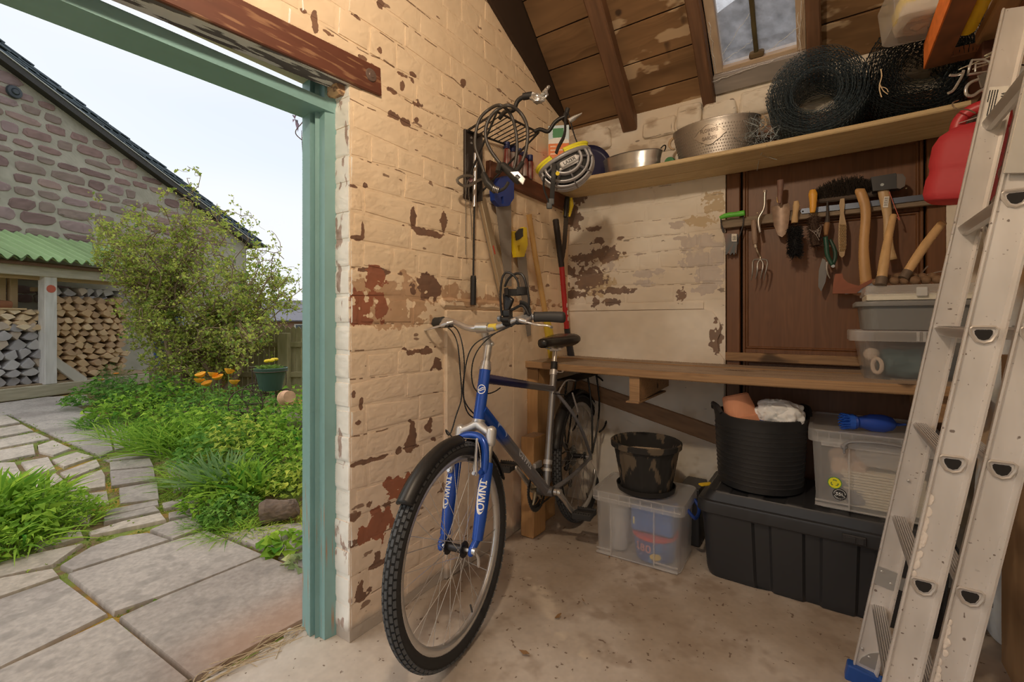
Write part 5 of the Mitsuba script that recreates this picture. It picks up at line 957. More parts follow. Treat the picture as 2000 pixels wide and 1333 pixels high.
# cables from the levers to fork and frame
def wp(u, v, d): return atD(u, v, d)
M_i = np.linalg.inv(M_BK)
def cab(pts, r=0.0024, name='cable'): return part(bk, name, tube(spline(pts, 50), r, 6), BLK, 0.45, smooth=True)
stw = lambda p: (M_ST @ np.r_[p, 1])[:3]
LR, LL = stw(CL + [0.0, -0.165, 0.016]), stw(CL + [0.0, 0.150, 0.016]); stem_d = (stw(ax(0.60)) - CAM) @ CW
cab([LR, wp(893, 670, stem_d - .05), wp(899, 730, stem_d - .05), wp(900, 785, stem_d - .05), wp(890, 815, stem_d - 0.06), wp(875, 850, stem_d - .08), stw(ax(0.36, -0.085, 0.07)), stw(ax(0.338, -0.06, 0.062))])
cab([LR + [0.01, 0.01, 0.0], wp(898, 655, stem_d - .05), wp(907, 715, stem_d - .06), wp(906, 780, stem_d - .05), wp(918, 812, stem_d - .03), wp(938, 822, stem_d), wp(955, 835, stem_d + 0.03)])
cab([LL, wp(965, 652, stem_d - .06), wp(925, 675, stem_d - .08), wp(908, 725, stem_d - .07), wp(908, 785, stem_d - .05), wp(925, 808, stem_d - .03), wp(945, 822, stem_d + 0.01), wp(962, 836, stem_d + .05)])
cab([LL + [-0.01, 0.01, 0.0], wp(958, 658, stem_d - .05), wp(930, 690, stem_d - .07), wp(921, 730, stem_d - .06), wp(932, 765, stem_d - .04), wp(955, 769, stem_d - .01), wp(977, 758, stem_d + .05)])
# clamp for a lamp or lock and its straps
lb_ = CL + np.array([-0.01, 0.098, 0.020])
kb = bp_('lamp_bracket', cat(cyl(lb_ + [0, -0.012, 0], lb_ + [0, 0.014, 0], 0.0215, 18), rbox(*(lb_[0] - .014, lb_[0] + .016, lb_[1] - .014, lb_[1] + .016, lb_[2] + .014, lb_[2] + .042), 0.006, 2), cyl(lb_ + [0.022, -.012, 0.006], lb_ + [0.022, .016, 0.006], 0.010, 14)), BLK, 0.4, steer=True)
bp_('bolt', cyl(lb_ + [0.030, -0.022, 0.010], lb_ + [0.030, -0.012, 0.010], 0.011, 16), (0.25, 0.28, 0.32), 0.35, 0.6, steer=True, parent=kb)
sc_ = lb_ + np.array([-0.005, 0.035, 0.105])
hoop = [np.array([sc_ + [0.035 * math.cos(t), 0.045 * math.sin(t), z] for t in np.linspace(0.4, 5.9, 26)]) for z in (-0.013, 0.013)]
bp_('strap', loft([hoop[0], hoop[1], hoop[1] * 1 + (hoop[1] - sc_) * -0.06, hoop[0] + (hoop[0] - sc_) * -0.06, hoop[0]], False, False, closed=False), BLK, 0.55, steer=True, parent=kb, smooth=40)
bp_('strap', tube(spline([sc_ + [0, -0.045, 0.02], sc_ + [0.0, -0.02, 0.055], sc_ + [0, 0.02, 0.062], sc_ + [0, 0.04, 0.02], sc_ + [0, 0.044, -0.06], sc_ + [0, 0.03, -0.085]], 30), 0.0045, 8), BLK, 0.5, steer=True, parent=kb)
bp_('strap', tube(spline([sc_ + [0.02, -0.05, -0.085], sc_ + [0.02, -0.05, 0.02], sc_ + [0.01, -0.03, 0.07], sc_ + [0, 0.0, 0.05], sc_ + [0, 0.01, 0.0]], 30), 0.0042, 8), BLK, 0.5, steer=True, parent=kb)
bp_('strap', tube(spline([lb_ + [0, 0, 0.035], lb_ + [0.0, 0.03, 0.045], lb_ + [0, 0.065, 0.05], lb_ + [0, 0.085, 0.02], lb_ + [-.01, 0.075, 0.05], lb_ + [0, 0.05, 0.065]], 30), 0.0085, 8, flat=0.6), BLK, 0.55, steer=True, parent=kb)
bp_('strap_arm', hullp(np.vstack([sph(lb_ + [0, -0.004, 0.035], 0.010, n=1).vertices, sph(sc_ + [0, -0.045, -0.01], 0.008, n=1).vertices, sph(sc_ + [0.0, -0.02, -0.03], 0.010, n=1).vertices])), BLK, 0.5, steer=True, parent=kb)
# seat
bp_('seat_post', tube([STp + SX * 0.01, STp + SX * 0.118], 0.0128, 16), (0.60, 0.56, 0.52), 0.25, 0.9); bp_('rubber_sleeve', tube([STp + SX * 0.022, STp + SX * 0.04, STp + SX * 0.058], [0.0165, 0.0155, 0.0165], 16), BLK, 0.6)
S0 = STp + SX * 0.135
sec = []
for x, w, h, top in ((0.152, 0.014, 0.022, 0.036), (0.142, 0.026, 0.044, 0.044), (0.09, 0.036, 0.050, 0.050), (0.03, 0.048, 0.050, 0.050), (-0.03, 0.075, 0.054, 0.052), (-0.08, 0.095, 0.066, 0.060), (-0.11, 0.093, 0.062, 0.062), (-0.127, 0.064, 0.036, 0.054)):
    t = np.linspace(0, 2 * math.pi, 24, endpoint=False); y = np.sign(np.cos(t)) * np.abs(np.cos(t)) ** 0.75 * w; z = np.sign(np.sin(t)) * np.abs(np.sin(t)) ** 0.8 * h / 2
    sec.append(S0 + np.column_stack([np.full(24, x), y, top - h / 2 + z]))
bp_('saddle', loft(sec[::-1]), (0.012, 0.012, 0.013), 0.3, steer=False, smooth=60, coat=0.3)
bp_('saddle_rails', cat(*[tube(spline([S0 + [0.11, 0.012 * s, 0.006], S0 + [0.04, 0.020 * s, -0.008], S0 + [-0.03, 0.022 * s, -0.008], S0 + [-0.09, 0.04 * s, 0.012]], 14), 0.0036, 8) for s in (1, -1)], bx(S0[0] - 0.02, S0[0] + 0.02, -0.024, 0.024, S0[2] - 0.022, S0[2] - 0.004, 0.003)), SILV, 0.3, 0.8)
# rack
Zr = 0.745; rk = bp_('rear_rack', cat(*[tube([(0.13, y, Zr), (-0.21, y, Zr)], 0.0055, 8) for y in (-0.055, 0.055)], tube([(-0.21, -0.055, Zr), (-0.215, 0, Zr), (-0.21, 0.055, Zr)], 0.0055, 8), bx(-0.20, 0.12, -0.05, 0.05, Zr - 0.004, Zr + 0.003)), (0.012, 0.012, 0.012), 0.45)
for s in (1, -1):
    for x in (-0.04, -0.18): bp_('rack_stay', tube(spline([(x, 0.058 * s, Zr), (x + 0.02, 0.075 * s, Zr - 0.12), (0.0, 0.072 * s, WR_ + 0.02)], 10), 0.0052, 8), (0.012, 0.012, 0.012), 0.45, parent=rk)
    bp_('rack_stay', tube(spline([(-0.19, 0.06 * s, Zr - 0.01), (-0.235, 0.085 * s, Zr - 0.05), (-0.24, 0.09 * s, Zr - 0.25), (-0.18, 0.085 * s, Zr - 0.30), (-0.12, 0.078 * s, Zr - 0.31)], 24), 0.0052, 8), (0.012, 0.012, 0.012), 0.45, parent=rk)
    bp_('rack_stay', tube(spline([(0.13, 0.05 * s, Zr), (0.20, 0.035 * s, Zr + 0.01), SCp + [-0.02, 0.018 * s, -0.03]], 10), 0.004, 6), SILV, 0.4, 0.7, parent=rk)
# cranks, rings, pedals
for y, r_ in ((-0.044, 0.094), (-0.052, 0.082), (-0.059, 0.066)):
    t = np.linspace(0, 2 * math.pi, 2 * 88, endpoint=False); rr = r_ + 0.002 * np.where(np.arange(176) % 4 < 2, 1, -1); q = Polygon(np.column_stack([rr * np.cos(t), rr * np.sin(t)])).difference(Point(0, 0).buffer(r_ - 0.016))
    bp_('chainring', mv(extr(q, 0.003, -0.0015), frame_m(BBp + [0, y, 0], [1, 0, 0], [0, 0, 1], [0, -1, 0])), (0.10, 0.10, 0.10), 0.4, 0.7, smooth=False)
bp_('spider', cat(*[hullp(np.vstack([sph(BBp + [0, -0.05, 0], 0.012, n=1).vertices, sph(BBp + [0.066 * math.cos(a), -0.05, 0.066 * math.sin(a)], 0.006, n=1).vertices])) for a in np.linspace(0.3, 6.58, 6)[:-1]]), (0.45, 0.40, 0.30), 0.35, 0.7)
cd_ = nrm([-0.115, 0, -0.128])
for s in (1, -1):
    p0_, p1_ = BBp + [0, (0.062 if s > 0 else -0.068), 0], BBp + [0, (0.078 if s > 0 else -0.082), 0] + cd_ * 0.17 * s
    ck = bp_('crank', cat(hullp(np.vstack([sph(p0_, 0.0165, (0.0165, 0.012, 0.0165), 2).vertices, sph(p0_ + (p1_ - p0_) * 0.35, 0.011, n=2).vertices])), hullp(np.vstack([sph(p0_ + (p1_ - p0_) * 0.35, 0.011, n=2).vertices, sph(p1_, 0.0115, (0.0115, 0.008, 0.0115), 2).vertices])), cyl(p0_ + [0, -0.02 * s, 0], p0_ + [0, 0.012 * s, 0], 0.0145, 16)), (0.60, 0.58, 0.55), 0.28, 0.85)
    pp = p1_ + np.array([0, 0.055 * s, 0]); pl_ = [bx(pp[0] - 0.045, pp[0] - 0.030, pp[1] - 0.045, pp[1] + 0.045, pp[2] - 0.013, pp[2] + 0.013, 0.003), bx(pp[0] + 0.030, pp[0] + 0.045, pp[1] - 0.045, pp[1] + 0.045, pp[2] - 0.013, pp[2] + 0.013, 0.003), bx(pp[0] - 0.045, pp[0] + 0.045, pp[1] - 0.045, pp[1] - 0.036, pp[2] - 0.010, pp[2] + 0.010, 0.002), bx(pp[0] - 0.045, pp[0] + 0.045, pp[1] + 0.036, pp[1] + 0.045, pp[2] - 0.010, pp[2] + 0.010, 0.002), bx(pp[0] - 0.012, pp[0] + 0.012, pp[1] - 0.05, pp[1] + 0.04, pp[2] - 0.010, pp[2] + 0.010, 0.003)]
    for x in (-0.0375, 0.0375):
        for k in range(8): y = pp[1] - 0.042 + k * 0.012; pl_ += [hullp([(pp[0] + x - .006, y - .004, pp[2] + .012), (pp[0] + x + .006, y - .004, pp[2] + .012), (pp[0] + x - .006, y + .004, pp[2] + .012), (pp[0] + x + .006, y + .004, pp[2] + .012), (pp[0] + x, y, pp[2] + .019)])]
    bp_('pedal', cat(pl_), (0.022, 0.022, 0.022), 0.6, parent=ck, smooth=False)
# chain, changers
ch = []
for (a, b) in ((BBp + [0, -0.052, 0.082], RA_ + [0, -0.045, 0.040]), (BBp + [0, -0.052, -0.082], RA_ + [0.02, -0.05, -0.13])): ch.append(tube([a, b], 0.0042, 6))
bp_('chain', cat(ch), (0.12, 0.10, 0.08), 0.5, 0.7)
bp_('rear_changer', cat(hullp(np.vstack([sph(RA_ + [0.0, -0.066, -0.03], 0.012, n=1).vertices, sph(RA_ + [0.01, -0.075, -0.07], 0.014, n=1).vertices])), cyl(RA_ + [0.015, -0.052, -0.085], RA_ + [0.015, -0.046, -0.085], 0.022, 14), cyl(RA_ + [0.03, -0.052, -0.14], RA_ + [0.03, -0.046, -0.14], 0.022, 14)), (0.08, 0.08, 0.085), 0.4, 0.6)
bp_('front_changer', cat(cyl(BBp + SX * 0.115, BBp + SX * 0.135, 0.0205, 16), mv(rbox(-0.04, 0.03, -0.062, -0.045, -0.02, 0.01, 0.004, 2), trm(*(BBp + SX * 0.11)))), SILV, 0.35, 0.8); bp_('seat_tube_clip', cyl(BBp + SX * 0.085, BBp + SX * 0.097, 0.0205, 16), (0.7, 0.7, 0.68), 0.35, 0.6)
# ------------------------------------------------------------------ see-through plastics
def plastic_(w, col, rough=0.35): return {'type': 'blendbsdf', 'weight': w, 'a': {'type': 'thindielectric', 'int_ior': 1.25}, 'b': {'type': 'principledthin', 'base_color': {'type': 'rgb', 'value': list(col)}, 'roughness': rough, 'diff_trans': 1.0, 'spec_trans': 0.0}}
scene['mat_frosted'] = plastic_(0.40, (0.90, 0.90, 0.89)); scene['mat_clear'] = plastic_(0.22, (0.70, 0.72, 0.72))
# ------------------------------------------------------------------ work bench
BZ = 0.846
be = thing('work_bench', 'rough plank work bench along the back wall', 'bench')
def sag(m, x0, x1, a): v = np.asarray(m.vertices).copy(); t = np.clip((v[:, 0] - x0) / (x1 - x0), 0, 1); v[:, 2] -= 4 * a * t * (1 - t); return TM(v, m.faces)
def plank(x0, x1, y0, y1, z0, z1, a=0.010, j=0.0025, seed=0): return jitter(sag(subd(bx(x0, x1, y0, y1, z0, z1, 0.004), 0.06), x0, x1, a), j, 5, seed)
partm(be, 'top_board', plank(LX + 0.002, 0.415, 1.985, 2.30, BZ - 0.034, BZ, seed=1), 'mat_wood_old_x', False)
partm(be, 'top_board', plank(LX + 0.002, 0.415, 2.306, 2.465, BZ - 0.030, BZ + 0.003, seed=2), 'mat_wood_old_x', False)
partm(be, 'leg', jitter(subd(bx(-1.277, -1.212, 2.0, 2.185, 0.0, BZ - 0.034, 0.004), 0.08), 0.002, 8), 'mat_wood_z', False)
partm(be, 'leg_block', jitter(subd(bx(-1.236, -1.162, 1.88, 2.0, 0.0, 0.487, 0.005), 0.06), 0.003, 9), 'mat_wood_z', False)
partm(be, 'joist', mv(extr([(2.0, 0.694), (2.46, 0.712), (2.46, 0.812), (2.0, 0.812)], 0.046, 0), frame_m([-0.730, 0, 0], [0, 1, 0], [0, 0, 1], [1, 0, 0])), 'mat_wood_old_x', False)
partm(be, 'joist_plate', bx(-0.742, -0.682, 1.985, 2.40, 0.686, 0.694, 0.001), 'mat_wood_old_x', False)
partm(be, 'joist', bx(0.28, 0.34, 2.02, 2.46, 0.72, 0.812, 0.003), 'mat_wood_old_x', False)
b0, b1 = onY(1120, 752, 2.45), onY(1420, 858, 2.45); M_ = along(b0, b1, (0, 0, 1)); L_ = np.linalg.norm(b1 - b0)
part(be, 'brace', mv(subd(bx(-0.042, 0.042, -0.01, 0.012, 0, L_, 0.003), 0.1), M_), woodv((0.14, 0.07, 0.035), (0.42, 0.25, 0.13), (10, 60, 60)), 0.7, smooth=False)
# ------------------------------------------------------------------ long shelf
SZ = 1.785
sf = thing('plank_shelf', 'long new pine plank shelf high on the back wall', 'shelf')
partm(sf, 'board', plank(LX + 0.002, 0.43, 2.165, 2.315, SZ, SZ + 0.020, 0.012, 0.001, 5), 'mat_wood_shelf', False); partm(sf, 'board', plank(LX + 0.002, 0.43, 2.3165, 2.468, SZ + 0.001, SZ + 0.021, 0.012, 0.001, 6), 'mat_wood_shelf', False)
part(sf, 'wall_batten', mv(subd(bx(-1.284, -1.256, 1.66, 2.468, -0.083, -0.002, 0.003), 0.08), trm(0, 0, SZ)), woodv((0.06, 0.022, 0.012), (0.20, 0.075, 0.04), (40, 8, 40)), 0.6, smooth=False, label='dark red brown batten')
part(sf, 'wall_batten', mv(bx(0.405, 0.435, 2.03, 2.468, -0.02, 0.15, 0.004), trm(0, 0, SZ)), (0.060, 0.022, 0.013), 0.5, label='dark brown end board')
def shz(x): t = np.clip((x - LX) / (0.43 - LX), 0, 1); return SZ + 0.0205 - 4 * 0.012 * t * (1 - t)
# ------------------------------------------------------------------ things on the shelf
def ovalr(a, b, n=48): t = np.linspace(0, 2 * math.pi, n, endpoint=False); return np.column_stack([a * np.cos(t), b * np.sin(t)])
def place(x, y, z, rz=0): return trm(x, y, z) @ rotm([0, 0, 1], math.radians(rz))
GALV = lambda v: np.array([0.40, 0.39, 0.37]) * (0.75 + 0.5 * meshkit.fbm(v * 30, 4, 2)[:, None])
# embossed flower tub
tx, ty = -0.43, 2.315; ft = thing('oval_tub', 'embossed grey metal oval tub with a flower garden plaque on the shelf', 'tub')
o = ovalr(0.18, 0.105, 64); lv = [(0.0, 0.80), (0.004, 0.81), (0.135, 0.985), (0.145, 0.99), (0.150, 1.015), (0.156, 1.015), (0.158, 0.99), (0.15, 0.975), (0.03, 0.83), (0.012, 0.78)]
M_ = place(tx, ty, shz(tx) + 0.001, -3) @ sclm(1.06, 1.06, 1.08); tb = part(ft, 'body', mv(loft(prof_rings(o, lv)), M_), lambda v: np.array([0.33, 0.30, 0.27]) * (0.8 + 0.4 * meshkit.fbm(v * 40, 3, 2)[:, None]), 0.38, 0.75, smooth=40)
dm = []
for k in range(10):
    z = 0.012 + k * 0.0125; sc = 0.81 + (0.985 - 0.81) * z / 0.135
    for i in range(46):
        t = math.radians(180 + 7.8 * (i + (k % 2) * 0.5) / 2 * 1.0); p = np.array([0.18 * sc * math.cos(t), 0.105 * sc * math.sin(t), z]); n = nrm([math.cos(t) / 0.18, math.sin(t) / 0.105, 0]); dm.append(mv(sph((0, 0, 0), 1, (0.0026, 0.0026, 0.0016), 1), along(p, p + n)))
part(ft, 'dimples', mv(cat(dm), M_), (0.30, 0.27, 0.25), 0.38, 0.75, smooth=True, kind='stuff')
def on_tub(m, zc, off=0.0):
    v = np.asarray(m.vertices); z = zc + v[:, 1]; sc = 0.81 + (0.985 - 0.81) * z / 0.135; ang = -math.pi / 2 + v[:, 0] / 0.19 * 0.95; n = np.column_stack([np.cos(ang) / 0.18, np.sin(ang) / 0.105]); n /= np.linalg.norm(n, axis=1, keepdims=True)
    return TM(np.column_stack([0.18 * sc * np.cos(ang) + n[:, 0] * (v[:, 2] + off), 0.105 * sc * np.sin(ang) + n[:, 1] * (v[:, 2] + off), z]), m.faces)
ova = unary_union([affinity.scale(Point(0, 0).buffer(1), 0.068, 0.034), affinity.scale(Point(0, 0).buffer(1), 0.045, 0.042), affinity.scale(Point(0, 0).buffer(1), 0.08, 0.018)])
part(ft, 'plaque', mv(cat(on_tub(subd(extr(ova, 0.0025), 0.008), 0.092), on_tub(subd(extr(ova.difference(ova.buffer(-0.003)), 0.0055), 0.006), 0.092)), M_), (0.36, 0.32, 0.28), 0.35, 0.75, smooth=False)
part(ft, 'lettering', mv(cat(*[on_tub(subd(mv(text(s, h, 0.002), trm(0, y, 0.0)), 0.004), 0.092, 0.0026) for s, h, y in (('FLOWERS', 0.013, 0.016), ('&', 0.009, 0.001), ('GARDEN', 0.013, -0.015))]), M_), (0.16, 0.13, 0.11), 0.4, 0.7, smooth=False)
for s in (1, -1):
    hp_ = circ((0.176 * s, 0, 0.125), 0.026, 28, (1 * s, 0, 0), (0, 0, 1), -80, 100); rope = []
    for q in range(3): a = np.linspace(0, 18, 28) + q * 2.1; rope.append(tube(hp_ + np.column_stack([np.cos(a) * 0.003 * s, np.sin(a) * 0.003, 0.003 * np.sin(a + 1)]), 0.0042, 6))
    part(ft, 'rope_handle', mv(cat(rope), M_), (0.50, 0.37, 0.24), 0.9)
# small galvanised trough
gx, gy = -0.83, 2.31; gt = thing('metal_trough', 'shiny galvanised oval trough with a ring handle on the shelf', 'tub')
o = ovalr(0.155, 0.075, 56); M_ = place(gx, gy, shz(gx) + 0.001, -2)
part(gt, 'body', mv(loft(prof_rings(o, [(0, 0.88), (0.045, 0.94), (0.050, 0.95), (0.054, 0.945), (0.060, 0.955), (0.064, 0.95), (0.100, 1.0), (0.104, 1.02), (0.108, 1.0), (0.102, 0.985), (0.01, 0.87)])), M_), GALV, 0.3, 0.8, smooth=40)
part(gt, 'handle', mv(tube(circ((0.158, 0, 0.105), 0.024, 24, (0.6, 0, 0.8), (0, 1, 0), -90, 90), 0.003, 6), M_), (0.10, 0.10, 0.10), 0.5, 0.6)
bt = thing('glass_bottle', 'green bottle end lying on the shelf beside the metal trough', 'bottle'); put(bt, shp(mv(lathe([(0.0, 0.0), (0.022, 0.002), (0.025, 0.01), (0.025, 0.10), (0.012, 0.13), (0.012, 0.16), (0, 0.16)], 20), trm(-0.625, 2.25, shz(-.62) + 0.026) @ rotm([1, 0, 0], -math.pi / 2)), (0.02, 0.17, 0.06), 0.15, coat=0.5))
# blue dish standing on edge
bd = thing('round_dish', 'dark blue round plastic dish standing on edge on the shelf behind the helmet', 'dish')
put(bd, shp(mv(lathe([(0, 0.0), (0.085, 0.0), (0.098, 0.008), (0.105, 0.026), (0.102, 0.028), (0.094, 0.012), (0.083, 0.006), (0, 0.006)], 40), along((-1.06, 2.315, shz(-1.05) + 0.104), (-1.0, 2.245, shz(-1.05) + 0.12))), (0.022, 0.022, 0.065), 0.4))
# orange carton, spray cans
cx = thing('carton', 'orange and white carton with a green logo standing at the left end of the shelf', 'carton')
p0 = np.array([-1.188, 2.18, SZ + 0.021]); M_ = place(*p0, 26) @ sclm(1, 1, 1.22)
cb = part(cx, 'box', mv(bx(-0.055, 0.055, 0, 0.085, 0, 0.245, 0.0015), M_), lambda v: np.where(v[:, 2:3] > p0[2] + 0.165, [0.80, 0.85, 0.88], np.where(v[:, 2:3] < p0[2] + 0.06, [0.72, 0.34, 0.05], [0.80, 0.20, 0.03])), 0.5, smooth=False) if False else None
part(cx, 'box', mv(bx(-0.055, 0.055, 0, 0.085, 0, 0.165, 0.0), M_), (0.78, 0.20, 0.025), 0.5); part(cx, 'top_band', mv(bx(-0.055, 0.055, 0, 0.085, 0.165, 0.245, 0.0), M_), (0.60, 0.76, 0.86), 0.5)
part(cx, 'print', mv(cat(extr([(-.055, .165), (.055, .165), (.055, .178), (0.0, .195), (-.055, .182)], 0.0006)), M_ @ frame_m([0, 0, 0], [1, 0, 0], [0, 0, 1], [0, -1, 0])), (0.85, 0.85, 0.82), 0.5); part(cx, 'logo', mv(extr(sbox(-0.028, 0.195, 0.022, 0.228).buffer(0.004), 0.0012), M_ @ frame_m([0, 0, 0], [1, 0, 0], [0, 0, 1], [0, -1, 0])), (0.05, 0.26, 0.10), 0.5)
part(cx, 'print_lines', mv(cat(*[extr(sbox(-0.045, z, -0.045 + w, z + 0.006), 0.0008) for z, w in ((0.15, 0.03), (0.133, 0.09), (0.117, 0.035), (0.09, 0.07), (0.075, 0.075), (0.06, 0.07), (0.05, 0.08))]), M_ @ frame_m([0, 0, 0], [1, 0, 0], [0, 0, 1], [0, -1, 0])), (0.88, 0.60, 0.42), 0.5)
for i in range(5):
    y = 1.80 + i * 0.052; t = thing('paint_tube', 'small red and white tube with blue cap in the row on the batten', 'tube', 'tubes on the wall batten')
    part(t, 'body', mv(lathe([(0, 0), (0.017, 0), (0.017, 0.085), (0.012, 0.092), (0, 0.092)], 16), trm(-1.262, y, SZ - 0.001)), lambda v: np.where((meshkit.noise(v * 70, 2)[:, None] > 0.55), [0.26, 0.05, 0.04], [0.36, 0.32, 0.29]), 0.4); part(t, 'cap', cyl((-1.262, y, SZ + 0.091), (-1.262, y, SZ + 0.122), 0.0155, 14), (0.02, 0.03, 0.12), 0.35)
# rolls of wire netting
def netting(cx_, cz_, y0, y1, r0, r1, seed, n_ang=58, lay=8):
    r = np.random.default_rng(seed); out = []
    for l in range(lay):
        R = r0 + (r1 - r0) * l / (lay - 1) + r.normal(0, 0.002); na = int(n_ang * R / r1); ph = r.uniform(0, 1); nz = 15
        for i in range(na):
            a0 = (i + ph) * 2 * math.pi / na; k = np.arange(nz * 2 + 1); y = y0 + (y1 - y0) * k / (nz * 2)
            a = a0 + np.where((k // 1) % 4 < 2, 0.25, -0.25) * 2 * math.pi / na * 1.0
            rr = R + 0.010 * (meshkit.noise(np.column_stack([a * 3, y * 9, np.full(len(k), l + seed)]), 2) - 0.5) + 0.012 * (a0 % (2 * math.pi)) / (2 * math.pi)
            sq = 0.93 + 0.07 * np.abs(np.sin(a)); out.append(tube(np.column_stack([cx_ + rr * np.cos(a), y, cz_ + rr * np.sin(a) * sq]), 0.0013, 3, cap=False))
        for y in (y0, y1, y0 + 0.012, y0 + 0.03):
            c = circ((cx_, y, cz_), R, 60, (1, 0, 0), (0, 0, 1)); c = c + r.normal(0, 0.0012, c.shape); out.append(tube(c, 0.0011, 3, closed=True))
    return cat(out)
w1 = thing('netting_roll', 'loose bright roll of fine wire netting on the shelf below the skylight', 'wire roll'); put(w1, shp(netting(-0.035, SZ + 0.183, 2.175, 2.44, 0.075, 0.166, 3, 66, 12), (0.17, 0.225, 0.265), 0.35, 0.6, smooth=False))
w2 = thing('netting_roll', 'tight dark roll of wire netting at the right end of the shelf', 'wire roll'); put(w2, shp(netting(0.295, SZ + 0.198, 2.18, 2.45, 0.07, 0.178, 5, 62, 10), (0.065, 0.085, 0.10), 0.4, 0.6, smooth=False))
nw = thing('netting_scrap', 'loose pale tangle of thin netting hanging beside the oval tub', 'netting'); labels[nw]['kind'] = 'stuff'; rr_ = np.random.default_rng(2); ss = []
for i in range(60):
    p = np.array([-0.23 + rr_.uniform(-0.06, 0.05), 2.22 + rr_.uniform(-0.03, 0.08), SZ + 0.03 + rr_.uniform(0, 0.10)]); ss.append(tube(spline([p, p + rr_.normal(0, 0.03, 3), p + rr_.normal(0, 0.05, 3) + [0, 0, -0.01]], 10), 0.0008, 3))
put(nw, shp(cat(ss), (0.30, 0.35, 0.37), 0.5, 0.4))
ro = thing('root_wisp', 'dry pale root caught on the face of the dark netting roll', 'root'); q = lambda u, v: onY(u, v, 2.165)
put(ro, shp(cat(tube(spline([q(1720, 135), q(1722, 150), q(1718, 165), q(1722, 190)], 12), 0.0022, 5), tube(spline([q(1719, 165), q(1726, 178), q(1734, 184)], 8), 0.0016, 4), tube(spline([q(1719, 170), q(1730, 172), q(1735, 180)], 8), 0.0014, 4)), (0.62, 0.50, 0.33), 0.9))
# ------------------------------------------------------------------ black trunk on the floor
tk = thing('plastic_chest', 'large black plastic storage chest with ribbed front standing on the floor', 'chest')
TX0, TX1, TY0, TY1 = -0.435, 0.34, 2.02, 2.43
def trunk_outline(n_in):
    pts = []; x = TX0 + 0.05
    ed = [TX0 + 0.05, -0.245, -0.235, -0.185, -0.175, -0.075, -0.065, -0.02, -0.01, 0.09, 0.10, 0.14, 0.15, TX1 - 0.05]; lv_ = [0, 0, 1, 1, 0, 0, 1, 1, 0, 0, 1, 1, 0, 0]
    fr_ = [(x, TY0 + l * 0.012 * n_in) for x, l in zip(ed, lv_)]
    arc = lambda cx, cy, a0, a1: [(cx + 0.05 * math.cos(math.radians(a)), cy + 0.05 * math.sin(math.radians(a))) for a in np.linspace(a0, a1, 6)[1:-1]]
    return np.array(fr_ + arc(TX1 - 0.05, TY0 + 0.05, -90, 0) + [(TX1, TY0 + 0.05), (TX1, TY1)] + [(TX0, TY1), (TX0, TY0 + 0.05)] + arc(TX0 + 0.05, TY0 + 0.05, 180, 270))
c_ = np.array([(TX0 + TX1) / 2, (TY0 + TY1) / 2]); o = trunk_outline(1) - c_
rings = [np.column_stack([o * s + c_, np.full(len(o), z)]) for z, s in ((0.0, 0.93), (0.012, 0.945), (0.03, 0.955), (0.27, 1.0), (0.275, 0.985))]
TB = (0.026, 0.027, 0.030)
part(tk, 'body', loft(rings), TB, 0.5, smooth=35, var=0.25, vf=50)
o2 = trunk_outline(0) - c_; rings = [np.column_stack([o2 * s + c_, np.full(len(o2), z)]) for z, s in ((0.262, 1.03), (0.267, 1.045), (0.305, 1.045), (0.312, 1.03), (0.316, 0.99), (0.345, 0.95), (0.352, 0.93), (0.353, 0.5))]
ld = part(tk, 'lid', loft(rings), TB, 0.42, smooth=30, var=0.2, vf=40)
part(ld, 'rib', cat(*[rbox(x, x + 0.055, TY0 + 0.035, TY1 - 0.04, 0.33, 0.3585, 0.012, 2) for x in (TX0 + 0.06, -0.235, -0.11, 0.015, 0.14)]), TB, 0.45, smooth=40) if False else [part(ld, 'rib', rbox(x, x + 0.07, TY0 + 0.012, TY1 - 0.04, 0.32, 0.358, 0.014, 2), TB, 0.45, smooth=40) for x in (TX0 + 0.05, -0.265, -0.135, 0.005, 0.15)]
part(ld, 'latch', cat(bx(0.045, 0.115, TY0 - 0.020, TY0 - 0.004, 0.270, 0.300, 0.003), bx(0.055, 0.085, TY0 - 0.023, TY0 - 0.018, 0.276, 0.294, 0.001), bx(0.09, 0.108, TY0 - 0.023, TY0 - 0.018, 0.274, 0.296, 0.001)), (0.03, 0.03, 0.032), 0.4)
part(tk, 'yellow_clip', mv(rbox(-0.012, 0.012, -0.05, 0.01, -0.005, 0.005, 0.004, 2), place(-0.425, 2.16, 0.335, -40)), (0.75, 0.50, 0.03), 0.5)
# ------------------------------------------------------------------ flexible rubber tub, with pot and bag in it
rt_ = thing('rubber_tub', 'black flexible rubber tub with ribbed sides standing on the black storage chest', 'tub')
t = np.linspace(0, 2 * math.pi, 72, endpoint=False); RX_, RY_ = -0.235, 2.205; rings = []
def tub_ring(r, z, lift=0.0): hgt = lift * (np.clip(np.cos(2 * (t - math.radians(25))), 0, 1) ** 3); return np.column_stack([RX_ + r * np.cos(t), RY_ + r * np.sin(t) * 0.97, z + hgt])
lv_ = [(0.150, 0.361), (0.158, 0.366)] + [(0.160 + 0.0007 * k, 0.385 + 0.019 * k + d) if True else 0 for k in range(13) for d in (0.0, 0.002, 0.0035)]
lv2 = []
for k in range(13):
    z = 0.388 + 0.0185 * k; r = 0.160 + 0.0010 * k; lv2 += [(r, z), (r + 0.0022, z + 0.002), (r + 0.0022, z + 0.004), (r, z + 0.006)]
rings = [tub_ring(0.150, 0.360), tub_ring(0.158, 0.366)] + [tub_ring(r, z, 0.0) for r, z in lv2] + [tub_ring(0.174, 0.638, 0.012), tub_ring(0.180, 0.652, 0.030), tub_ring(0.181, 0.660, 0.034), tub_ring(0.175, 0.661, 0.034), tub_ring(0.169, 0.640, 0.014), tub_ring(0.155, 0.40), tub_ring(0.12, 0.385)]
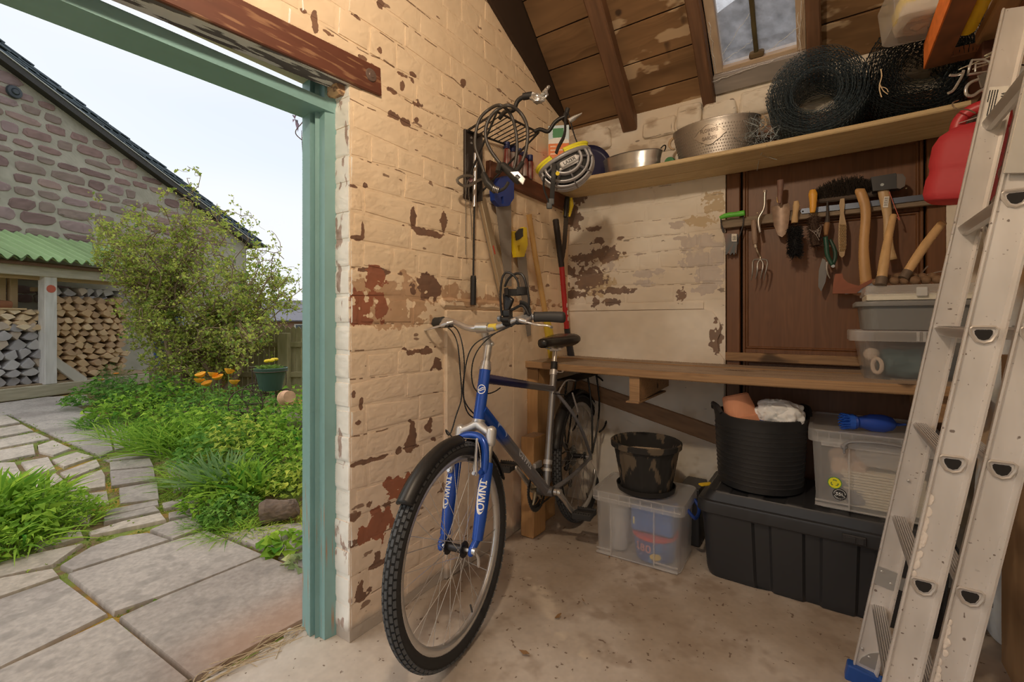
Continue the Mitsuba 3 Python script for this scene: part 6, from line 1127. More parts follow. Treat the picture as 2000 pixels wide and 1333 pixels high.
part(rt_, 'body', loft(rings), (0.022, 0.023, 0.025), 0.5, smooth=45, var=0.2, vf=30)
for a in (25, 205):
    a_ = math.radians(a); pts = [np.array([RX_ + 0.181 * math.cos(a_ + d), RY_ + 0.176 * math.sin(a_ + d), z]) for d, z in ((-0.36, 0.668), (-0.2, 0.690), (0, 0.695), (0.2, 0.690), (0.36, 0.668))]
    part(rt_, 'handle', tube(spline(pts, 24), 0.0085, 8), (0.022, 0.023, 0.025), 0.5)
part(rt_, 'soil', mv(lathe([(0, 0), (0.155, 0.0), (0.12, 0.02), (0, 0.03)], 30), trm(RX_, RY_, 0.52)), (0.05, 0.035, 0.025), 0.95)
tc = thing('terracotta_pot', 'terracotta plant pot lying upside down in the rubber tub', 'pot')
put(tc, shp(mv(lathe([(0.0, 0.002), (0.066, 0.0), (0.072, 0.0), (0.072, 0.028), (0.066, 0.031), (0.052, 0.115), (0.046, 0.121), (0.012, 0.122), (0, 0.121)], 40), along((-0.285, 2.13, 0.625), (-0.325, 2.14, 0.755))), lambda v: np.array([0.66, 0.30, 0.17]) * (0.88 + 0.24 * meshkit.fbm(v * 30, 3, 1)[:, None]), 0.75))
pb = thing('plastic_bag', 'crumpled white plastic bag with blue print stuffed in the rubber tub', 'bag')
bm = sph((0, 0, 0), 1, (0.092, 0.066, 0.062), 5); v = bm.vertices; f1 = meshkit.fbm(v * 26, 3, 3)[:, None]; f2 = np.abs(meshkit.fbm(v * 17 + 5, 3, 9)[:, None] - 0.5); bm = TM(v * (0.66 + 0.50 * f1 + 1.0 * f2), bm.faces); bm.vertices = bm.vertices + np.array([-0.165, 2.145, 0.672])
put(pb, shp(bm, lambda v: np.where((v[:, 2:3] < 0.652) & (meshkit.noise(v * 55, 3)[:, None] > 0.42) & (v[:, 0:1] < -0.15), [0.02, 0.08, 0.33], [0.78, 0.78, 0.76]), 0.4, smooth=12))
# ------------------------------------------------------------------ clear storage boxes
def boxshell(w, d, h, r, taper, t0=0.0): o = rrect(w, d, r, 6); return loft([np.column_stack([o * taper, np.full(len(o), t0)]), np.column_stack([o * (taper + (1 - taper) * 0.5), np.full(len(o), h * 0.5)]), np.column_stack([o, np.full(len(o), h)])], True, False)
def lidshell(w, d, r, z0, z1, lip=0.006):
    o = rrect(w, d, r, 6); R = lambda s, z: np.column_stack([o * s, np.full(len(o), z)])
    return loft([R(1.0, z0), R(1.0, z1 - 0.006), R(0.985, z1), R(0.94, z1), R(0.925, z1 - lip), R(0.4, z1 - lip)], False, True)
def edge_tubes(w, d, h, r, tz): o = rrect(w, d, r, 6); return [tube(np.column_stack([o, np.full(len(o), z)]), 0.0025, 6, closed=True) for z in tz]
# the box of 35 litres
sb = thing('storage_box', 'clear plastic 35 litre storage box with clip lid standing on the black chest', 'storage box')
SBX, SBY, SBZ = 0.143, 2.248, 0.360; M_ = trm(SBX, SBY, SBZ)
partm(sb, 'body', mv(boxshell(0.375, 0.39, 0.262, 0.03, 0.93), M_), 'mat_frosted', 60)
ld = partm(sb, 'lid', mv(lidshell(0.40, 0.415, 0.035, 0.246, 0.290), M_), 'mat_frosted', 40)
partm(ld, 'rib', mv(cat(*[bx(-0.17 + k * 0.034, -0.168 + k * 0.034, -0.209, -0.2055, 0.246, 0.285) for k in range(11)]), M_), 'mat_frosted', False, kind='stuff')
partm(sb, 'rim', mv(bx(-0.16, 0.16, -0.2, -0.196, 0.232, 0.25, 0.001), M_), 'mat_frosted', 40); partm(sb, 'base_edge', mv(edge_tubes(0.352, 0.37, 0, 0.03, (0.006,))[0], M_), 'mat_frosted', 40)
partm(sb, 'rib', mv(cat(bx(-0.078, -0.073, -0.198, -0.186, 0.008, 0.245), bx(0.090, 0.095, -0.198, -0.186, 0.008, 0.245), bx(-0.178, -0.074, -0.192, -0.182, 0.006, 0.016), bx(-0.178, -0.074, -0.192, -0.183, 0.024, 0.029)), M_), 'mat_frosted', False, kind='stuff')
hl = spline([(-0.090, -0.213, 0.232), (-0.086, -0.217, 0.252), (-0.045, -0.222, 0.268), (0.01, -0.224, 0.272), (0.065, -0.222, 0.268), (0.106, -0.217, 0.252), (0.110, -0.213, 0.232)], 40)
part(sb, 'handle', mv(cat(tube(hl, 0.0085, 10, flat=0.7), sph((-0.090, -0.212, 0.240), 0.011), sph((0.110, -0.212, 0.240), 0.011), bx(-0.094, -0.086, -0.214, -0.200, 0.215, 0.24, 0.002), bx(0.106, 0.114, -0.214, -0.200, 0.215, 0.24, 0.002)), M_), (0.24, 0.24, 0.25), 0.4)
def sticker(parent, name, c, r, col, yoff=0.0): return part(parent, name, mv(extr(Point(0, 0).buffer(r, 24), 0.0008), frame_m(c, [1, 0, 0], [0, 0, 1], [0, -1, 0])), col, 0.4, smooth=False)
ys = SBY - 0.1905; c1 = np.array([SBX - 0.118, ys, SBZ + 0.098]); c2 = np.array([SBX - 0.103, ys, SBZ + 0.058])
def sty(z): return SBY - (0.195 * (0.93 + 0.07 * (z - SBZ) / 0.262)) - 0.0018
c1[1], c2[1] = sty(c1[2]), sty(c2[2])
s1 = sticker(sb, 'recycling_sticker', c1, 0.0215, (0.10, 0.30, 0.06)); sticker(s1, 'disc', c1 - [0, 0.0008, 0], 0.0190, (0.80, 0.78, 0.02))
ar = []
for k in range(3):
    a = math.radians(90 + 120 * k); u_, v_ = np.array([math.cos(a), math.sin(a)]), np.array([-math.sin(a), math.cos(a)]); q = [u_ * 0.009 + v_ * 0.006, u_ * 0.0125 + v_ * 0.004, u_ * 0.0125 - v_ * 0.004, u_ * 0.009 - v_ * 0.004, u_ * 0.0065 - v_ * 0.0075, u_ * 0.0075 - v_ * 0.0015, u_ * 0.008 + v_ * 0.003]; ar.append(extr(Polygon(q).convex_hull.difference(Point(*(u_ * 0.0085 - v_ * 0.001)).buffer(0.0018)), 0.0006))
part(s1, 'arrows', mv(cat(ar), frame_m(c1 - [0, 0.0016, 0], [1, 0, 0], [0, 0, 1], [0, -1, 0])), (0.14, 0.22, 0.05), 0.5, smooth=False)
s2 = sticker(sb, 'capacity_sticker', c2, 0.0215, (0.02, 0.02, 0.02)); mm = [mv(text('35L', 0.0105, 0.0006), trm(0, 0.001, 0))]
for k in range(12):
    a = math.radians(15 * k + 7) if k < 12 else 0; c = np.array([math.cos(a), math.sin(a)]) * 0.0172; mm.append(extr(Point(*c).buffer(0.0014, 3), 0.0006))
for k, ch_ in enumerate('Capacity'): a = math.radians(208 + k * 18); mm.append(mv(text(ch_, 0.0045, 0.0006), trm(0.0165 * math.cos(a), 0.0165 * math.sin(a), 0) @ rotm([0, 0, 1], a + math.pi / 2)))
part(s2, 'lettering', mv(cat(mm), frame_m(c2 - [0, 0.0008, 0], [1, 0, 0], [0, 0, 1], [0, -1, 0])), (0.85, 0.85, 0.85), 0.5, smooth=False)
pg = thing('paper_stack', 'stack of cream papers and cloth inside the 35 litre storage box', 'papers')
part(pg, 'sheets', mv(cat(*[mv(bx(-0.10, 0.14, -0.15, 0.14, 0.012 + k * 0.010, 0.020 + k * 0.010, 0.001), rotm([0, 0, 1], 0.02 * math.sin(k * 2.3))) for k in range(13)]), M_), (0.66, 0.60, 0.47), 0.8, var=0.15, kind='stuff'); part(pg, 'cloth', mv(jitter(subd(rbox(-0.13, -0.02, -0.15, 0.10, 0.012, 0.19, 0.02, 2), 0.02), 0.02, 14, 2), M_), lambda v: np.where(v[:, 2:3] > SBZ + 0.13, [0.55, 0.40, 0.30], [0.20, 0.20, 0.22]), 0.8, smooth=50); part(pg, 'wrap', mv(jitter(subd(rbox(-0.05, 0.15, -0.14, 0.12, 0.15, 0.21, 0.02, 2), 0.02), 0.014, 16, 4), M_), (0.50, 0.47, 0.43), 0.6, smooth=50)
# blue scrubbing bottle lying on its lid
bb2 = thing('scrub_brush_bottle', 'blue plastic bottle with a bristle head lying on the lid of the 35 litre box', 'brush')
q0 = np.array([0.055, 2.115, SBZ + 0.318]); q1 = np.array([0.205, 2.17, SBZ + 0.316]); Mb = along(q0, q1)
part(bb2, 'body', mv(lathe([(0, 0.028), (0.024, 0.03), (0.026, 0.036), (0.02, 0.044), (0.022, 0.06), (0.031, 0.085), (0.032, 0.125), (0.024, 0.15), (0.010, 0.163), (0, 0.165)], 24), Mb), (0.02, 0.07, 0.40), 0.35, smooth=40)
part(bb2, 'bristle_head', cat(mv(lathe([(0, 0.008), (0.027, 0.01), (0.029, 0.028), (0, 0.03)], 24), Mb), *[mv(cyl((r_ * math.cos(a), r_ * math.sin(a), 0.012), (r_ * math.cos(a) * 1.12, r_ * math.sin(a) * 1.12, -0.010), 0.0023, 5), Mb) for r_, n_ in ((0.026, 16), (0.017, 10), (0.008, 5)) for a in np.linspace(0, 6.283, n_ + 1)[:-1]]), (0.02, 0.10, 0.50), 0.4)
part(bb2, 'tail', mv(tube(spline([(0, 0, 0.155), (0, 0.005, 0.175), (0.004, 0.012, 0.19)], 8), [0.006] * 4 + [0.004] * 4, 8), Mb), (0.02, 0.07, 0.35), 0.4)
# the crate on the floor
cr = thing('storage_box', 'frosted clear storage box with plastic tubs inside standing on the floor under the black pot', 'storage box')
CRX, CRY = -0.685, 2.075; M_ = trm(CRX, CRY, 0.002) @ rotm([0, 0, 1], math.radians(2.0))
partm(cr, 'body', mv(boxshell(0.375, 0.27, 0.262, 0.03, 0.96), M_), 'mat_frosted', 60)
ld = partm(cr, 'lid', mv(lidshell(0.405, 0.30, 0.035, 0.245, 0.288), M_), 'mat_frosted', 40)
partm(ld, 'rib', mv(cat(*[bx(-0.165 + k * 0.047, -0.162 + k * 0.047, -0.1525, -0.148, 0.245, 0.282) for k in range(8)], bx(-0.19, 0.19, -0.1525, -0.149, 0.26, 0.263)), M_), 'mat_frosted', False, kind='stuff')
partm(cr, 'rib', mv(cat(*[bx(x, x + 0.005, -0.138, -0.126, 0.01, 0.245) for x in (-0.115, 0.075)], bx(-0.18, -0.112, -0.136, -0.126, 0.004, 0.012), bx(-0.18, -0.112, -0.136, -0.127, 0.024, 0.028), bx(0.077, 0.175, -0.136, -0.126, 0.004, 0.012), bx(0.077, 0.175, -0.136, -0.127, 0.024, 0.028), *edge_tubes(0.362, 0.258, 0, 0.03, (0.004,))), M_), 'mat_frosted', False, kind='stuff')
part(cr, 'clip_handle', mv(tube(spline([(0.20, -0.07, 0.255), (0.222, -0.06, 0.225), (0.226, -0.02, 0.21), (0.226, 0.03, 0.21), (0.222, 0.06, 0.225), (0.20, 0.07, 0.255)], 24), 0.0075, 8), M_), (0.015, 0.05, 0.26), 0.4)
part(cr, 'label_card', mv(bx(-0.07, -0.005, -0.02, 0.05, 0.2825, 0.2835), M_), (0.72, 0.69, 0.64), 0.7)
for i, (x, y) in enumerate([(-0.105, -0.04), (-0.10, 0.06)]):
    cu = thing('cup_stack', 'stack of grey plastic cups inside the frosted storage box', 'cups', 'cup stacks in the frosted box')
    part(cu, 'cups', mv(lathe([(0, 0.0), (0.036, 0.0), (0.045, 0.10), (0.047, 0.10), (0.0475, 0.106)] + sum([[(0.0455, 0.108 + k * 0.013), (0.048, 0.109 + k * 0.013), (0.048, 0.116 + k * 0.013)] for k in range(7)], []) + [(0, 0.21)], 28), M_ @ trm(x, y, 0.008)), (0.50, 0.50, 0.50), 0.45, smooth=20)
tb_ = thing('plastic_tub', 'blue sweet tub with a red lid inside the frosted storage box', 'tub'); q = M_ @ trm(0.055, -0.03, 0.008)
part(tb_, 'body', mv(lathe([(0, 0), (0.082, 0), (0.092, 0.10), (0, 0.10)], 36), q), lambda v: np.where(meshkit.noise(v * 24, 4)[:, None] > 0.58, [0.05, 0.22, 0.55], [0.02, 0.08, 0.32]), 0.4); part(tb_, 'lid', mv(lathe([(0.088, 0.098), (0.098, 0.098), (0.098, 0.114), (0, 0.116)], 36), q), (0.62, 0.04, 0.05), 0.4)
part(tb_, 'lettering', mv(bend_cyl(subd(text('180', 0.030, 0.001), 0.004), 0.090), q @ rotm([0, 0, 1], -0.35) @ trm(0, 0, 0.062)), (0.75, 0.30, 0.30), 0.5, smooth=False); part(tb_, 'print', mv(bend_cyl(subd(extr(affinity.scale(Point(0.055, -0.03).buffer(0.018), 1.3, 0.8), 0.001), 0.006), 0.088), q @ rotm([0, 0, 1], -0.35) @ trm(0, 0, 0.062)), (0.72, 0.52, 0.08), 0.5, smooth=False)
tb2 = thing('plastic_tub', 'second blue tub resting on the red lid inside the frosted storage box', 'tub'); part(tb2, 'body', mv(rbox(-0.09, 0.09, -0.07, 0.07, 0.117, 0.232, 0.015, 3), q), (0.03, 0.15, 0.48), 0.4); part(tb2, 'tag', mv(bx(-0.078, -0.07, -0.072, -0.069, 0.15, 0.18), q), (0.75, 0.70, 0.35), 0.5)
# black flower pot on the crate
bp2 = thing('plant_pot', 'muddy black plastic plant pot in a saucer standing on the frosted box', 'pot'); PX2, PY2, PZ2 = -0.675, 2.06, 0.287
mud = lambda v: np.where(meshkit.fbm(v * np.array([26, 26, 9]), 4, 3)[:, None] > 0.56, [0.115, 0.09, 0.062], [0.020, 0.019, 0.018])
t = np.linspace(0, 2 * math.pi, 60, endpoint=False)
def pr(r, z, fl=0.0): q = r * (1 + fl * 0.012 * np.sign(np.sin(t * 12))); return np.column_stack([q * np.cos(t), q * np.sin(t), np.full(60, z)])
part(bp2, 'body', mv(subd(loft([pr(0.105, 0.012), pr(0.110, 0.02, 1), pr(0.140, 0.185, 1), pr(0.143, 0.195), pr(0.154, 0.20), pr(0.156, 0.222), pr(0.150, 0.226), pr(0.144, 0.218), pr(0.138, 0.19), pr(0.12, 0.12)]), 0.012), trm(PX2, PY2, PZ2)), mud, 0.85, smooth=35)
part(bp2, 'saucer', mv(lathe([(0, 0), (0.112, 0), (0.125, 0.008), (0.130, 0.030), (0.126, 0.031), (0.118, 0.012), (0, 0.010)], 48), trm(PX2, PY2, PZ2)), (0.014, 0.014, 0.014), 0.35)
part(bp2, 'dry_soil', mv(jitter(lathe([(0, 0.165), (0.13, 0.160), (0, 0.155)], 40), 0.004, 30), trm(PX2, PY2, PZ2)), (0.45, 0.36, 0.27), 0.9)
db = thing('dark_box', 'dark grey box standing on the floor between the frosted box and the black chest', 'box'); put(db, shp(rbox(-0.47, -0.455 + 0.0, 2.16, 2.40, 0.0, 0.25, 0.006, 2) if False else rbox(-0.58, -0.485, 2.245, 2.42, 0.0, 0.27, 0.008, 2), (0.035, 0.035, 0.038), 0.5))
# ------------------------------------------------------------------ boxes on the bench
cb_ = thing('clear_box', 'clear plastic box with a clip lid standing on the bench beside the ladder', 'storage box'); CBX, CBY, CBZ = 0.255, 2.235, BZ - 0.004; M_ = trm(CBX, CBY, CBZ)
partm(cb_, 'body', mv(boxshell(0.325, 0.27, 0.145, 0.035, 0.86), M_), 'mat_clear', 60); ld = partm(cb_, 'lid', mv(lidshell(0.37, 0.31, 0.04, 0.138, 0.176), M_), 'mat_frosted', 40)
partm(ld, 'rib', mv(cat(*[bx(0.0 + k * 0.017, 0.008 + k * 0.017, -0.1585, -0.153, 0.14, 0.174, 0.001) for k in range(6)]), M_), 'mat_frosted', False, kind='stuff')
gl = thing('garden_gloves', 'dark gloves and a hose end inside the clear box on the bench', 'gloves'); part(gl, 'gloves', mv(jitter(subd(rbox(-0.09, 0.12, -0.09, 0.09, 0.006, 0.10, 0.03, 3), 0.015), 0.018, 16, 5), M_), lambda v: np.where(v[:, 0:1] > CBX + 0.02, [0.05, 0.06, 0.07], [0.06, 0.11, 0.12]), 0.7, smooth=50)
part(gl, 'hose_ring', mv(cat(tube(circ((-0.10, -0.075, 0.045), 0.026, 24, (0.5, -0.3, 0), (0, 0, 1)), 0.007, 8, closed=True), sph((-0.115, -0.05, 0.085), 0.025)), M_), (0.60, 0.48, 0.38), 0.6)
gb = thing('grey_box', 'matt grey plastic box with lid standing on the clear box', 'storage box'); M_ = trm(0.265, 2.235, CBZ + 0.1775)
part(gb, 'body', mv(loft([np.column_stack([rrect(0.325, 0.26, 0.05, 8) * s, np.full(32, z)]) for z, s in ((0, 0.93), (0.004, 0.945), (0.092, 1.0), (0.093, 0.97))]), M_), (0.185, 0.185, 0.18), 0.45, smooth=40); part(gb, 'lid', mv(loft([np.column_stack([rrect(0.355, 0.29, 0.06, 8) * s, np.full(32, z)]) for z, s in ((0.086, 0.99), (0.088, 1.0), (0.101, 1.0), (0.104, 0.985), (0.1045, 0.5))]), M_), (0.20, 0.20, 0.195), 0.45, smooth=40)
og = thing('organiser_case', 'flat clear compartment case with cream bottom on the grey box', 'case'); OZ = CBZ + 0.1775 + 0.1055; M_ = trm(0.285, 2.225, OZ)
part(og, 'tray', mv(rbox(-0.165, 0.165, -0.13, 0.13, 0.0, 0.024, 0.004, 2), M_), (0.66, 0.63, 0.53), 0.4); lo_ = partm(og, 'cover', mv(loft([np.column_stack([rrect(0.345, 0.275, 0.012, 4) * s, np.full(16, z)]) for z, s in ((0.020, 1.0), (0.030, 1.0), (0.031, 0.98), (0.052, 0.97), (0.054, 0.95), (0.054, 0.3))], False, True), M_), 'mat_frosted', 30)
for x in (-0.03, 0.06): part(og, 'clasp', mv(bx(x, x + 0.03, -0.142, -0.136, 0.012, 0.044, 0.002), M_), (0.50, 0.50, 0.48), 0.4)
OT = OZ + 0.056
rb2 = np.random.default_rng(9)
for i, (x, y, z) in enumerate([(-0.115, -0.10, 0), (-0.085, -0.105, 0), (-0.058, -0.10, 0), (-0.03, -0.105, 0), (0.0, -0.095, 0), (0.03, -0.10, 0), (-0.10, -0.075, 0.012), (-0.07, -0.075, 0.016), (-0.035, -0.08, 0.018), (-0.005, -0.07, 0.014), (0.02, -0.075, 0.012), (0.055, -0.09, 0.0), (-0.13, -0.085, 0.0)]):
    bu = thing('flower_bulb', 'small brown dried bulb in the heap on the compartment case', 'bulb', 'bulbs on the compartment case'); put(bu, shp(jitter(sph((0, 0, 0), 1, (0.017, 0.015, 0.014), 2), 0.002, 50, i), (0.19, 0.115, 0.065), 0.8, var=0.4, vf=80), trm(0.285 + x, 2.225 + y, OT + 0.0135 + z) @ rotm([0.3, 0.5, 1], rb2.uniform(0, 3)))
# ------------------------------------------------------------------ aluminium extension ladder leaning on the right wall, rungs running into the room
ALU = lambda v: np.array([0.66, 0.62, 0.585]) * (0.82 + 0.36 * meshkit.fbm(v * np.array([40, 40, 7]), 4, 2)[:, None]) * np.where(meshkit.fbm(v * 170, 2, 7)[:, None] > 0.79, 0.35, 1.0)
def alu_col(p, n, uv):
    f = fbm(p.x * 30, p.y * 30, p.z * 5, 4); g = fbm(p.x * 8, p.y * 8, p.z * 8, 3)
    c = mix((0.55, 0.515, 0.48), (0.72, 0.685, 0.655), f) * (0.86 + 0.28 * g)
    sp = smoothstep(0.76, 0.80, fbm(p.x * 170, p.y * 170, p.z * 130, 2)) * smoothstep(0.42, 0.6, fbm(p.x * 9 + 4, p.y * 9, p.z * 7, 3))
    sc = smoothstep(0.80, 0.83, fbm(p.x * 60 + 3, p.y * 60, p.z * 40, 3))
    return mix(c, (0.16, 0.12, 0.10), dr.maximum(sp, sc) * 0.85)
scene['mat_alu'] = {'type': 'twosided', 'b': {'type': 'principled', 'base_color': mikit.proc(alu_col), 'roughness': 0.4, 'metallic': 0.35, 'specular': 0.5}}
la = thing('extension_ladder', 'aluminium extension ladder of two sections leaning at the right with blue feet', 'ladder')
LD = nrm([0.1695, 0, 1.0]); LNX = nrm(np.cross([0, 1, 0], LD))         # up the ladder; across the stile, away from the wall is -LNX
def lad(x, y, t): return np.array([x, y, 0.0]) + LD * t
LXD = nrm(np.array([1.0, 0, -0.1695]))
def rung_z(k, x0): return (0.225 + 0.268 * k) / LD[2]
def stile(x0, y, t0, t1, face):
    """web plate with the two lips pointing to face (-1 towards us); rungs pierce it"""
    W = 0.057; pf = [(0, 0), (W, 0), (W, 0.020), (W - 0.004, 0.021), (W - 0.0085, 0.0055), (0.007, 0.0055), (0.0035, 0.012), (0, 0.012)]
    q = extr(Polygon(pf), t1 - t0, t0); return mv(q, frame_m([x0, y, 0], LXD, [0, face, 0], LD) if face > 0 else frame_m([x0, y, 0], LXD, [0, -1, 0], LD))
def dprof(s=1.0): return np.array([(-0.0165, 0.010), (-0.013, 0.0135), (0.013, 0.0135), (0.0165, 0.010), (0.0155, 0.002), (0.009, -0.010), (0.0, -0.0135), (-0.009, -0.010), (-0.0155, 0.002)]) * s
def dtube(x0, ya, yb, t, s, s_in=None):
    c = lad(x0, 0, t) + LXD * 0.0285; X_, Z_ = np.array([1.0, 0, 0]), np.array([0, 0, 1.0])
    r = lambda y, k: np.array([c + [0, y, 0] + X_ * a + Z_ * b for a, b in dprof(k)])
    if s_in is None: return loft([r(ya, s), r(yb, s)])
    return loft([r(ya, s), r(yb, s), r(yb, s_in), r(ya, s_in), r(ya, s)], False, False)
YA, YB = 1.690, 1.302; XA, XC = 0.058, 0.130; T1 = 1.88
def section(x0, ya, yb, t0, t1, tag_):
    for y, face in ((ya, -1), (yb, -1)):
        k_ = partm(la, 'stile', stile(x0, y, t0, t1, face), 'mat_alu', False)
        if y == yb:
            for k in range(9):
                t = rung_z(k, x0)
                if t0 + 0.03 < t < t1 - 0.03: part(k_, 'rung_end', cat(mv(tube(np.array([lad(x0, y, t) + LXD * 0.0285 + [a * 1.22, -0.0065, b * 1.22] for a, b in dprof()]), 0.0035, 6, closed=True), np.eye(4))), (0.46, 0.42, 0.38), 0.4, 0.3); part(k_, 'rung_hole', dtube(x0, y - 0.0075, y - 0.0055, t, 0.80), (0.015, 0.013, 0.012), 0.8, smooth=False)
    for k in range(9):
        t = rung_z(k, x0)
        if t0 + 0.03 < t < t1 - 0.03:
            m = dtube(x0, ya - 0.004, yb + 0.001, t, 1.0); part(la, 'rung', m, (0.60, 0.58, 0.56), 0.35, 0.8, smooth=30)
            c = lad(x0, 0, t) + LXD * 0.0285; part(la, 'rung_groove', cat(*[cyl(c + [x, ya - 0.006, 0.0138], c + [x, yb + 0.001, 0.0138], 0.0011, 4) for x in (-0.010, -0.005, 0.0, 0.005, 0.010)]), (0.36, 0.35, 0.34), 0.4, 0.7, kind='stuff') if k < 4 else None
section(XA, YA, YB, 0.012, T1, 'front'); section(XC, YA - 0.03, YB + 0.004, 0.03, 1.80, 'rear')
for y in (YA, YB, YA - 0.03):
    x = XA if y != YA - 0.03 else XC
    ft_ = mv(rbox(-0.010, 0.068, -0.026, 0.012, -0.004, 0.045, 0.006, 2), frame_m([x - 0.004, y, 0.0], LXD, [0, 1, 0], LD)); part(la, 'foot', ft_, (0.015, 0.07, 0.30), 0.45, label='blue plastic foot')
part(la, 'foot', mv(rbox(-0.010, 0.068, -0.026, 0.012, -0.004, 0.045, 0.006, 2), frame_m([XC - 0.004, YB, 0.0], LXD, [0, 1, 0], LD)), (0.015, 0.07, 0.30), 0.45)
M_ = frame_m([XA, YA, 0], LXD, [0, -1, 0], LD)
part(la, 'guide_plate', mv(cat(bx(0.002, 0.058, 0.005, 0.009, 0.30, 0.355, 0.001), bx(0.055, 0.085, 0.0, 0.010, 0.31, 0.345, 0.001)), M_), (0.50, 0.50, 0.49), 0.35, 0.8)
part(la, 'rivet', mv(cat(*[sph((x, 0.0095, z), 1, (0.004, 0.002, 0.004), 2) for x, z in ((0.016, 0.343), (0.040, 0.318), (0.03, 0.085), (0.012, 0.10), (0.028, 0.62))]), M_), (0.55, 0.54, 0.52), 0.35, 0.8)
part(la, 'corner_plate', mv(extr([(0.012, 0.055), (0.05, 0.055), (0.05, 0.11), (0.03, 0.095), (0.014, 0.07)], 0.002), M_ @ frame_m([0, 0.006, 0], [1, 0, 0], [0, 0, 1], [0, 1, 0])), (0.48, 0.48, 0.47), 0.35, 0.8)
Mb_ = frame_m([XA, YB, 0], LXD, [0, -1, 0], LD)
part(la, 'hook_plate', mv(cat(bx(0.0, 0.10, 0.018, 0.021, 1.36, 1.62, 0.001), mv(extr(affinity.scale(Point(0, 0).buffer(0.06), 0.75, 1.9), 0.004), frame_m([0.075, 0.022, 1.46], [1, 0, 0], [0, 0, 1], [0, 1, 0]))), Mb_), (0.55, 0.53, 0.49), 0.38, 0.75); part(la, 'bolt', mv(cyl((0.075, 0.022, 1.47), (0.075, 0.034, 1.47), 0.011, 14), Mb_), (0.5, 0.5, 0.5), 0.3, 0.8)
paint = lambda c, n, sd, Mx: mv(cat(*[jitter(sph((x, y, z), 1, (s, 0.0012, s * 1.8), 1), 0.002, 90, i) for i, (x, y, z, s) in enumerate(c)]), Mx)
rp2 = np.random.default_rng(12)
for Mx, t0, t1 in ((Mb_, 0.52, 0.70), (frame_m([XC, YB + 0.004, 0], LXD, [0, -1, 0], LD), 0.18, 0.45)):
    part(la, 'plaster_splash', paint([(0.006 + abs(rp2.normal(0, 0.003)), 0.0065, rp2.uniform(t0, t1), rp2.uniform(0.003, 0.007)) for _ in range(26)], 26, 0, Mx), (0.76, 0.69, 0.62), 0.85, smooth=50, kind='stuff')
pl_ = part(la, 'serial_label', mv(bx(0.010, 0.046, 0.0058, 0.0064, 1.585, 1.685), M_), (0.72, 0.69, 0.63), 0.6)
part(pl_, 'lettering', mv(cat(mv(text('W019812', 0.0105, 0.0004), trm(0, 0.0125, 0)), *[mv(bx(-0.042 + 0.0 * k, -0.042 + w, -0.0012, 0.0012, 0, 0.0004), trm(0, -0.001 - k * 0.0048, 0)) for k, w in enumerate((0.05, 0.08, 0.065, 0.03))]), M_ @ frame_m([0.028, 0.0064, 1.635], [0, 0, -1], [1, 0, 0], [0, 1, 0])), (0.04, 0.04, 0.04), 0.7, smooth=False)
# ------------------------------------------------------------------ rusty angle frame shelf above, and what lies on it
fz = 1.950; of = thing('angle_iron_frame', 'rusty angle iron shelf frame fixed to the right wall overhead', 'shelf frame')
RUST = lambda v: np.array([0.10, 0.05, 0.032]) * (1 - meshkit.fbm(v * 22, 4, 2)[:, None]) + np.array([0.33, 0.13, 0.055]) * meshkit.fbm(v * 22, 4, 2)[:, None]
RUSTO = lambda v: np.array([0.62, 0.17, 0.035]) * (0.6 + 0.7 * meshkit.fbm(v * 40, 4, 4)[:, None])
part(of, 'side_bar', subd(bx(0.290, 0.348, 0.85, 2.18, fz, fz + 0.004), 0.03), RUST, 0.8, smooth=False); part(of, 'side_web', subd(bx(0.286, 0.290, 0.85, 2.18, fz, fz + 0.09), 0.03), RUSTO, 0.8, smooth=False)
part(of, 'end_bar', subd(bx(0.290, RX, 2.135, 2.18, fz + 0.0002, fz + 0.0042), 0.03), RUST, 0.8, smooth=False); part(of, 'end_web', subd(bx(0.290, RX, 2.18, 2.184, fz, fz + 0.05), 0.03), RUST, 0.8, smooth=False)
part(of, 'end_bar', bx(0.290, RX, 0.85, 0.895, fz + 0.0002, fz + 0.0042), RUST, 0.8); part(of, 'wall_bar', bx(RX - 0.045, RX, 0.85, 2.18, fz, fz + 0.004), RUST, 0.8)
pk = thing('plank', 'thick brown plank lying on the rusty overhead frame', 'plank'); put(pk, shm(jitter(subd(bx(0.385, 0.495, 0.7, 2.105, fz + 0.006, fz + 0.048, 0.006), 0.06), 0.002, 6), 'mat_plank', False)) if False else put(pk, shp(jitter(subd(bx(0.402, 0.493, 0.7, 2.105, fz + 0.006, fz + 0.048, 0.006), 0.05), 0.002, 6), woodv((0.23, 0.125, 0.055), (0.46, 0.27, 0.13), (60, 6, 60)), 0.6, smooth=False))
yt = thing('yellow_bottle', 'yellow plastic bottle lying on the rusty overhead frame beside the plank', 'bottle'); put(yt, shp(mv(lathe([(0, 0), (0.022, 0.004), (0.026, 0.012), (0.026, 0.16), (0.014, 0.185), (0.012, 0.20), (0, 0.20)], 24), along((0.366, 2.02, fz + 0.031), (0.366, 1.75, fz + 0.031))), lambda v: np.where(v[:, 2:3] > fz + 0.035, [0.75, 0.75, 0.72], [0.78, 0.52, 0.02]), 0.4))
tf = thing('plastic_tub', 'cloudy translucent plastic tub overhanging the rusty overhead frame', 'tub'); M_ = place(0.250, 2.05, fz + 0.0935, 8)
partm(tf, 'body', mv(loft([np.column_stack([rrect(0.17, 0.24, 0.035, 6) * s, np.full(24, z)]) for z, s in ((0.006, 0.80), (0.0, 0.84), (0.004, 0.88), (0.12, 1.0))], True, False), M_), 'mat_frosted', 50)
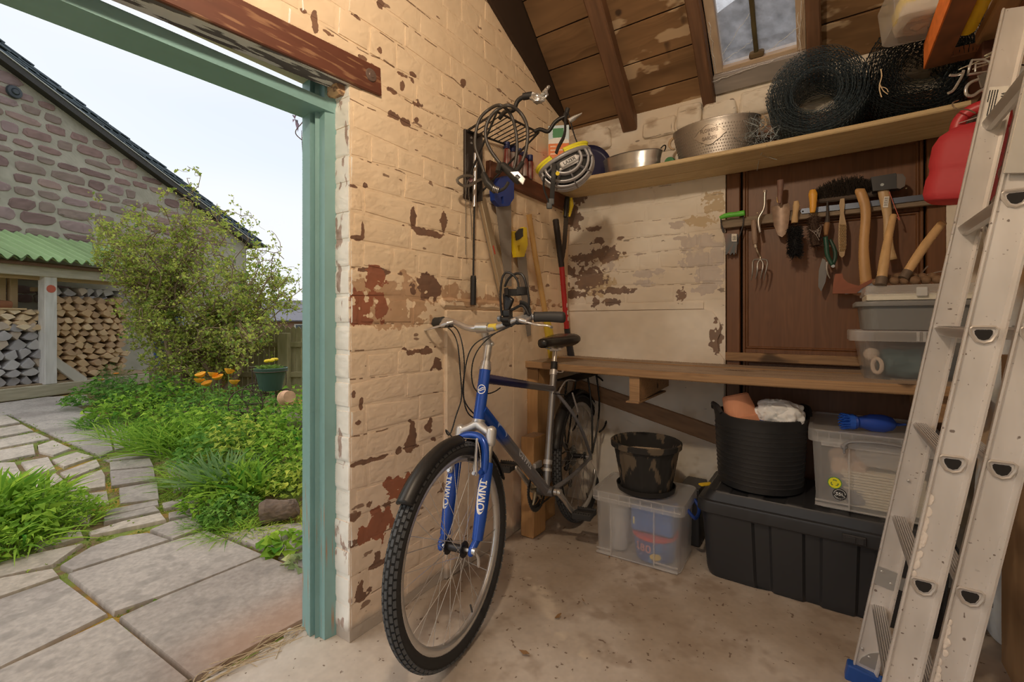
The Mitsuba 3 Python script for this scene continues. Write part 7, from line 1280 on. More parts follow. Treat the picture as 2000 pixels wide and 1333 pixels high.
part(tf, 'contents', mv(jitter(subd(rbox(-0.05, 0.06, -0.08, 0.08, 0.008, 0.10, 0.02, 2), 0.02), 0.012, 20, 4), M_), lambda v: np.where(v[:, 2:3] > fz + 0.14, [0.75, 0.58, 0.05], [0.62, 0.56, 0.48]), 0.6, smooth=50)
# hooks
hk = lambda *px: [atD(u, v, d) for u, v, d in px]
CHR = (0.72, 0.72, 0.70)
h1 = thing('ratchet_strap', 'chrome ratchet buckle with webbing hanging from the overhead frame', 'strap'); dd = 1.30
part(h1, 'buckle', cat(tube(hk((1893, 132, dd), (1898, 118, dd), (1920, 116, dd), (1935, 122, dd), (1930, 140, dd), (1890, 146, dd), (1893, 132, dd)), 0.0035, 8), tube(hk((1905, 140, dd), (1905, 126, dd), (1925, 122, dd)), 0.0026, 8), tube(hk((1925, 110, dd + .02), (1945, 98, dd + .02), (1966, 106, dd + .02), (1950, 128, dd + .02), (1932, 132, dd + .02)), 0.0035, 8)), CHR, 0.25, 0.8, smooth=True)
part(h1, 'webbing', cat(*[tube(hk((a, b, dd + .015), (c, d, dd + .015)), 0.0055, 6, flat=0.3) for a, b, c, d in ((1898, 126, 1930, 112), (1902, 134, 1932, 124), (1925, 108, 1950, 98), (1925, 114, 1958, 102), (1875, 135, 1892, 128), (1940, 116, 1942, 132))]), (0.55, 0.54, 0.42), 0.7)
part(h1, 'webbing', mv(extr(Polygon([(0, 0), (0.06, 0.02), (0.05, -0.02), (0.01, -0.035)]), 0.004), frame_m(atD(1908, 148, dd), CR, UP, -CW)), (0.16, 0.14, 0.12), 0.7)
part(h1, 'hook', tube(spline(hk((1855, 147, dd), (1866, 147, dd), (1880, 143, dd)), 12), 0.0036, 8), CHR, 0.25, 0.8); part(h1, 'hook', tube(spline(hk((1852, 182, dd), (1860, 178, dd), (1870, 164, dd), (1878, 150, dd), (1882, 138, dd)), 20), 0.0036, 8), CHR, 0.25, 0.8)
h2 = thing('chrome_hook', 'large open chrome hook hanging below the ratchet buckle', 'hook'); part(h2, 'hook', cat(tube(spline(hk((1912, 155, dd), (1898, 160, dd), (1887, 172, dd), (1889, 186, dd), (1902, 186, dd), (1915, 177, dd), (1921, 175, dd)), 30), 0.0042, 10), sph(atD(1921, 175, dd), 0.0062)), CHR, 0.25, 0.8, smooth=True)
h3 = thing('wire_loop', 'thin dark wire loop hanging against the ladder from the overhead frame', 'wire'); put(h3, shp(tube(spline(hk((1938, 142, dd), (1960, 130, dd - .05), (1990, 126, dd - .1), (2010, 132, dd - .1), (1990, 150, dd - .1), (1962, 145, dd - .05), (1940, 140, dd)), 40), 0.002, 6), (0.10, 0.08, 0.07), 0.5, 0.5))
h4 = thing('steel_rod', 'steel rod with a bright round tip lying under the overhead frame', 'rod'); put(h4, shp(cat(tube(hk((2030, 72, 1.38), (1995, 86, 1.40), (1950, 102, 1.42)), 0.005, 8), sph(atD(1995, 85, 1.39), 0.012)), (0.35, 0.34, 0.34), 0.3, 0.8))
h5 = thing('bent_wire', 'bent wire hook along the brown end board below the overhead frame', 'wire'); put(h5, shp(tube(spline(hk((1872, 196, 1.46), (1860, 204, 1.46), (1862, 208, 1.46), (1885, 214, 1.42), (1905, 221, 1.38)), 24), 0.0022, 6), (0.42, 0.33, 0.24), 0.4, 0.6))
# red can
rc_ = thing('jerrycan', 'faded red plastic jerrycan hanging beside the ladder', 'can'); M_ = place(0.345, 2.03, 1.435, -18) @ rotm([0, 1, 0], math.radians(9))
o = rrect(0.165, 0.13, 0.045, 7)
RED = lambda v: np.array([0.47, 0.035, 0.045]) * (0.9 + 0.2 * meshkit.fbm(v * 8, 3, 2)[:, None])
part(rc_, 'body', mv(loft([np.column_stack([o * s + np.array([dx, 0]), np.full(len(o), z)]) for z, s, dx in ((0.0, 0.80, 0), (0.006, 0.92, 0), (0.025, 1.0, 0), (0.07, 1.0, 0), (0.085, 0.94, 0.0), (0.10, 0.94, 0), (0.115, 1.0, 0), (0.175, 1.0, 0.0), (0.205, 0.93, 0.006), (0.228, 0.75, 0.018), (0.24, 0.50, 0.03))]), M_), RED, 0.6, smooth=60)
part(rc_, 'handle', mv(tube(spline([(-0.035, 0, 0.222), (-0.03, 0, 0.265), (0.0, 0, 0.29), (0.04, 0, 0.292), (0.062, 0, 0.27), (0.066, 0, 0.222)], 30), 0.0165, 12, flat=1.15), M_), RED, 0.35, smooth=True)
part(rc_, 'wire_clip', mv(cyl((-0.03, -0.02, 0.245), (0.03, -0.02, 0.262), 0.0018, 6), M_), (0.8, 0.8, 0.78), 0.3, 0.8)
hg = thing('bungee_cord', 'cord with which the red can hangs from the brown end board', 'cord'); pt_ = (M_ @ np.array([0.012, 0, 0.292, 1]))[:3]; put(hg, shp(tube(spline([pt_ + [0, 0, -0.018], pt_ + [0.02, 0.0, 0.02], (0.418, 2.05, 1.765)], 12), 0.003, 6), (0.06, 0.05, 0.05), 0.6))
# board and rough sack behind the ladder at the right wall
lb2 = thing('leaning_board', 'brown board standing behind the ladder against the right wall', 'board'); put(lb2, shp(jitter(subd(bx(0.445, 0.465, 1.78, 2.02, 0, 0.95, 0.002), 0.08), 0.001, 5), woodv((0.20, 0.12, 0.06), (0.38, 0.25, 0.14), (30, 30, 5)), 0.7, smooth=False), trm(0, 0, 0))
# ------------------------------------------------------------------ tool rail on the old door
TY = 2.452
def tq(u, v, y=2.425): return onY(u, v, y)
tr_ = thing('tool_rail', 'old wooden rail nailed across the brown door holding garden tools', 'rail'); a, b = onY(1408, 439, 2.455), onY(1862, 385, 2.455); M_ = along(a, b, (0, 0, 1))
part(tr_, 'board', mv(jitter(subd(bx(-0.021, 0.021, -0.013, 0.013, 0, np.linalg.norm(b - a), 0.002), 0.05), 0.0015, 9), M_), woodv((0.14, 0.105, 0.075), (0.36, 0.28, 0.20), (7, 60, 60)), 0.8, smooth=False)
for i, (u, v) in enumerate([(1412, 426), (1442, 420), (1479, 416), (1518, 386), (1562, 402), (1590, 396), (1616, 395), (1644, 391), (1683, 375), (1720, 365), (1770, 368)]): part(tr_, 'nail', cyl(tq(u, v, 2.445), tq(u, v, 2.425), 0.0028, 8), (0.55, 0.45, 0.25), 0.4, 0.7)
def tool(name, label, cat_): return thing(name, label, cat_)
YT = np.array([0, -1.0, 0])
def flat(px, y, th, bev=0.0):
    """an outline of a flat blade hanging in the plane y, given where it stands, with its thickness"""
    q = Polygon([tuple(onY(u, v, y)[[0, 2]]) for u, v in px]).buffer(0); return mv(extr(q, th), frame_m([0, y + th / 2, 0], [1, 0, 0], [0, 0, 1], [0, -1, 0]))
def rod(px, y, r, n=24, k=10, fl=1.0): p = [onY(q[0], q[1], q[2] if len(q) > 2 else y) for q in px]; return tube(spline(p, n), np.interp(np.linspace(0, 1, n), np.linspace(0, 1, len(r)), r) if hasattr(r, '__len__') else r, k, flat=fl)
WOODC = woodv((0.42, 0.27, 0.12), (0.66, 0.47, 0.26), (40, 40, 8)); DKW = woodv((0.20, 0.13, 0.09), (0.36, 0.26, 0.20), (50, 50, 10)); STL = lambda v: np.array([0.34, 0.32, 0.30]) * (0.7 + 0.6 * meshkit.fbm(v * 60, 3, 2)[:, None])
t1 = tool('garden_scraper', 'bright green handled tool with a square dark blade at the left end of the rail', 'tool')
part(t1, 'handle', rod([(1406, 426), (1420, 421), (1436, 419), (1455, 416)], 2.415, [0.008, 0.0115, 0.0125, 0.0115, 0.013, 0.013]), (0.12, 0.52, 0.06), 0.35, smooth=True)
part(t1, 'frame_wire', cat(rod([(1408, 428), (1409, 440), (1413, 455)], 2.425, 0.003), rod([(1452, 420), (1451, 440), (1444, 462), (1441, 478)], 2.43, 0.003), rod([(1410, 440), (1416, 455)], 2.42, 0.0022)), (0.05, 0.05, 0.055), 0.5, 0.5)
part(t1, 'blade', flat([(1416, 456), (1441, 458), (1439, 497), (1437, 494), (1434, 499), (1431, 494), (1427, 499), (1423, 495), (1418, 499)], 2.435, 0.014), lambda v: np.where(meshkit.fbm(v * 50, 3, 1)[:, None] > 0.55, [0.12, 0.06, 0.04], [0.05, 0.06, 0.065]), 0.5, 0.4, smooth=False); part(t1, 'price_label', flat([(1429, 457), (1439, 457), (1439, 472), (1429, 472)], 2.426, 0.001), (0.7, 0.66, 0.58), 0.6); part(t1, 'barcode', cat(*[flat([(1431 + k * 1.5, 461), (1431.7 + k * 1.5, 461), (1431.7 + k * 1.5, 470), (1431 + k * 1.5, 470)], 2.425, 0.0006) for k in range(5)]), (0.05, 0.05, 0.05), 0.6)
t2 = tool('hand_fork', 'hand fork with a worn wooden handle hanging on the rail', 'tool')
part(t2, 'handle', rod([(1472, 430), (1473, 450), (1475, 478)], 2.42, [0.009, 0.0125, 0.0115, 0.0125, 0.012, 0.009], 24, 14), DKW, 0.7, smooth=True); part(t2, 'ferrule', rod([(1475, 477), (1476, 484)], 2.42, 0.0075, 6), (0.62, 0.56, 0.48), 0.3, 0.8)
part(t2, 'shank', rod([(1476, 482), (1481, 495), (1485, 503, 2.405), (1485, 508, 2.405)], 2.42, 0.0042), (0.42, 0.36, 0.28), 0.35, 0.8)
for px in ([(1485, 507), (1473, 508), (1470, 522), (1467, 548)], [(1485, 507), (1481, 512), (1479, 528), (1475, 546)], [(1485, 507), (1489, 512), (1489, 528), (1485, 545)], [(1485, 507), (1496, 508), (1497, 524), (1492, 548)]): part(t2, 'tine', rod([(u, v, 2.405 - 0.012 * math.sin((v - 505) / 45 * 3)) for u, v in px], 2.405, [0.0038, 0.0042, 0.004, 0.003, 0.0015], 20, 8), (0.30, 0.28, 0.26), 0.4, 0.7)
t3 = tool('bent_lever', 'bent silver metal lever hanging between the fork and the trowel', 'tool'); part(t3, 'arm', rod([(1494, 374), (1493.5, 390), (1493, 402), (1489, 414), (1483, 424), (1482, 440), (1485, 455)], 2.41, [0.0075, 0.0065, 0.006, 0.006, 0.007, 0.0075, 0.006], 40, 12), (0.50, 0.47, 0.44), 0.3, 0.8, smooth=True); part(t3, 'cap', rod([(1494, 372), (1494, 376)], 2.41, 0.009, 6), (0.55, 0.52, 0.48), 0.3, 0.8)
t4 = tool('garden_trowel', 'wide rusty brown trowel hanging handle up on the rail', 'tool'); part(t4, 'handle', rod([(1524, 352), (1524, 368), (1523, 385), (1523, 398)], 2.40, [0.013, 0.0135, 0.0115, 0.010, 0.006], 24, 14), lambda v: np.array([0.21, 0.12, 0.095]) * (0.7 + 0.6 * meshkit.fbm(v * 50, 3, 2)[:, None]), 0.6, smooth=True)
bl = subd(flat([(1506, 403), (1520, 401), (1523, 396), (1526, 400), (1541, 396), (1543, 415), (1539, 445), (1534, 457), (1527, 463), (1519, 459), (1511, 440)], 2.425, 0.004), 0.01); v = np.asarray(bl.vertices); xm = onY(1524, 430, 2.425)[0]; v[:, 1] += 0.012 - 6.0 * (v[:, 0] - xm) ** 2; bl.vertices = v; part(t4, 'blade', bl, lambda v: np.array([0.25, 0.17, 0.12]) * (0.7 + 0.6 * meshkit.fbm(v * 60, 3, 2)[:, None]), 0.5, 0.3, smooth=30)
part(t4, 'cord_loop', rod([(1520, 384), (1518, 390), (1519, 396)], 2.40, 0.002), (0.6, 0.42, 0.15), 0.6)
def bristles(px, y, rad, n, seed):
    r = np.random.default_rng(seed); P_ = [onY(u, v, y) for u, v in px]; sp_ = spline(P_, 60); out = []
    for i in range(n):
        c = sp_[int(r.integers(60))]; d = nrm(r.normal(0, 1, 3) * [1, 1, 0.55] + [0, -0.25, 0]); out.append(cyl(c, c + d * rad * r.uniform(0.75, 1.1) + [0, 0, -0.004], 0.0009, 3))
    return cat(tube(sp_, rad * 0.62, 10), *out)
t5 = tool('hand_brush', 'hand brush with black bristles and a pale wooden handle on the rail', 'brush'); part(t5, 'handle', rod([(1555, 393), (1555, 405), (1553, 420), (1552, 436)], 2.41, [0.006, 0.009, 0.008, 0.007, 0.0085, 0.009], 24, 12, 1.5), WOODC, 0.6, smooth=True); part(t5, 'bristles', bristles([(1552, 446), (1553, 470), (1553, 498)], 2.40, 0.034, 1500, 3), (0.008, 0.008, 0.009), 0.9, smooth=False)
t6 = tool('flue_brush', 'orange handled twisted bristle brush with cobwebs on the rail', 'brush'); part(t6, 'handle', rod([(1587, 371), (1588, 385), (1588, 400), (1587, 416)], 2.40, [0.008, 0.0125, 0.011, 0.0095, 0.009, 0.007], 24, 14, 1.4), (0.72, 0.36, 0.05), 0.35, smooth=True)
part(t6, 'bristles', bristles([(1589, 424), (1590, 445), (1592, 466), (1594, 480)], 2.41, 0.032, 420, 5), (0.05, 0.028, 0.018), 0.9, smooth=False); part(t6, 'cobweb', cat(*[rod([(1580 + k * 5, 448 + k * 4), (1590 + k * 3, 455 - k * 3), (1600, 470 - k * 6)], 2.37, 0.0008, 12, 4) for k in range(5)]), (0.42, 0.38, 0.36), 0.9, kind='stuff')
t7 = tool('pruning_shears', 'dark green handled pruning shears hanging from the rail', 'tool'); part(t7, 'blade', flat([(1606, 505), (1612, 508), (1616, 530), (1612, 552), (1604, 570), (1598, 560), (1599, 530)], 2.425, 0.006), (0.13, 0.12, 0.11), 0.4, 0.6); part(t7, 'blade', rod([(1616, 512), (1615, 525), (1618, 538), (1621, 544)], 2.41, [0.005, 0.005, 0.004, 0.002], 16, 8), (0.5, 0.48, 0.45), 0.3, 0.8)
part(t7, 'handle', rod([(1612, 463), (1614, 480), (1616, 498), (1626, 518)], 2.41, [0.009, 0.010, 0.009, 0.008], 20, 10), (0.02, 0.075, 0.05), 0.4, smooth=True); part(t7, 'handle', rod([(1621, 468), (1630, 488), (1631, 505), (1626, 518)], 2.415, [0.006, 0.008, 0.008, 0.008], 20, 10), (0.02, 0.055, 0.04), 0.4, smooth=True); part(t7, 'pivot', cyl(onY(1627, 520, 2.405), onY(1627, 520, 2.42), 0.007, 12), (0.5, 0.48, 0.45), 0.3, 0.8)
part(t7, 'holster', rod([(1616, 393), (1616, 415), (1616, 430), (1614, 445), (1613, 460)], 2.42, [0.0035, 0.0045, 0.006, 0.011, 0.011, 0.008], 24, 10), lambda v: np.where(v[:, 2:3] > onY(1616, 436, 2.42)[2], [0.05, 0.04, 0.035], [0.30, 0.16, 0.07]), 0.6, smooth=True)
t8 = tool('wire_brush', 'flat wooden wire brush hanging from the rail', 'brush'); part(t8, 'body', flat([(1641, 389), (1649, 388), (1650, 400), (1648, 416), (1653, 440), (1653, 480), (1649, 500), (1644, 504), (1639, 499), (1637, 470), (1638, 440), (1641, 416), (1639, 400)], 2.43, 0.014), woodv((0.30, 0.20, 0.10), (0.50, 0.37, 0.22), (40, 40, 8)), 0.7, smooth=False)
wb_ = []
for k in range(17):
    for j in range(4): c = onY(1640.5 + j * 3.2 + (k % 2) * 1.2, 441 + k * 3.1, 2.423); wb_.append(cyl(c, c + [0.001, -0.012, 0.003], 0.0016, 5))
part(t8, 'wire_tufts', cat(wb_), (0.45, 0.33, 0.15), 0.4, 0.6, kind='stuff')
t9 = tool('broom_head', 'dark bristle broom head resting behind the rail at the top', 'brush'); part(t9, 'stock', rod([(1598, 392), (1650, 386), (1712, 378)], 2.45, 0.014, 12, 10), (0.10, 0.075, 0.06), 0.8)
rr_ = np.random.default_rng(4); bs = []
for i in range(1500):
    u = rr_.uniform(1597, 1700); c = onY(u, 388 - (u - 1597) * 0.13 + rr_.uniform(-4, 4), 2.44); bs.append(cyl(c, c + nrm([rr_.normal(0, 0.3), rr_.normal(-0.5, 0.4), 1]) * rr_.uniform(0.035, 0.065) * (0.7 + 0.5 * math.sin((u - 1597) / 103 * 3.1)), 0.001, 3))
part(t9, 'bristles', cat(bs), (0.035, 0.026, 0.02), 0.9, smooth=False, kind='stuff')
t10 = tool('metal_strip', 'long blue grey steel strip fixed below the tool rail', 'strip'); part(t10, 'bar', flat([(1563, 413), (1566, 408), (1690, 394), (1812, 379), (1812, 390), (1690, 405), (1566, 418)], 2.436, 0.004), (0.12, 0.14, 0.18), 0.35, 0.6, smooth=False); part(t10, 'hole', cyl(onY(1568, 413, 2.4335), onY(1568, 413, 2.432), 0.0035, 12), (0.02, 0.02, 0.02), 0.8)
a1 = tool('splitting_axe', 'axe with a curved pale handle and rust red leather sheath hanging on the door', 'axe')
hp2 = [(1670, 368), (1682, 366), (1690, 372), (1696, 392), (1697, 430), (1694, 470), (1697, 510), (1703, 540), (1705, 558), (1680, 560), (1677, 530), (1679, 490), (1681, 440), (1682, 400), (1676, 388), (1668, 381)]
hpd = np.array(hp2, float); cl_ = spline([(1679, 372, 0), (1689, 400, 0), (1689, 450, 0), (1687, 490, 0), (1689, 525, 0), (1692, 556, 0)], 24)[:, :2]; wd = np.interp(np.linspace(0, 1, 24), [0, 0.08, 0.3, 0.6, 0.85, 1], [0.012, 0.0125, 0.0115, 0.0115, 0.0135, 0.014])
part(a1, 'handle', tube(np.array([onY(u, v, 2.395) for u, v in cl_]), wd, 14, flat=1.5), lambda v: np.array([0.50, 0.29, 0.12]) * (0.8 + 0.4 * meshkit.fbm(v * np.array([40, 40, 8]), 3, 2)[:, None]), 0.45, smooth=True)
part(a1, 'knob', hullp(np.vstack([sph(onY(1674, 373, 2.395), 1, (0.008, 0.009, 0.010), 1).vertices, sph(onY(1684, 374, 2.395), 1, (0.012, 0.010, 0.013), 1).vertices])), (0.50, 0.29, 0.12), 0.45, smooth=40)
part(a1, 'head', flat([(1652, 553), (1680, 561), (1710, 550), (1712, 562), (1706, 568), (1680, 572), (1650, 575), (1648, 560)], 2.395, 0.024), (0.25, 0.25, 0.25), 0.35, 0.8); part(a1, 'sheath', flat([(1631, 536), (1645, 535), (1647, 545), (1656, 553), (1676, 559), (1704, 545), (1707, 550), (1682, 565), (1672, 574), (1626, 574), (1627, 555)], 2.394, 0.032), lambda v: np.array([0.24, 0.075, 0.035]) * (0.7 + 0.6 * meshkit.fbm(v * 60, 3, 2)[:, None]), 0.6, smooth=False)
a2 = tool('felling_axe', 'axe with a black covered head resting on the rail and a pale handle hanging down', 'axe'); cl_ = spline([(1724, 366, 0), (1730, 400, 0), (1734, 430, 0), (1735, 470, 0), (1742, 508, 0)], 24)[:, :2]
part(a2, 'handle', tube(np.array([onY(u, v, 2.41) for u, v in cl_]), np.interp(np.linspace(0, 1, 24), [0, 0.1, 0.4, 0.85, 1], [0.012, 0.012, 0.0095, 0.0095, 0.0115]), 14, flat=1.6), woodv((0.44, 0.29, 0.14), (0.62, 0.45, 0.26), (40, 40, 8)), 0.5, smooth=True)
part(a2, 'head_cover', flat([(1700, 349), (1749, 341), (1750, 371), (1736, 372), (1704, 376)], 2.41, 0.045), (0.022, 0.024, 0.028), 0.5, smooth=False); part(a2, 'head', flat([(1750, 342), (1762, 342), (1768, 350), (1766, 366), (1757, 371), (1750, 370)], 2.41, 0.036), (0.12, 0.105, 0.095), 0.5, 0.6); part(a2, 'rivet', cyl(onY(1723, 361, 2.388), onY(1723, 361, 2.384), 0.006, 12), (0.6, 0.58, 0.55), 0.3, 0.8)
part(a2, 'barcode_label', mv(bx(-0.008, 0.008, -0.001, 0.0, -0.022, 0.022), trm(*(onY(1730, 396, 2.409) + [0, -0.012, 0])) @ rotm([0, 1, 0], 0.1)), (0.78, 0.76, 0.72), 0.6); part(a2, 'barcode', mv(cat(*[bx(-0.006, 0.006, -0.0016, -0.001, -0.016 + k * 0.004, -0.0145 + k * 0.004) for k in range(9)]), trm(*(onY(1730, 396, 2.409) + [0, -0.012, 0])) @ rotm([0, 1, 0], 0.1)), (0.05, 0.05, 0.05), 0.6); part(a2, 'cord', rod([(1737, 375), (1746, 400), (1756, 430), (1752, 424)], 2.40, 0.0018, 16, 5), (0.45, 0.12, 0.08), 0.6)
for nm, lab, px, rr_, y0 in (('mallet_handle', 'round wooden tool handle standing upright on the compartment case', [(1745, 421, 2.20), (1735, 465, 2.16), (1722, 545, 2.10)], [0.0105, 0.012, 0.0135, 0.0155, 0.0155], 0), ('hammer_handle', 'round wooden tool handle leaning to the right over the bulbs', [(1841, 435, 2.18), (1815, 468, 2.16), (1772, 532, 2.12)], [0.0125, 0.0135, 0.0145, 0.0145, 0.0135], 0)):
    t_ = tool(nm, lab, 'tool'); part(t_, 'shaft', rod(px, 2.2, rr_, 24, 16), lambda v: np.array([0.56, 0.36, 0.17]) * (0.75 + 0.5 * meshkit.fbm(v * np.array([70, 70, 9]), 3, 2)[:, None]), 0.5, smooth=True)
    e_ = onY(*px[-1]); d_ = nrm(e_ - onY(*px[-2])); part(t_, 'steel_head', cyl(e_ - d_ * 0.004, e_ + d_ * 0.026, rr_[-1] * 1.12, 14), (0.15, 0.11, 0.08), 0.6, 0.4)
nl = thing('steel_needle', 'thin steel rods lying on the compartment case beside the bulbs', 'rod'); put(nl, shp(cat(rod([(1800, 533, 2.18), (1812, 520, 2.19)], 2.2, 0.0025, 6, 6), rod([(1798, 540, 2.2), (1830, 532, 2.2), (1850, 528, 2.2)], 2.2, 0.0022, 8, 6)), (0.45, 0.42, 0.38), 0.35, 0.7))
# ------------------------------------------------------------------ bicycle rack on the left wall and what hangs from it
br_ = thing('bicycle_rack', 'black folding bicycle rack with a wire tray fixed to the left wall', 'rack'); BK = (0.014, 0.013, 0.013)
part(br_, 'back_plate', subd(bx(LX + 0.004, LX + 0.016, 1.500, 1.578, 1.575, 1.872, 0.002), 0.05), (0.030, 0.022, 0.018), 0.5, smooth=False); part(br_, 'back_plate', bx(LX + 0.004, LX + 0.05, 1.572, 1.578, 1.575, 1.872, 0.001), (0.030, 0.022, 0.018), 0.5)
part(br_, 'screw', cat(*[cyl((LX + 0.015, 1.54, z), (LX + 0.019, 1.54, z), 0.0055, 10) for z in (1.845, 1.822)]), (0.55, 0.53, 0.5), 0.35, 0.8); bd2 = part(br_, 'badge', mv(extr(affinity.scale(Point(0, 0).buffer(0.016), 1, 1.1), 0.001), frame_m([LX + 0.0165, 1.532, 1.668], [0, 1, 0], [0, 0, 1], [1, 0, 0])), (0.46, 0.30, 0.32), 0.5)
part(bd2, 'print', mv(sw_([(-0.008, 0.007), (-0.001, 0.009), (0.003, 0.004), (-0.003, 0.0), (0.004, -0.004), (0.001, -0.009), (-0.007, -0.007)], 0.0012), frame_m([LX + 0.0172, 1.532, 1.668], [0, 1, 0], [0, 0, 1], [1, 0, 0])), (0.25, 0.04, 0.07), 0.5)
A_, B_, C_, D_ = (LX + 0.02, 1.51, 1.865), (-1.10, 1.50, 1.90), (-1.10, 1.825, 1.925), (LX + 0.02, 1.83, 1.90)
part(br_, 'tray', cat(tube(np.array([A_, B_, C_, D_, A_]), 0.005, 8), *[tube([np.array(B_) * (1 - t) + np.array(C_) * t, np.array(A_) * (1 - t) + np.array(D_) * t], 0.0024, 6) for t in np.linspace(0.12, 0.9, 8)]), BK, 0.4)
part(br_, 'tray_stay', cat(tube([B_, (LX + 0.02, 1.515, 1.66)], 0.0045, 8), tube([C_, (LX + 0.02, 1.60, 1.62)], 0.0045, 8)), BK, 0.4)
arm = lambda px: tube(spline([atD(u, v, d) for u, v, d in px], 40), 0.0085, 10)
FOIL = lambda v: np.array([0.55, 0.55, 0.55]) * (0.4 + 1.0 * meshkit.fbm(v * 160, 2, 2)[:, None])
part(br_, 'holder_arm', arm([(975, 232, 1.86), (990, 217, 1.83), (1004, 214, 1.80), (1010, 199, 1.79), (1022, 190, 1.78), (1036, 187, 1.77)]), BK, 0.4, smooth=True); part(br_, 'rubber_grip', tube([atD(1022, 189, 1.78), atD(1039, 186, 1.77)], 0.0135, 14), BK, 0.6)
part(br_, 'foil_wrap', jitter(subd(tube([atD(1038, 187, 1.77), atD(1050, 194, 1.76), atD(1060, 192, 1.755), atD(1066, 180, 1.75), atD(1071, 168, 1.75)], [0.014, 0.019, 0.015, 0.010, 0.006], 14), 0.006), 0.008, 70), FOIL, 0.3, 0.8, smooth=12)
part(br_, 'holder_arm', arm([(1043, 258, 2.03), (1056, 253, 2.02), (1070, 257, 2.01), (1080, 244, 2.0), (1092, 233, 1.99), (1108, 226, 1.98)]), BK, 0.4, smooth=True); part(br_, 'foil_wrap', jitter(tube([atD(1112, 236, 1.98), atD(1122, 230, 1.97), atD(1136, 222, 1.97)], [0.011, 0.010, 0.004], 12), 0.005, 90), FOIL, 0.3, 0.8, smooth=12)
part(br_, 'rubber_grip', tube([atD(1103, 229, 1.985), atD(1107, 218, 1.98), atD(1109, 212, 1.98)], 0.010, 12), BK, 0.6)
# cable locks
def loop(px, d, r): return tube(spline([atD(q[0], q[1], d + (q[2] if len(q) > 2 else 0)) for q in px], 90), r, 10)
k1 = thing('cable_lock', 'long black cable lock with a silver key head looped over the rack arm', 'lock'); LK = (0.045, 0.040, 0.036)
part(k1, 'cable', cat(loop([(979, 322, .0), (962, 300), (950, 275), (949, 250), (958, 228), (975, 212), (992, 206, -.02), (1012, 216), (1028, 242), (1030, 275), (1024, 305), (1014, 328)], 1.78, 0.0068)), LK, 0.4, smooth=True)
part(k1, 'lock_body', cat(mv(lathe([(0, 0), (0.013, 0.0), (0.015, 0.006), (0.018, 0.05), (0.021, 0.085), (0.018, 0.10), (0, 0.10)], 18), along(atD(980, 322, 1.78), atD(1012, 350, 1.76))), tube([atD(976, 320, 1.78), atD(973, 336, 1.77)], [0.010, 0.012], 10)), (0.02, 0.02, 0.02), 0.4); part(k1, 'key_head', hullp(np.vstack([sph(atD(u, v, 1.745), 0.003, n=1).vertices for u, v in ((998, 337), (1012, 336), (1025, 350), (1021, 360), (1010, 345))])), (0.66, 0.66, 0.66), 0.3, 0.8)
part(k1, 'ferrule', tube([atD(1020, 318, 1.78), atD(1008, 336, 1.765)], 0.0095, 12), (0.02, 0.02, 0.02), 0.4)
k2 = thing('cable_lock', 'second black cable lock with number dials looped lower on the rack arm', 'lock'); part(k2, 'cable', cat(loop([(948, 345), (938, 315), (929, 290), (930, 255), (940, 228), (958, 212), (978, 206, -.03), (996, 222), (1006, 250), (1010, 285), (1007, 315), (1003, 332)], 1.80, 0.0062)), LK, 0.4, smooth=True)
part(k2, 'lock_body', tube([atD(944, 340, 1.80), atD(952, 358, 1.79), atD(968, 373, 1.78)], [0.012, 0.016, 0.013], 14), (0.02, 0.02, 0.02), 0.4); part(k2, 'dial', cat(*[cyl(atD(963 + k * 3, 368 + k * 1.2, 1.775), atD(965 + k * 3, 368.6 + k * 1.2, 1.775), 0.0125, 14) for k in range(4)]), (0.30, 0.29, 0.28), 0.35, 0.6); part(k2, 'shackle', tube(spline([atD(972, 374, 1.78), atD(985, 368, 1.78), atD(993, 356, 1.78)], 10), 0.006, 8), (0.02, 0.02, 0.02), 0.4)
# pump, wire hooks, straight edge, saws, handles
XW = LX + 0.035
def wx(u, v, x=XW): return onX(u, v, x)
pu = thing('track_pump', 'slim silver and black stirrup pump hanging handle down on the left wall', 'pump'); part(pu, 'barrel', tube([wx(928.5, 300), wx(926.5, 400)], 0.0095, 16), (0.55, 0.52, 0.50), 0.28, 0.8); part(pu, 'collar', tube([wx(926.5, 399), wx(926.3, 405)], 0.0115, 14), (0.55, 0.5, 0.45), 0.3, 0.8); part(pu, 'rod', tube([wx(926.3, 404), wx(924.5, 541)], 0.0042, 10), BK, 0.4); part(pu, 'handle', tube([wx(924.5, 539), wx(924.4, 545), wx(924, 596)], [0.011, 0.0125, 0.0125], 16), (0.016, 0.016, 0.016), 0.6)
hw = thing('wire_hook', 'loop of bent steel wire hanging from the rack plate with two long straight ends', 'wire'); put(hw, shp(cat(tube(spline([wx(925, 346, LX + .06), wx(905, 344, LX + .07), wx(893, 354, LX + .07), wx(900, 361, LX + .07), wx(925, 358, LX + .07), wx(940, 350, LX + .06)], 24), 0.0058, 8), tube(spline([wx(914, 352), wx(911, 366), wx(909.5, 400), wx(909.5, 498)], 24), 0.0016, 5), tube(spline([wx(919, 352), wx(916, 366), wx(918, 400), wx(921, 470)], 24), 0.0016, 5)), (0.32, 0.30, 0.27), 0.35, 0.7))
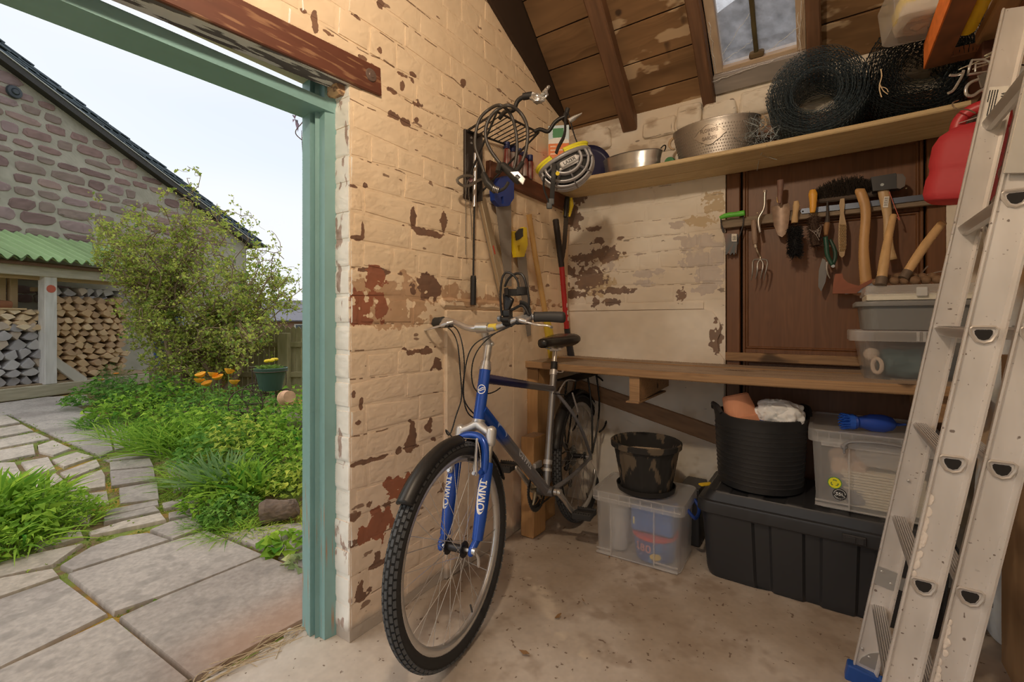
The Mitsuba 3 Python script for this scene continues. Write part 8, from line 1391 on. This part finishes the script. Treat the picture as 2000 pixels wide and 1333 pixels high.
se = thing('straight_edge', 'long aluminium straight edge leaning on the left wall beside the pump', 'straight edge'); a, b = wx(940, 384, LX + 0.03), wx(985, 590, LX + 0.03); M_ = along(a, b, (0, 1, 0)); L_ = np.linalg.norm(b - a); part(se, 'bar', mv(bx(-0.020, 0.020, -0.010, 0.010, 0, L_, 0.003), M_), (0.55, 0.46, 0.33), 0.35, 0.7); part(se, 'edge_scale', mv(cat(bx(-0.0205, -0.012, -0.0108, -0.010, 0, L_), *[bx(-0.0205, -0.016, -0.0112, -0.0108, z, z + 0.002) for z in np.arange(0.02, L_, 0.012)]), M_), (0.40, 0.36, 0.31), 0.5, 0.3, smooth=False); part(se, 'red_mark', mv(bx(-0.010, 0.0, 0.010, 0.0108, 0.22, 0.26), M_), (0.5, 0.08, 0.05), 0.5)
def wflat(px, x, th): q = Polygon([tuple(onX(u, v, x)[[1, 2]]) for u, v in px]).buffer(0); return mv(extr(q, th), frame_m([x - th / 2, 0, 0], [0, 1, 0], [0, 0, 1], [1, 0, 0]))
STB = lambda v: np.array([0.26, 0.235, 0.21]) * (0.75 + 0.5 * meshkit.fbm(v * 40, 3, 2)[:, None])
s1 = thing('hand_saw', 'hand saw with a blue handle and broad grey blade hanging on the left wall', 'saw'); part(s1, 'blade', wflat([(968, 400), (998, 385), (999, 560), (988, 558), (980, 500)], LX + 0.040, 0.0025), STB, 0.4, 0.5, smooth=False)
bh = Polygon([tuple(onX(u, v, LX + .046)[[1, 2]]) for u, v in ((960, 372), (972, 348), (985, 344), (1000, 350), (1000, 388), (990, 403), (972, 404), (962, 392))]).buffer(-0.006).buffer(0.006).difference(Polygon([tuple(onX(u, v, LX + .046)[[1, 2]]) for u, v in ((974, 386), (979, 384), (980, 398), (976, 400))]))
part(s1, 'handle', mv(extr(bh, 0.024), frame_m([LX + 0.034, 0, 0], [0, 1, 0], [0, 0, 1], [1, 0, 0])), (0.018, 0.045, 0.24), 0.4)
s2_ = thing('hand_saw', 'smaller hand saw with a yellow handle hanging on the left wall', 'saw'); part(s2_, 'blade', wflat([(1010, 500), (1027, 495), (1033, 560), (1037, 655), (1030, 658), (1021, 600)], LX + 0.030, 0.002), STB, 0.4, 0.5, smooth=False)
yh = Polygon([tuple(onX(u, v, LX + .035)[[1, 2]]) for u, v in ((998, 458), (1003, 452), (1012, 455), (1021, 444), (1026, 446), (1028, 478), (1021, 502), (1006, 503))]).buffer(0); yh = yh.difference(Polygon([tuple(onX(u, v, LX + .035)[[1, 2]]) for u, v in ((1008, 481), (1012, 479), (1013, 490), (1010, 493))]))
part(s2_, 'handle', mv(extr(yh, 0.022), frame_m([LX + 0.022, 0, 0], [0, 1, 0], [0, 0, 1], [1, 0, 0])), (0.78, 0.58, 0.02), 0.4, smooth=False); part(s2_, 'grip_insert', wflat([(1008, 470), (1006, 456), (1014, 447), (1021, 446), (1021, 462), (1014, 468)], LX + 0.046, 0.004), (0.025, 0.025, 0.025), 0.5)
def stick(px, x, r): p = np.array([onX(q[0], q[1], q[2] if len(q) > 2 else x) for q in px]); return p
ph_ = thing('long_tool', 'long round wooden handle with a yellow collar standing on the bench by the wall', 'tool'); p = stick([(1033, 419), (1045, 500), (1067, 622)], LX + 0.03, 0); part(ph_, 'handle', tube(p, [0.0145, 0.0135, 0.0150], 16), lambda v: np.array([0.56, 0.34, 0.12]) * (0.8 + 0.4 * meshkit.fbm(v * np.array([40, 40, 6]), 3, 2)[:, None]), 0.5); d_ = nrm(p[2] - p[1]); e_ = p[2] + d_ * (p[2][2] - BZ) / -d_[2]; part(ph_, 'collar', tube([p[2], p[2] + (e_ - p[2]) * 0.3, e_], [0.017, 0.024, 0.027], 16), (0.62, 0.47, 0.05), 0.45)
rh = thing('sledge_hammer', 'red and black fibreglass tool handle standing in the corner on the bench', 'tool'); p = stick([(1085, 428), (1097, 521), (1107, 642), (1111, 668)], LX + 0.05, 0)
part(rh, 'rubber_grip', tube([p[0], p[0] * .97 + p[1] * .03, p[1]], [0.013, 0.0175, 0.0165], 14), (0.022, 0.016, 0.014), 0.6); part(rh, 'shaft', tube([p[1], p[2]], 0.0150, 14), (0.42, 0.022, 0.022), 0.35); d_ = nrm(p[3] - p[2]); e_ = p[2] + d_ * (p[2][2] - BZ) / -d_[2]; part(rh, 'base', tube([p[2], e_], [0.0165, 0.021], 14), (0.030, 0.032, 0.040), 0.5)
part(rh, 'lettering', cat(*[mv(bx(0.0, 0.0015, -0.004, 0.004, -0.012, 0.012), trm(*(p[1] * (1 - t) + p[2] * t + [0.0148, -0.004, 0]))) for t in (0.62, 0.74, 0.84)]), (0.75, 0.72, 0.70), 0.5)
sk = thing('pruning_saw', 'yellow and black handled saw with a dark blade hanging in the corner', 'saw'); part(sk, 'handle', tube(stick([(1108, 386), (1106, 404), (1104, 424)], LX + 0.06, 0), [0.014, 0.0155, 0.011], 14), (0.02, 0.02, 0.02), 0.5, smooth=True); part(sk, 'yellow_grip', tube(stick([(1115, 387), (1116, 402), (1112, 423)], LX + 0.075, 0), [0.010, 0.0125, 0.006], 14), (0.78, 0.60, 0.03), 0.4, smooth=True); part(sk, 'yellow_grip', tube(stick([(1103, 402), (1102, 420)], LX + 0.05, 0), [0.006, 0.008], 10), (0.78, 0.60, 0.03), 0.4); part(sk, 'blade', wflat([(1102, 422), (1110, 424), (1106, 480), (1101, 509), (1097, 500)], LX + 0.05, 0.003), (0.06, 0.05, 0.045), 0.4, 0.5, smooth=False)
# helmet hung by its strap
he = thing('bicycle_helmet', 'silver grey and yellow bicycle helmet hanging by its straps from the rack arm', 'helmet'); hc = atD(1107, 326, 2.00); Mh = frame_m(hc, nrm(CR * 0.86 + UP * 0.42 - CW * 0.1), nrm(np.cross(nrm(-CR * 0.42 + UP * 0.9 + CW * -0.05), nrm(CR * 0.86 + UP * 0.42 - CW * 0.1)) * -1) * 1.0, nrm(UP * -0.0 + np.cross(nrm(CR * 0.86 + UP * 0.42 - CW * 0.1), nrm(np.cross(nrm(-CR * 0.42 + UP * 0.9 + CW * -0.05), nrm(CR * 0.86 + UP * 0.42 - CW * 0.1)) * -1))))
ex, ey = Mh[:3, 0].copy(), nrm(-CW + 0.15 * UP); ey = nrm(ey - ex * (ey @ ex)); ez = np.cross(ex, ey); Mh = frame_m(hc, ex, ey, ez)       # x: length, y: its side towards us, z: crown to rim
sg = -1.0 if ez[2] > 0 else 1.0
A3, B3, C3 = 0.116, 0.078, 0.098
def hpnt(t, f, r=1.0): return np.array([A3 * r * math.cos(t) * math.cos(f), B3 * r * math.sin(f), sg * C3 * r * math.sin(t) * math.cos(f)])
shell = sph((0, 0, 0), 1, (A3 * 0.93, B3 * 0.93, C3 * 0.93), 3); keep = np.asarray(shell.vertices)[:, 2] * sg > -0.030; fk_ = shell.faces[keep[shell.faces].all(1)]
part(he, 'liner', mv(TM(shell.vertices, fk_), Mh), (0.035, 0.035, 0.035), 0.7, smooth=True)
def band(f0, f1, t0, t1, w, n=26): return tube(np.array([hpnt(t0 + (t1 - t0) * k / (n - 1), f0 + (f1 - f0) * k / (n - 1)) for k in range(n)]), w, 8, flat=0.55)
for f, w in ((0.0, 0.013), (0.30, 0.012), (-0.30, 0.012), (0.62, 0.012), (-0.62, 0.012), (0.98, 0.013), (-0.98, 0.013)): part(he, 'shell_band', mv(band(f, f, -0.18, 3.3, w), Mh), (0.40, 0.40, 0.42), 0.3, 0.3, smooth=True)
for t in (0.15, 0.85, 1.55, 2.3, 3.0): part(he, 'shell_bridge', mv(tube(np.array([hpnt(t + 0.12 * math.sin(f), f) for f in np.linspace(-1.1, 1.1, 22)]), 0.0085, 8, flat=0.5), Mh), (0.20, 0.20, 0.22), 0.35, 0.3, smooth=True)
part(he, 'rim', mv(tube(np.array([[A3 * 0.99 * math.cos(a), B3 * 0.99 * math.sin(a), -sg * 0.022] for a in np.linspace(0, 2 * math.pi, 50)[:-1]]), 0.010, 8, closed=True), Mh), (0.30, 0.30, 0.31), 0.35, 0.3, smooth=True)
part(he, 'yellow_panel', mv(cat(*[tube(np.array([[A3 * (0.98 + 0.06 * k) * math.cos(a), B3 * (0.9) * math.sin(a), -sg * (0.034 + 0.011 * k)] for a in np.linspace(a0, a1, 20)]), 0.009, 8) for k in (0, 1) for a0, a1 in ((0.3, 1.5), (2.0, 3.4))]), Mh), (0.72, 0.66, 0.04), 0.35, smooth=True)
part(he, 'side_plate', mv(hullp(np.vstack([sph(hpnt(0.25 + a, 1.12, 1.0) + np.array([0, 0.004, 0]), 0.006, n=1).vertices for a in (0.0, 0.5, 2.2)])), Mh), (0.58, 0.58, 0.58), 0.3, smooth=40)
cpl = (Mh @ np.r_[hpnt(1.1, 1.12, 1.0) + np.array([0, 0.011, 0]), 1])[:3]
part(he, 'lettering', mv(text('LAZER', 0.013, 0.001), frame_m(atD(1112, 314, 1.905), nrm(CR * 0.88 + UP * 0.47), nrm(UP * 0.88 - CR * 0.47), -CW)), (0.02, 0.02, 0.02), 0.5, smooth=False) ; part(he, 'name_plate', mv(bx(-0.040, 0.040, -0.012, 0.012, -0.022, 0.0, 0.004), frame_m(atD(1112, 314, 1.905), nrm(CR * 0.88 + UP * 0.47), nrm(UP * 0.88 - CR * 0.47), -CW)), (0.60, 0.60, 0.60), 0.35, smooth=40)
part(he, 'round_sticker', cyl(atD(1089, 339, 1.915), atD(1089, 339, 1.905), 0.0085, 16), (0.80, 0.62, 0.04), 0.4)
STR = (0.03, 0.03, 0.03); sp2 = lambda px, w=0.0065: tube(spline([atD(*q) for q in px], 40), w, 8, flat=0.3)
part(he, 'strap', sp2([(1107, 214, 1.98), (1104, 240, 1.96), (1100, 270, 1.93), (1092, 285, 1.93), (1086, 300, 1.93)], 0.010), STR, 0.7); part(he, 'strap', sp2([(1108, 214, 1.98), (1115, 240, 1.98), (1122, 265, 1.98), (1132, 290, 1.99)], 0.006), STR, 0.7); part(he, 'strap', sp2([(1082, 320, 1.93), (1081, 345, 1.91), (1079, 370, 1.93), (1078, 390, 1.95)], 0.010), STR, 0.7); part(he, 'strap', sp2([(1063, 345, 1.95), (1062, 365, 1.95), (1068, 385, 1.95), (1074, 400, 1.95)], 0.008), STR, 0.7); part(he, 'buckle', cat(*[mv(rbox(-0.012, 0.012, -0.006, 0.006, -0.014, 0.014, 0.004, 2), frame_m(atD(u, v, 1.945), CR, -CW, UP)) for u, v in ((1077, 394), (1073, 402))]), (0.05, 0.055, 0.06), 0.4)
# ------------------------------------------------------------------ bits on the floor
for i, (u, v, s) in enumerate([(1024, 1277, .02), (1090, 1206, .018), (1140, 1176, .012), (1000, 1130, .012), (1190, 1090, .012)]):
    t_ = thing('dry_leaf', 'small curled dry leaf lying on the concrete floor', 'leaf', 'dry leaves on the floor'); q = onZ(u, v, 0.004); a = i * 1.3
    d = np.array([math.cos(a), math.sin(a), 0]); n = np.array([-math.sin(a), math.cos(a), 0]); put(t_, shp(loft([np.array([q - d * s + [0, 0, .003], q - d * s + [0, 0, .004]]), np.array([q - n * s * .3, q + n * s * .3 + [0, 0, 0.006]]), np.array([q + d * s * .3 - n * s * .25 + [0, 0, .003], q + d * s * .3 + n * s * .25 + [0, 0, 0.007]]), np.array([q + d * s + [0, 0, .007], q + d * s + [0, 0, .008]])], False, False, closed=False), (0.22, 0.12, 0.05), 0.8, smooth=False))
# ------------------------------------------------------------------ the lamp in the roof (out of view), hung from a rafter
lp = thing('pendant_bulb_lamp', 'bare warm light bulb hanging from the roof timbers', 'lamp')
scene[f'{lp}__bulb'] = {'type': 'sphere', 'center': list(LAMP), 'radius': LAMP_R, 'emitter': {'type': 'area', 'radiance': {'type': 'rgb', 'value': list(LAMP_RGB)}}}
part(lp, 'holder', cyl(np.array(LAMP) + [0, 0, 0.08], np.array(LAMP) + [0, 0, 0.14], 0.022, 14), (0.6, 0.6, 0.58), 0.4)
part(lp, 'flex', cyl(np.array(LAMP) + [0, 0, 0.14], np.array(LAMP) + [0, 0, 1.38], 0.004, 6), (0.6, 0.6, 0.58), 0.5)
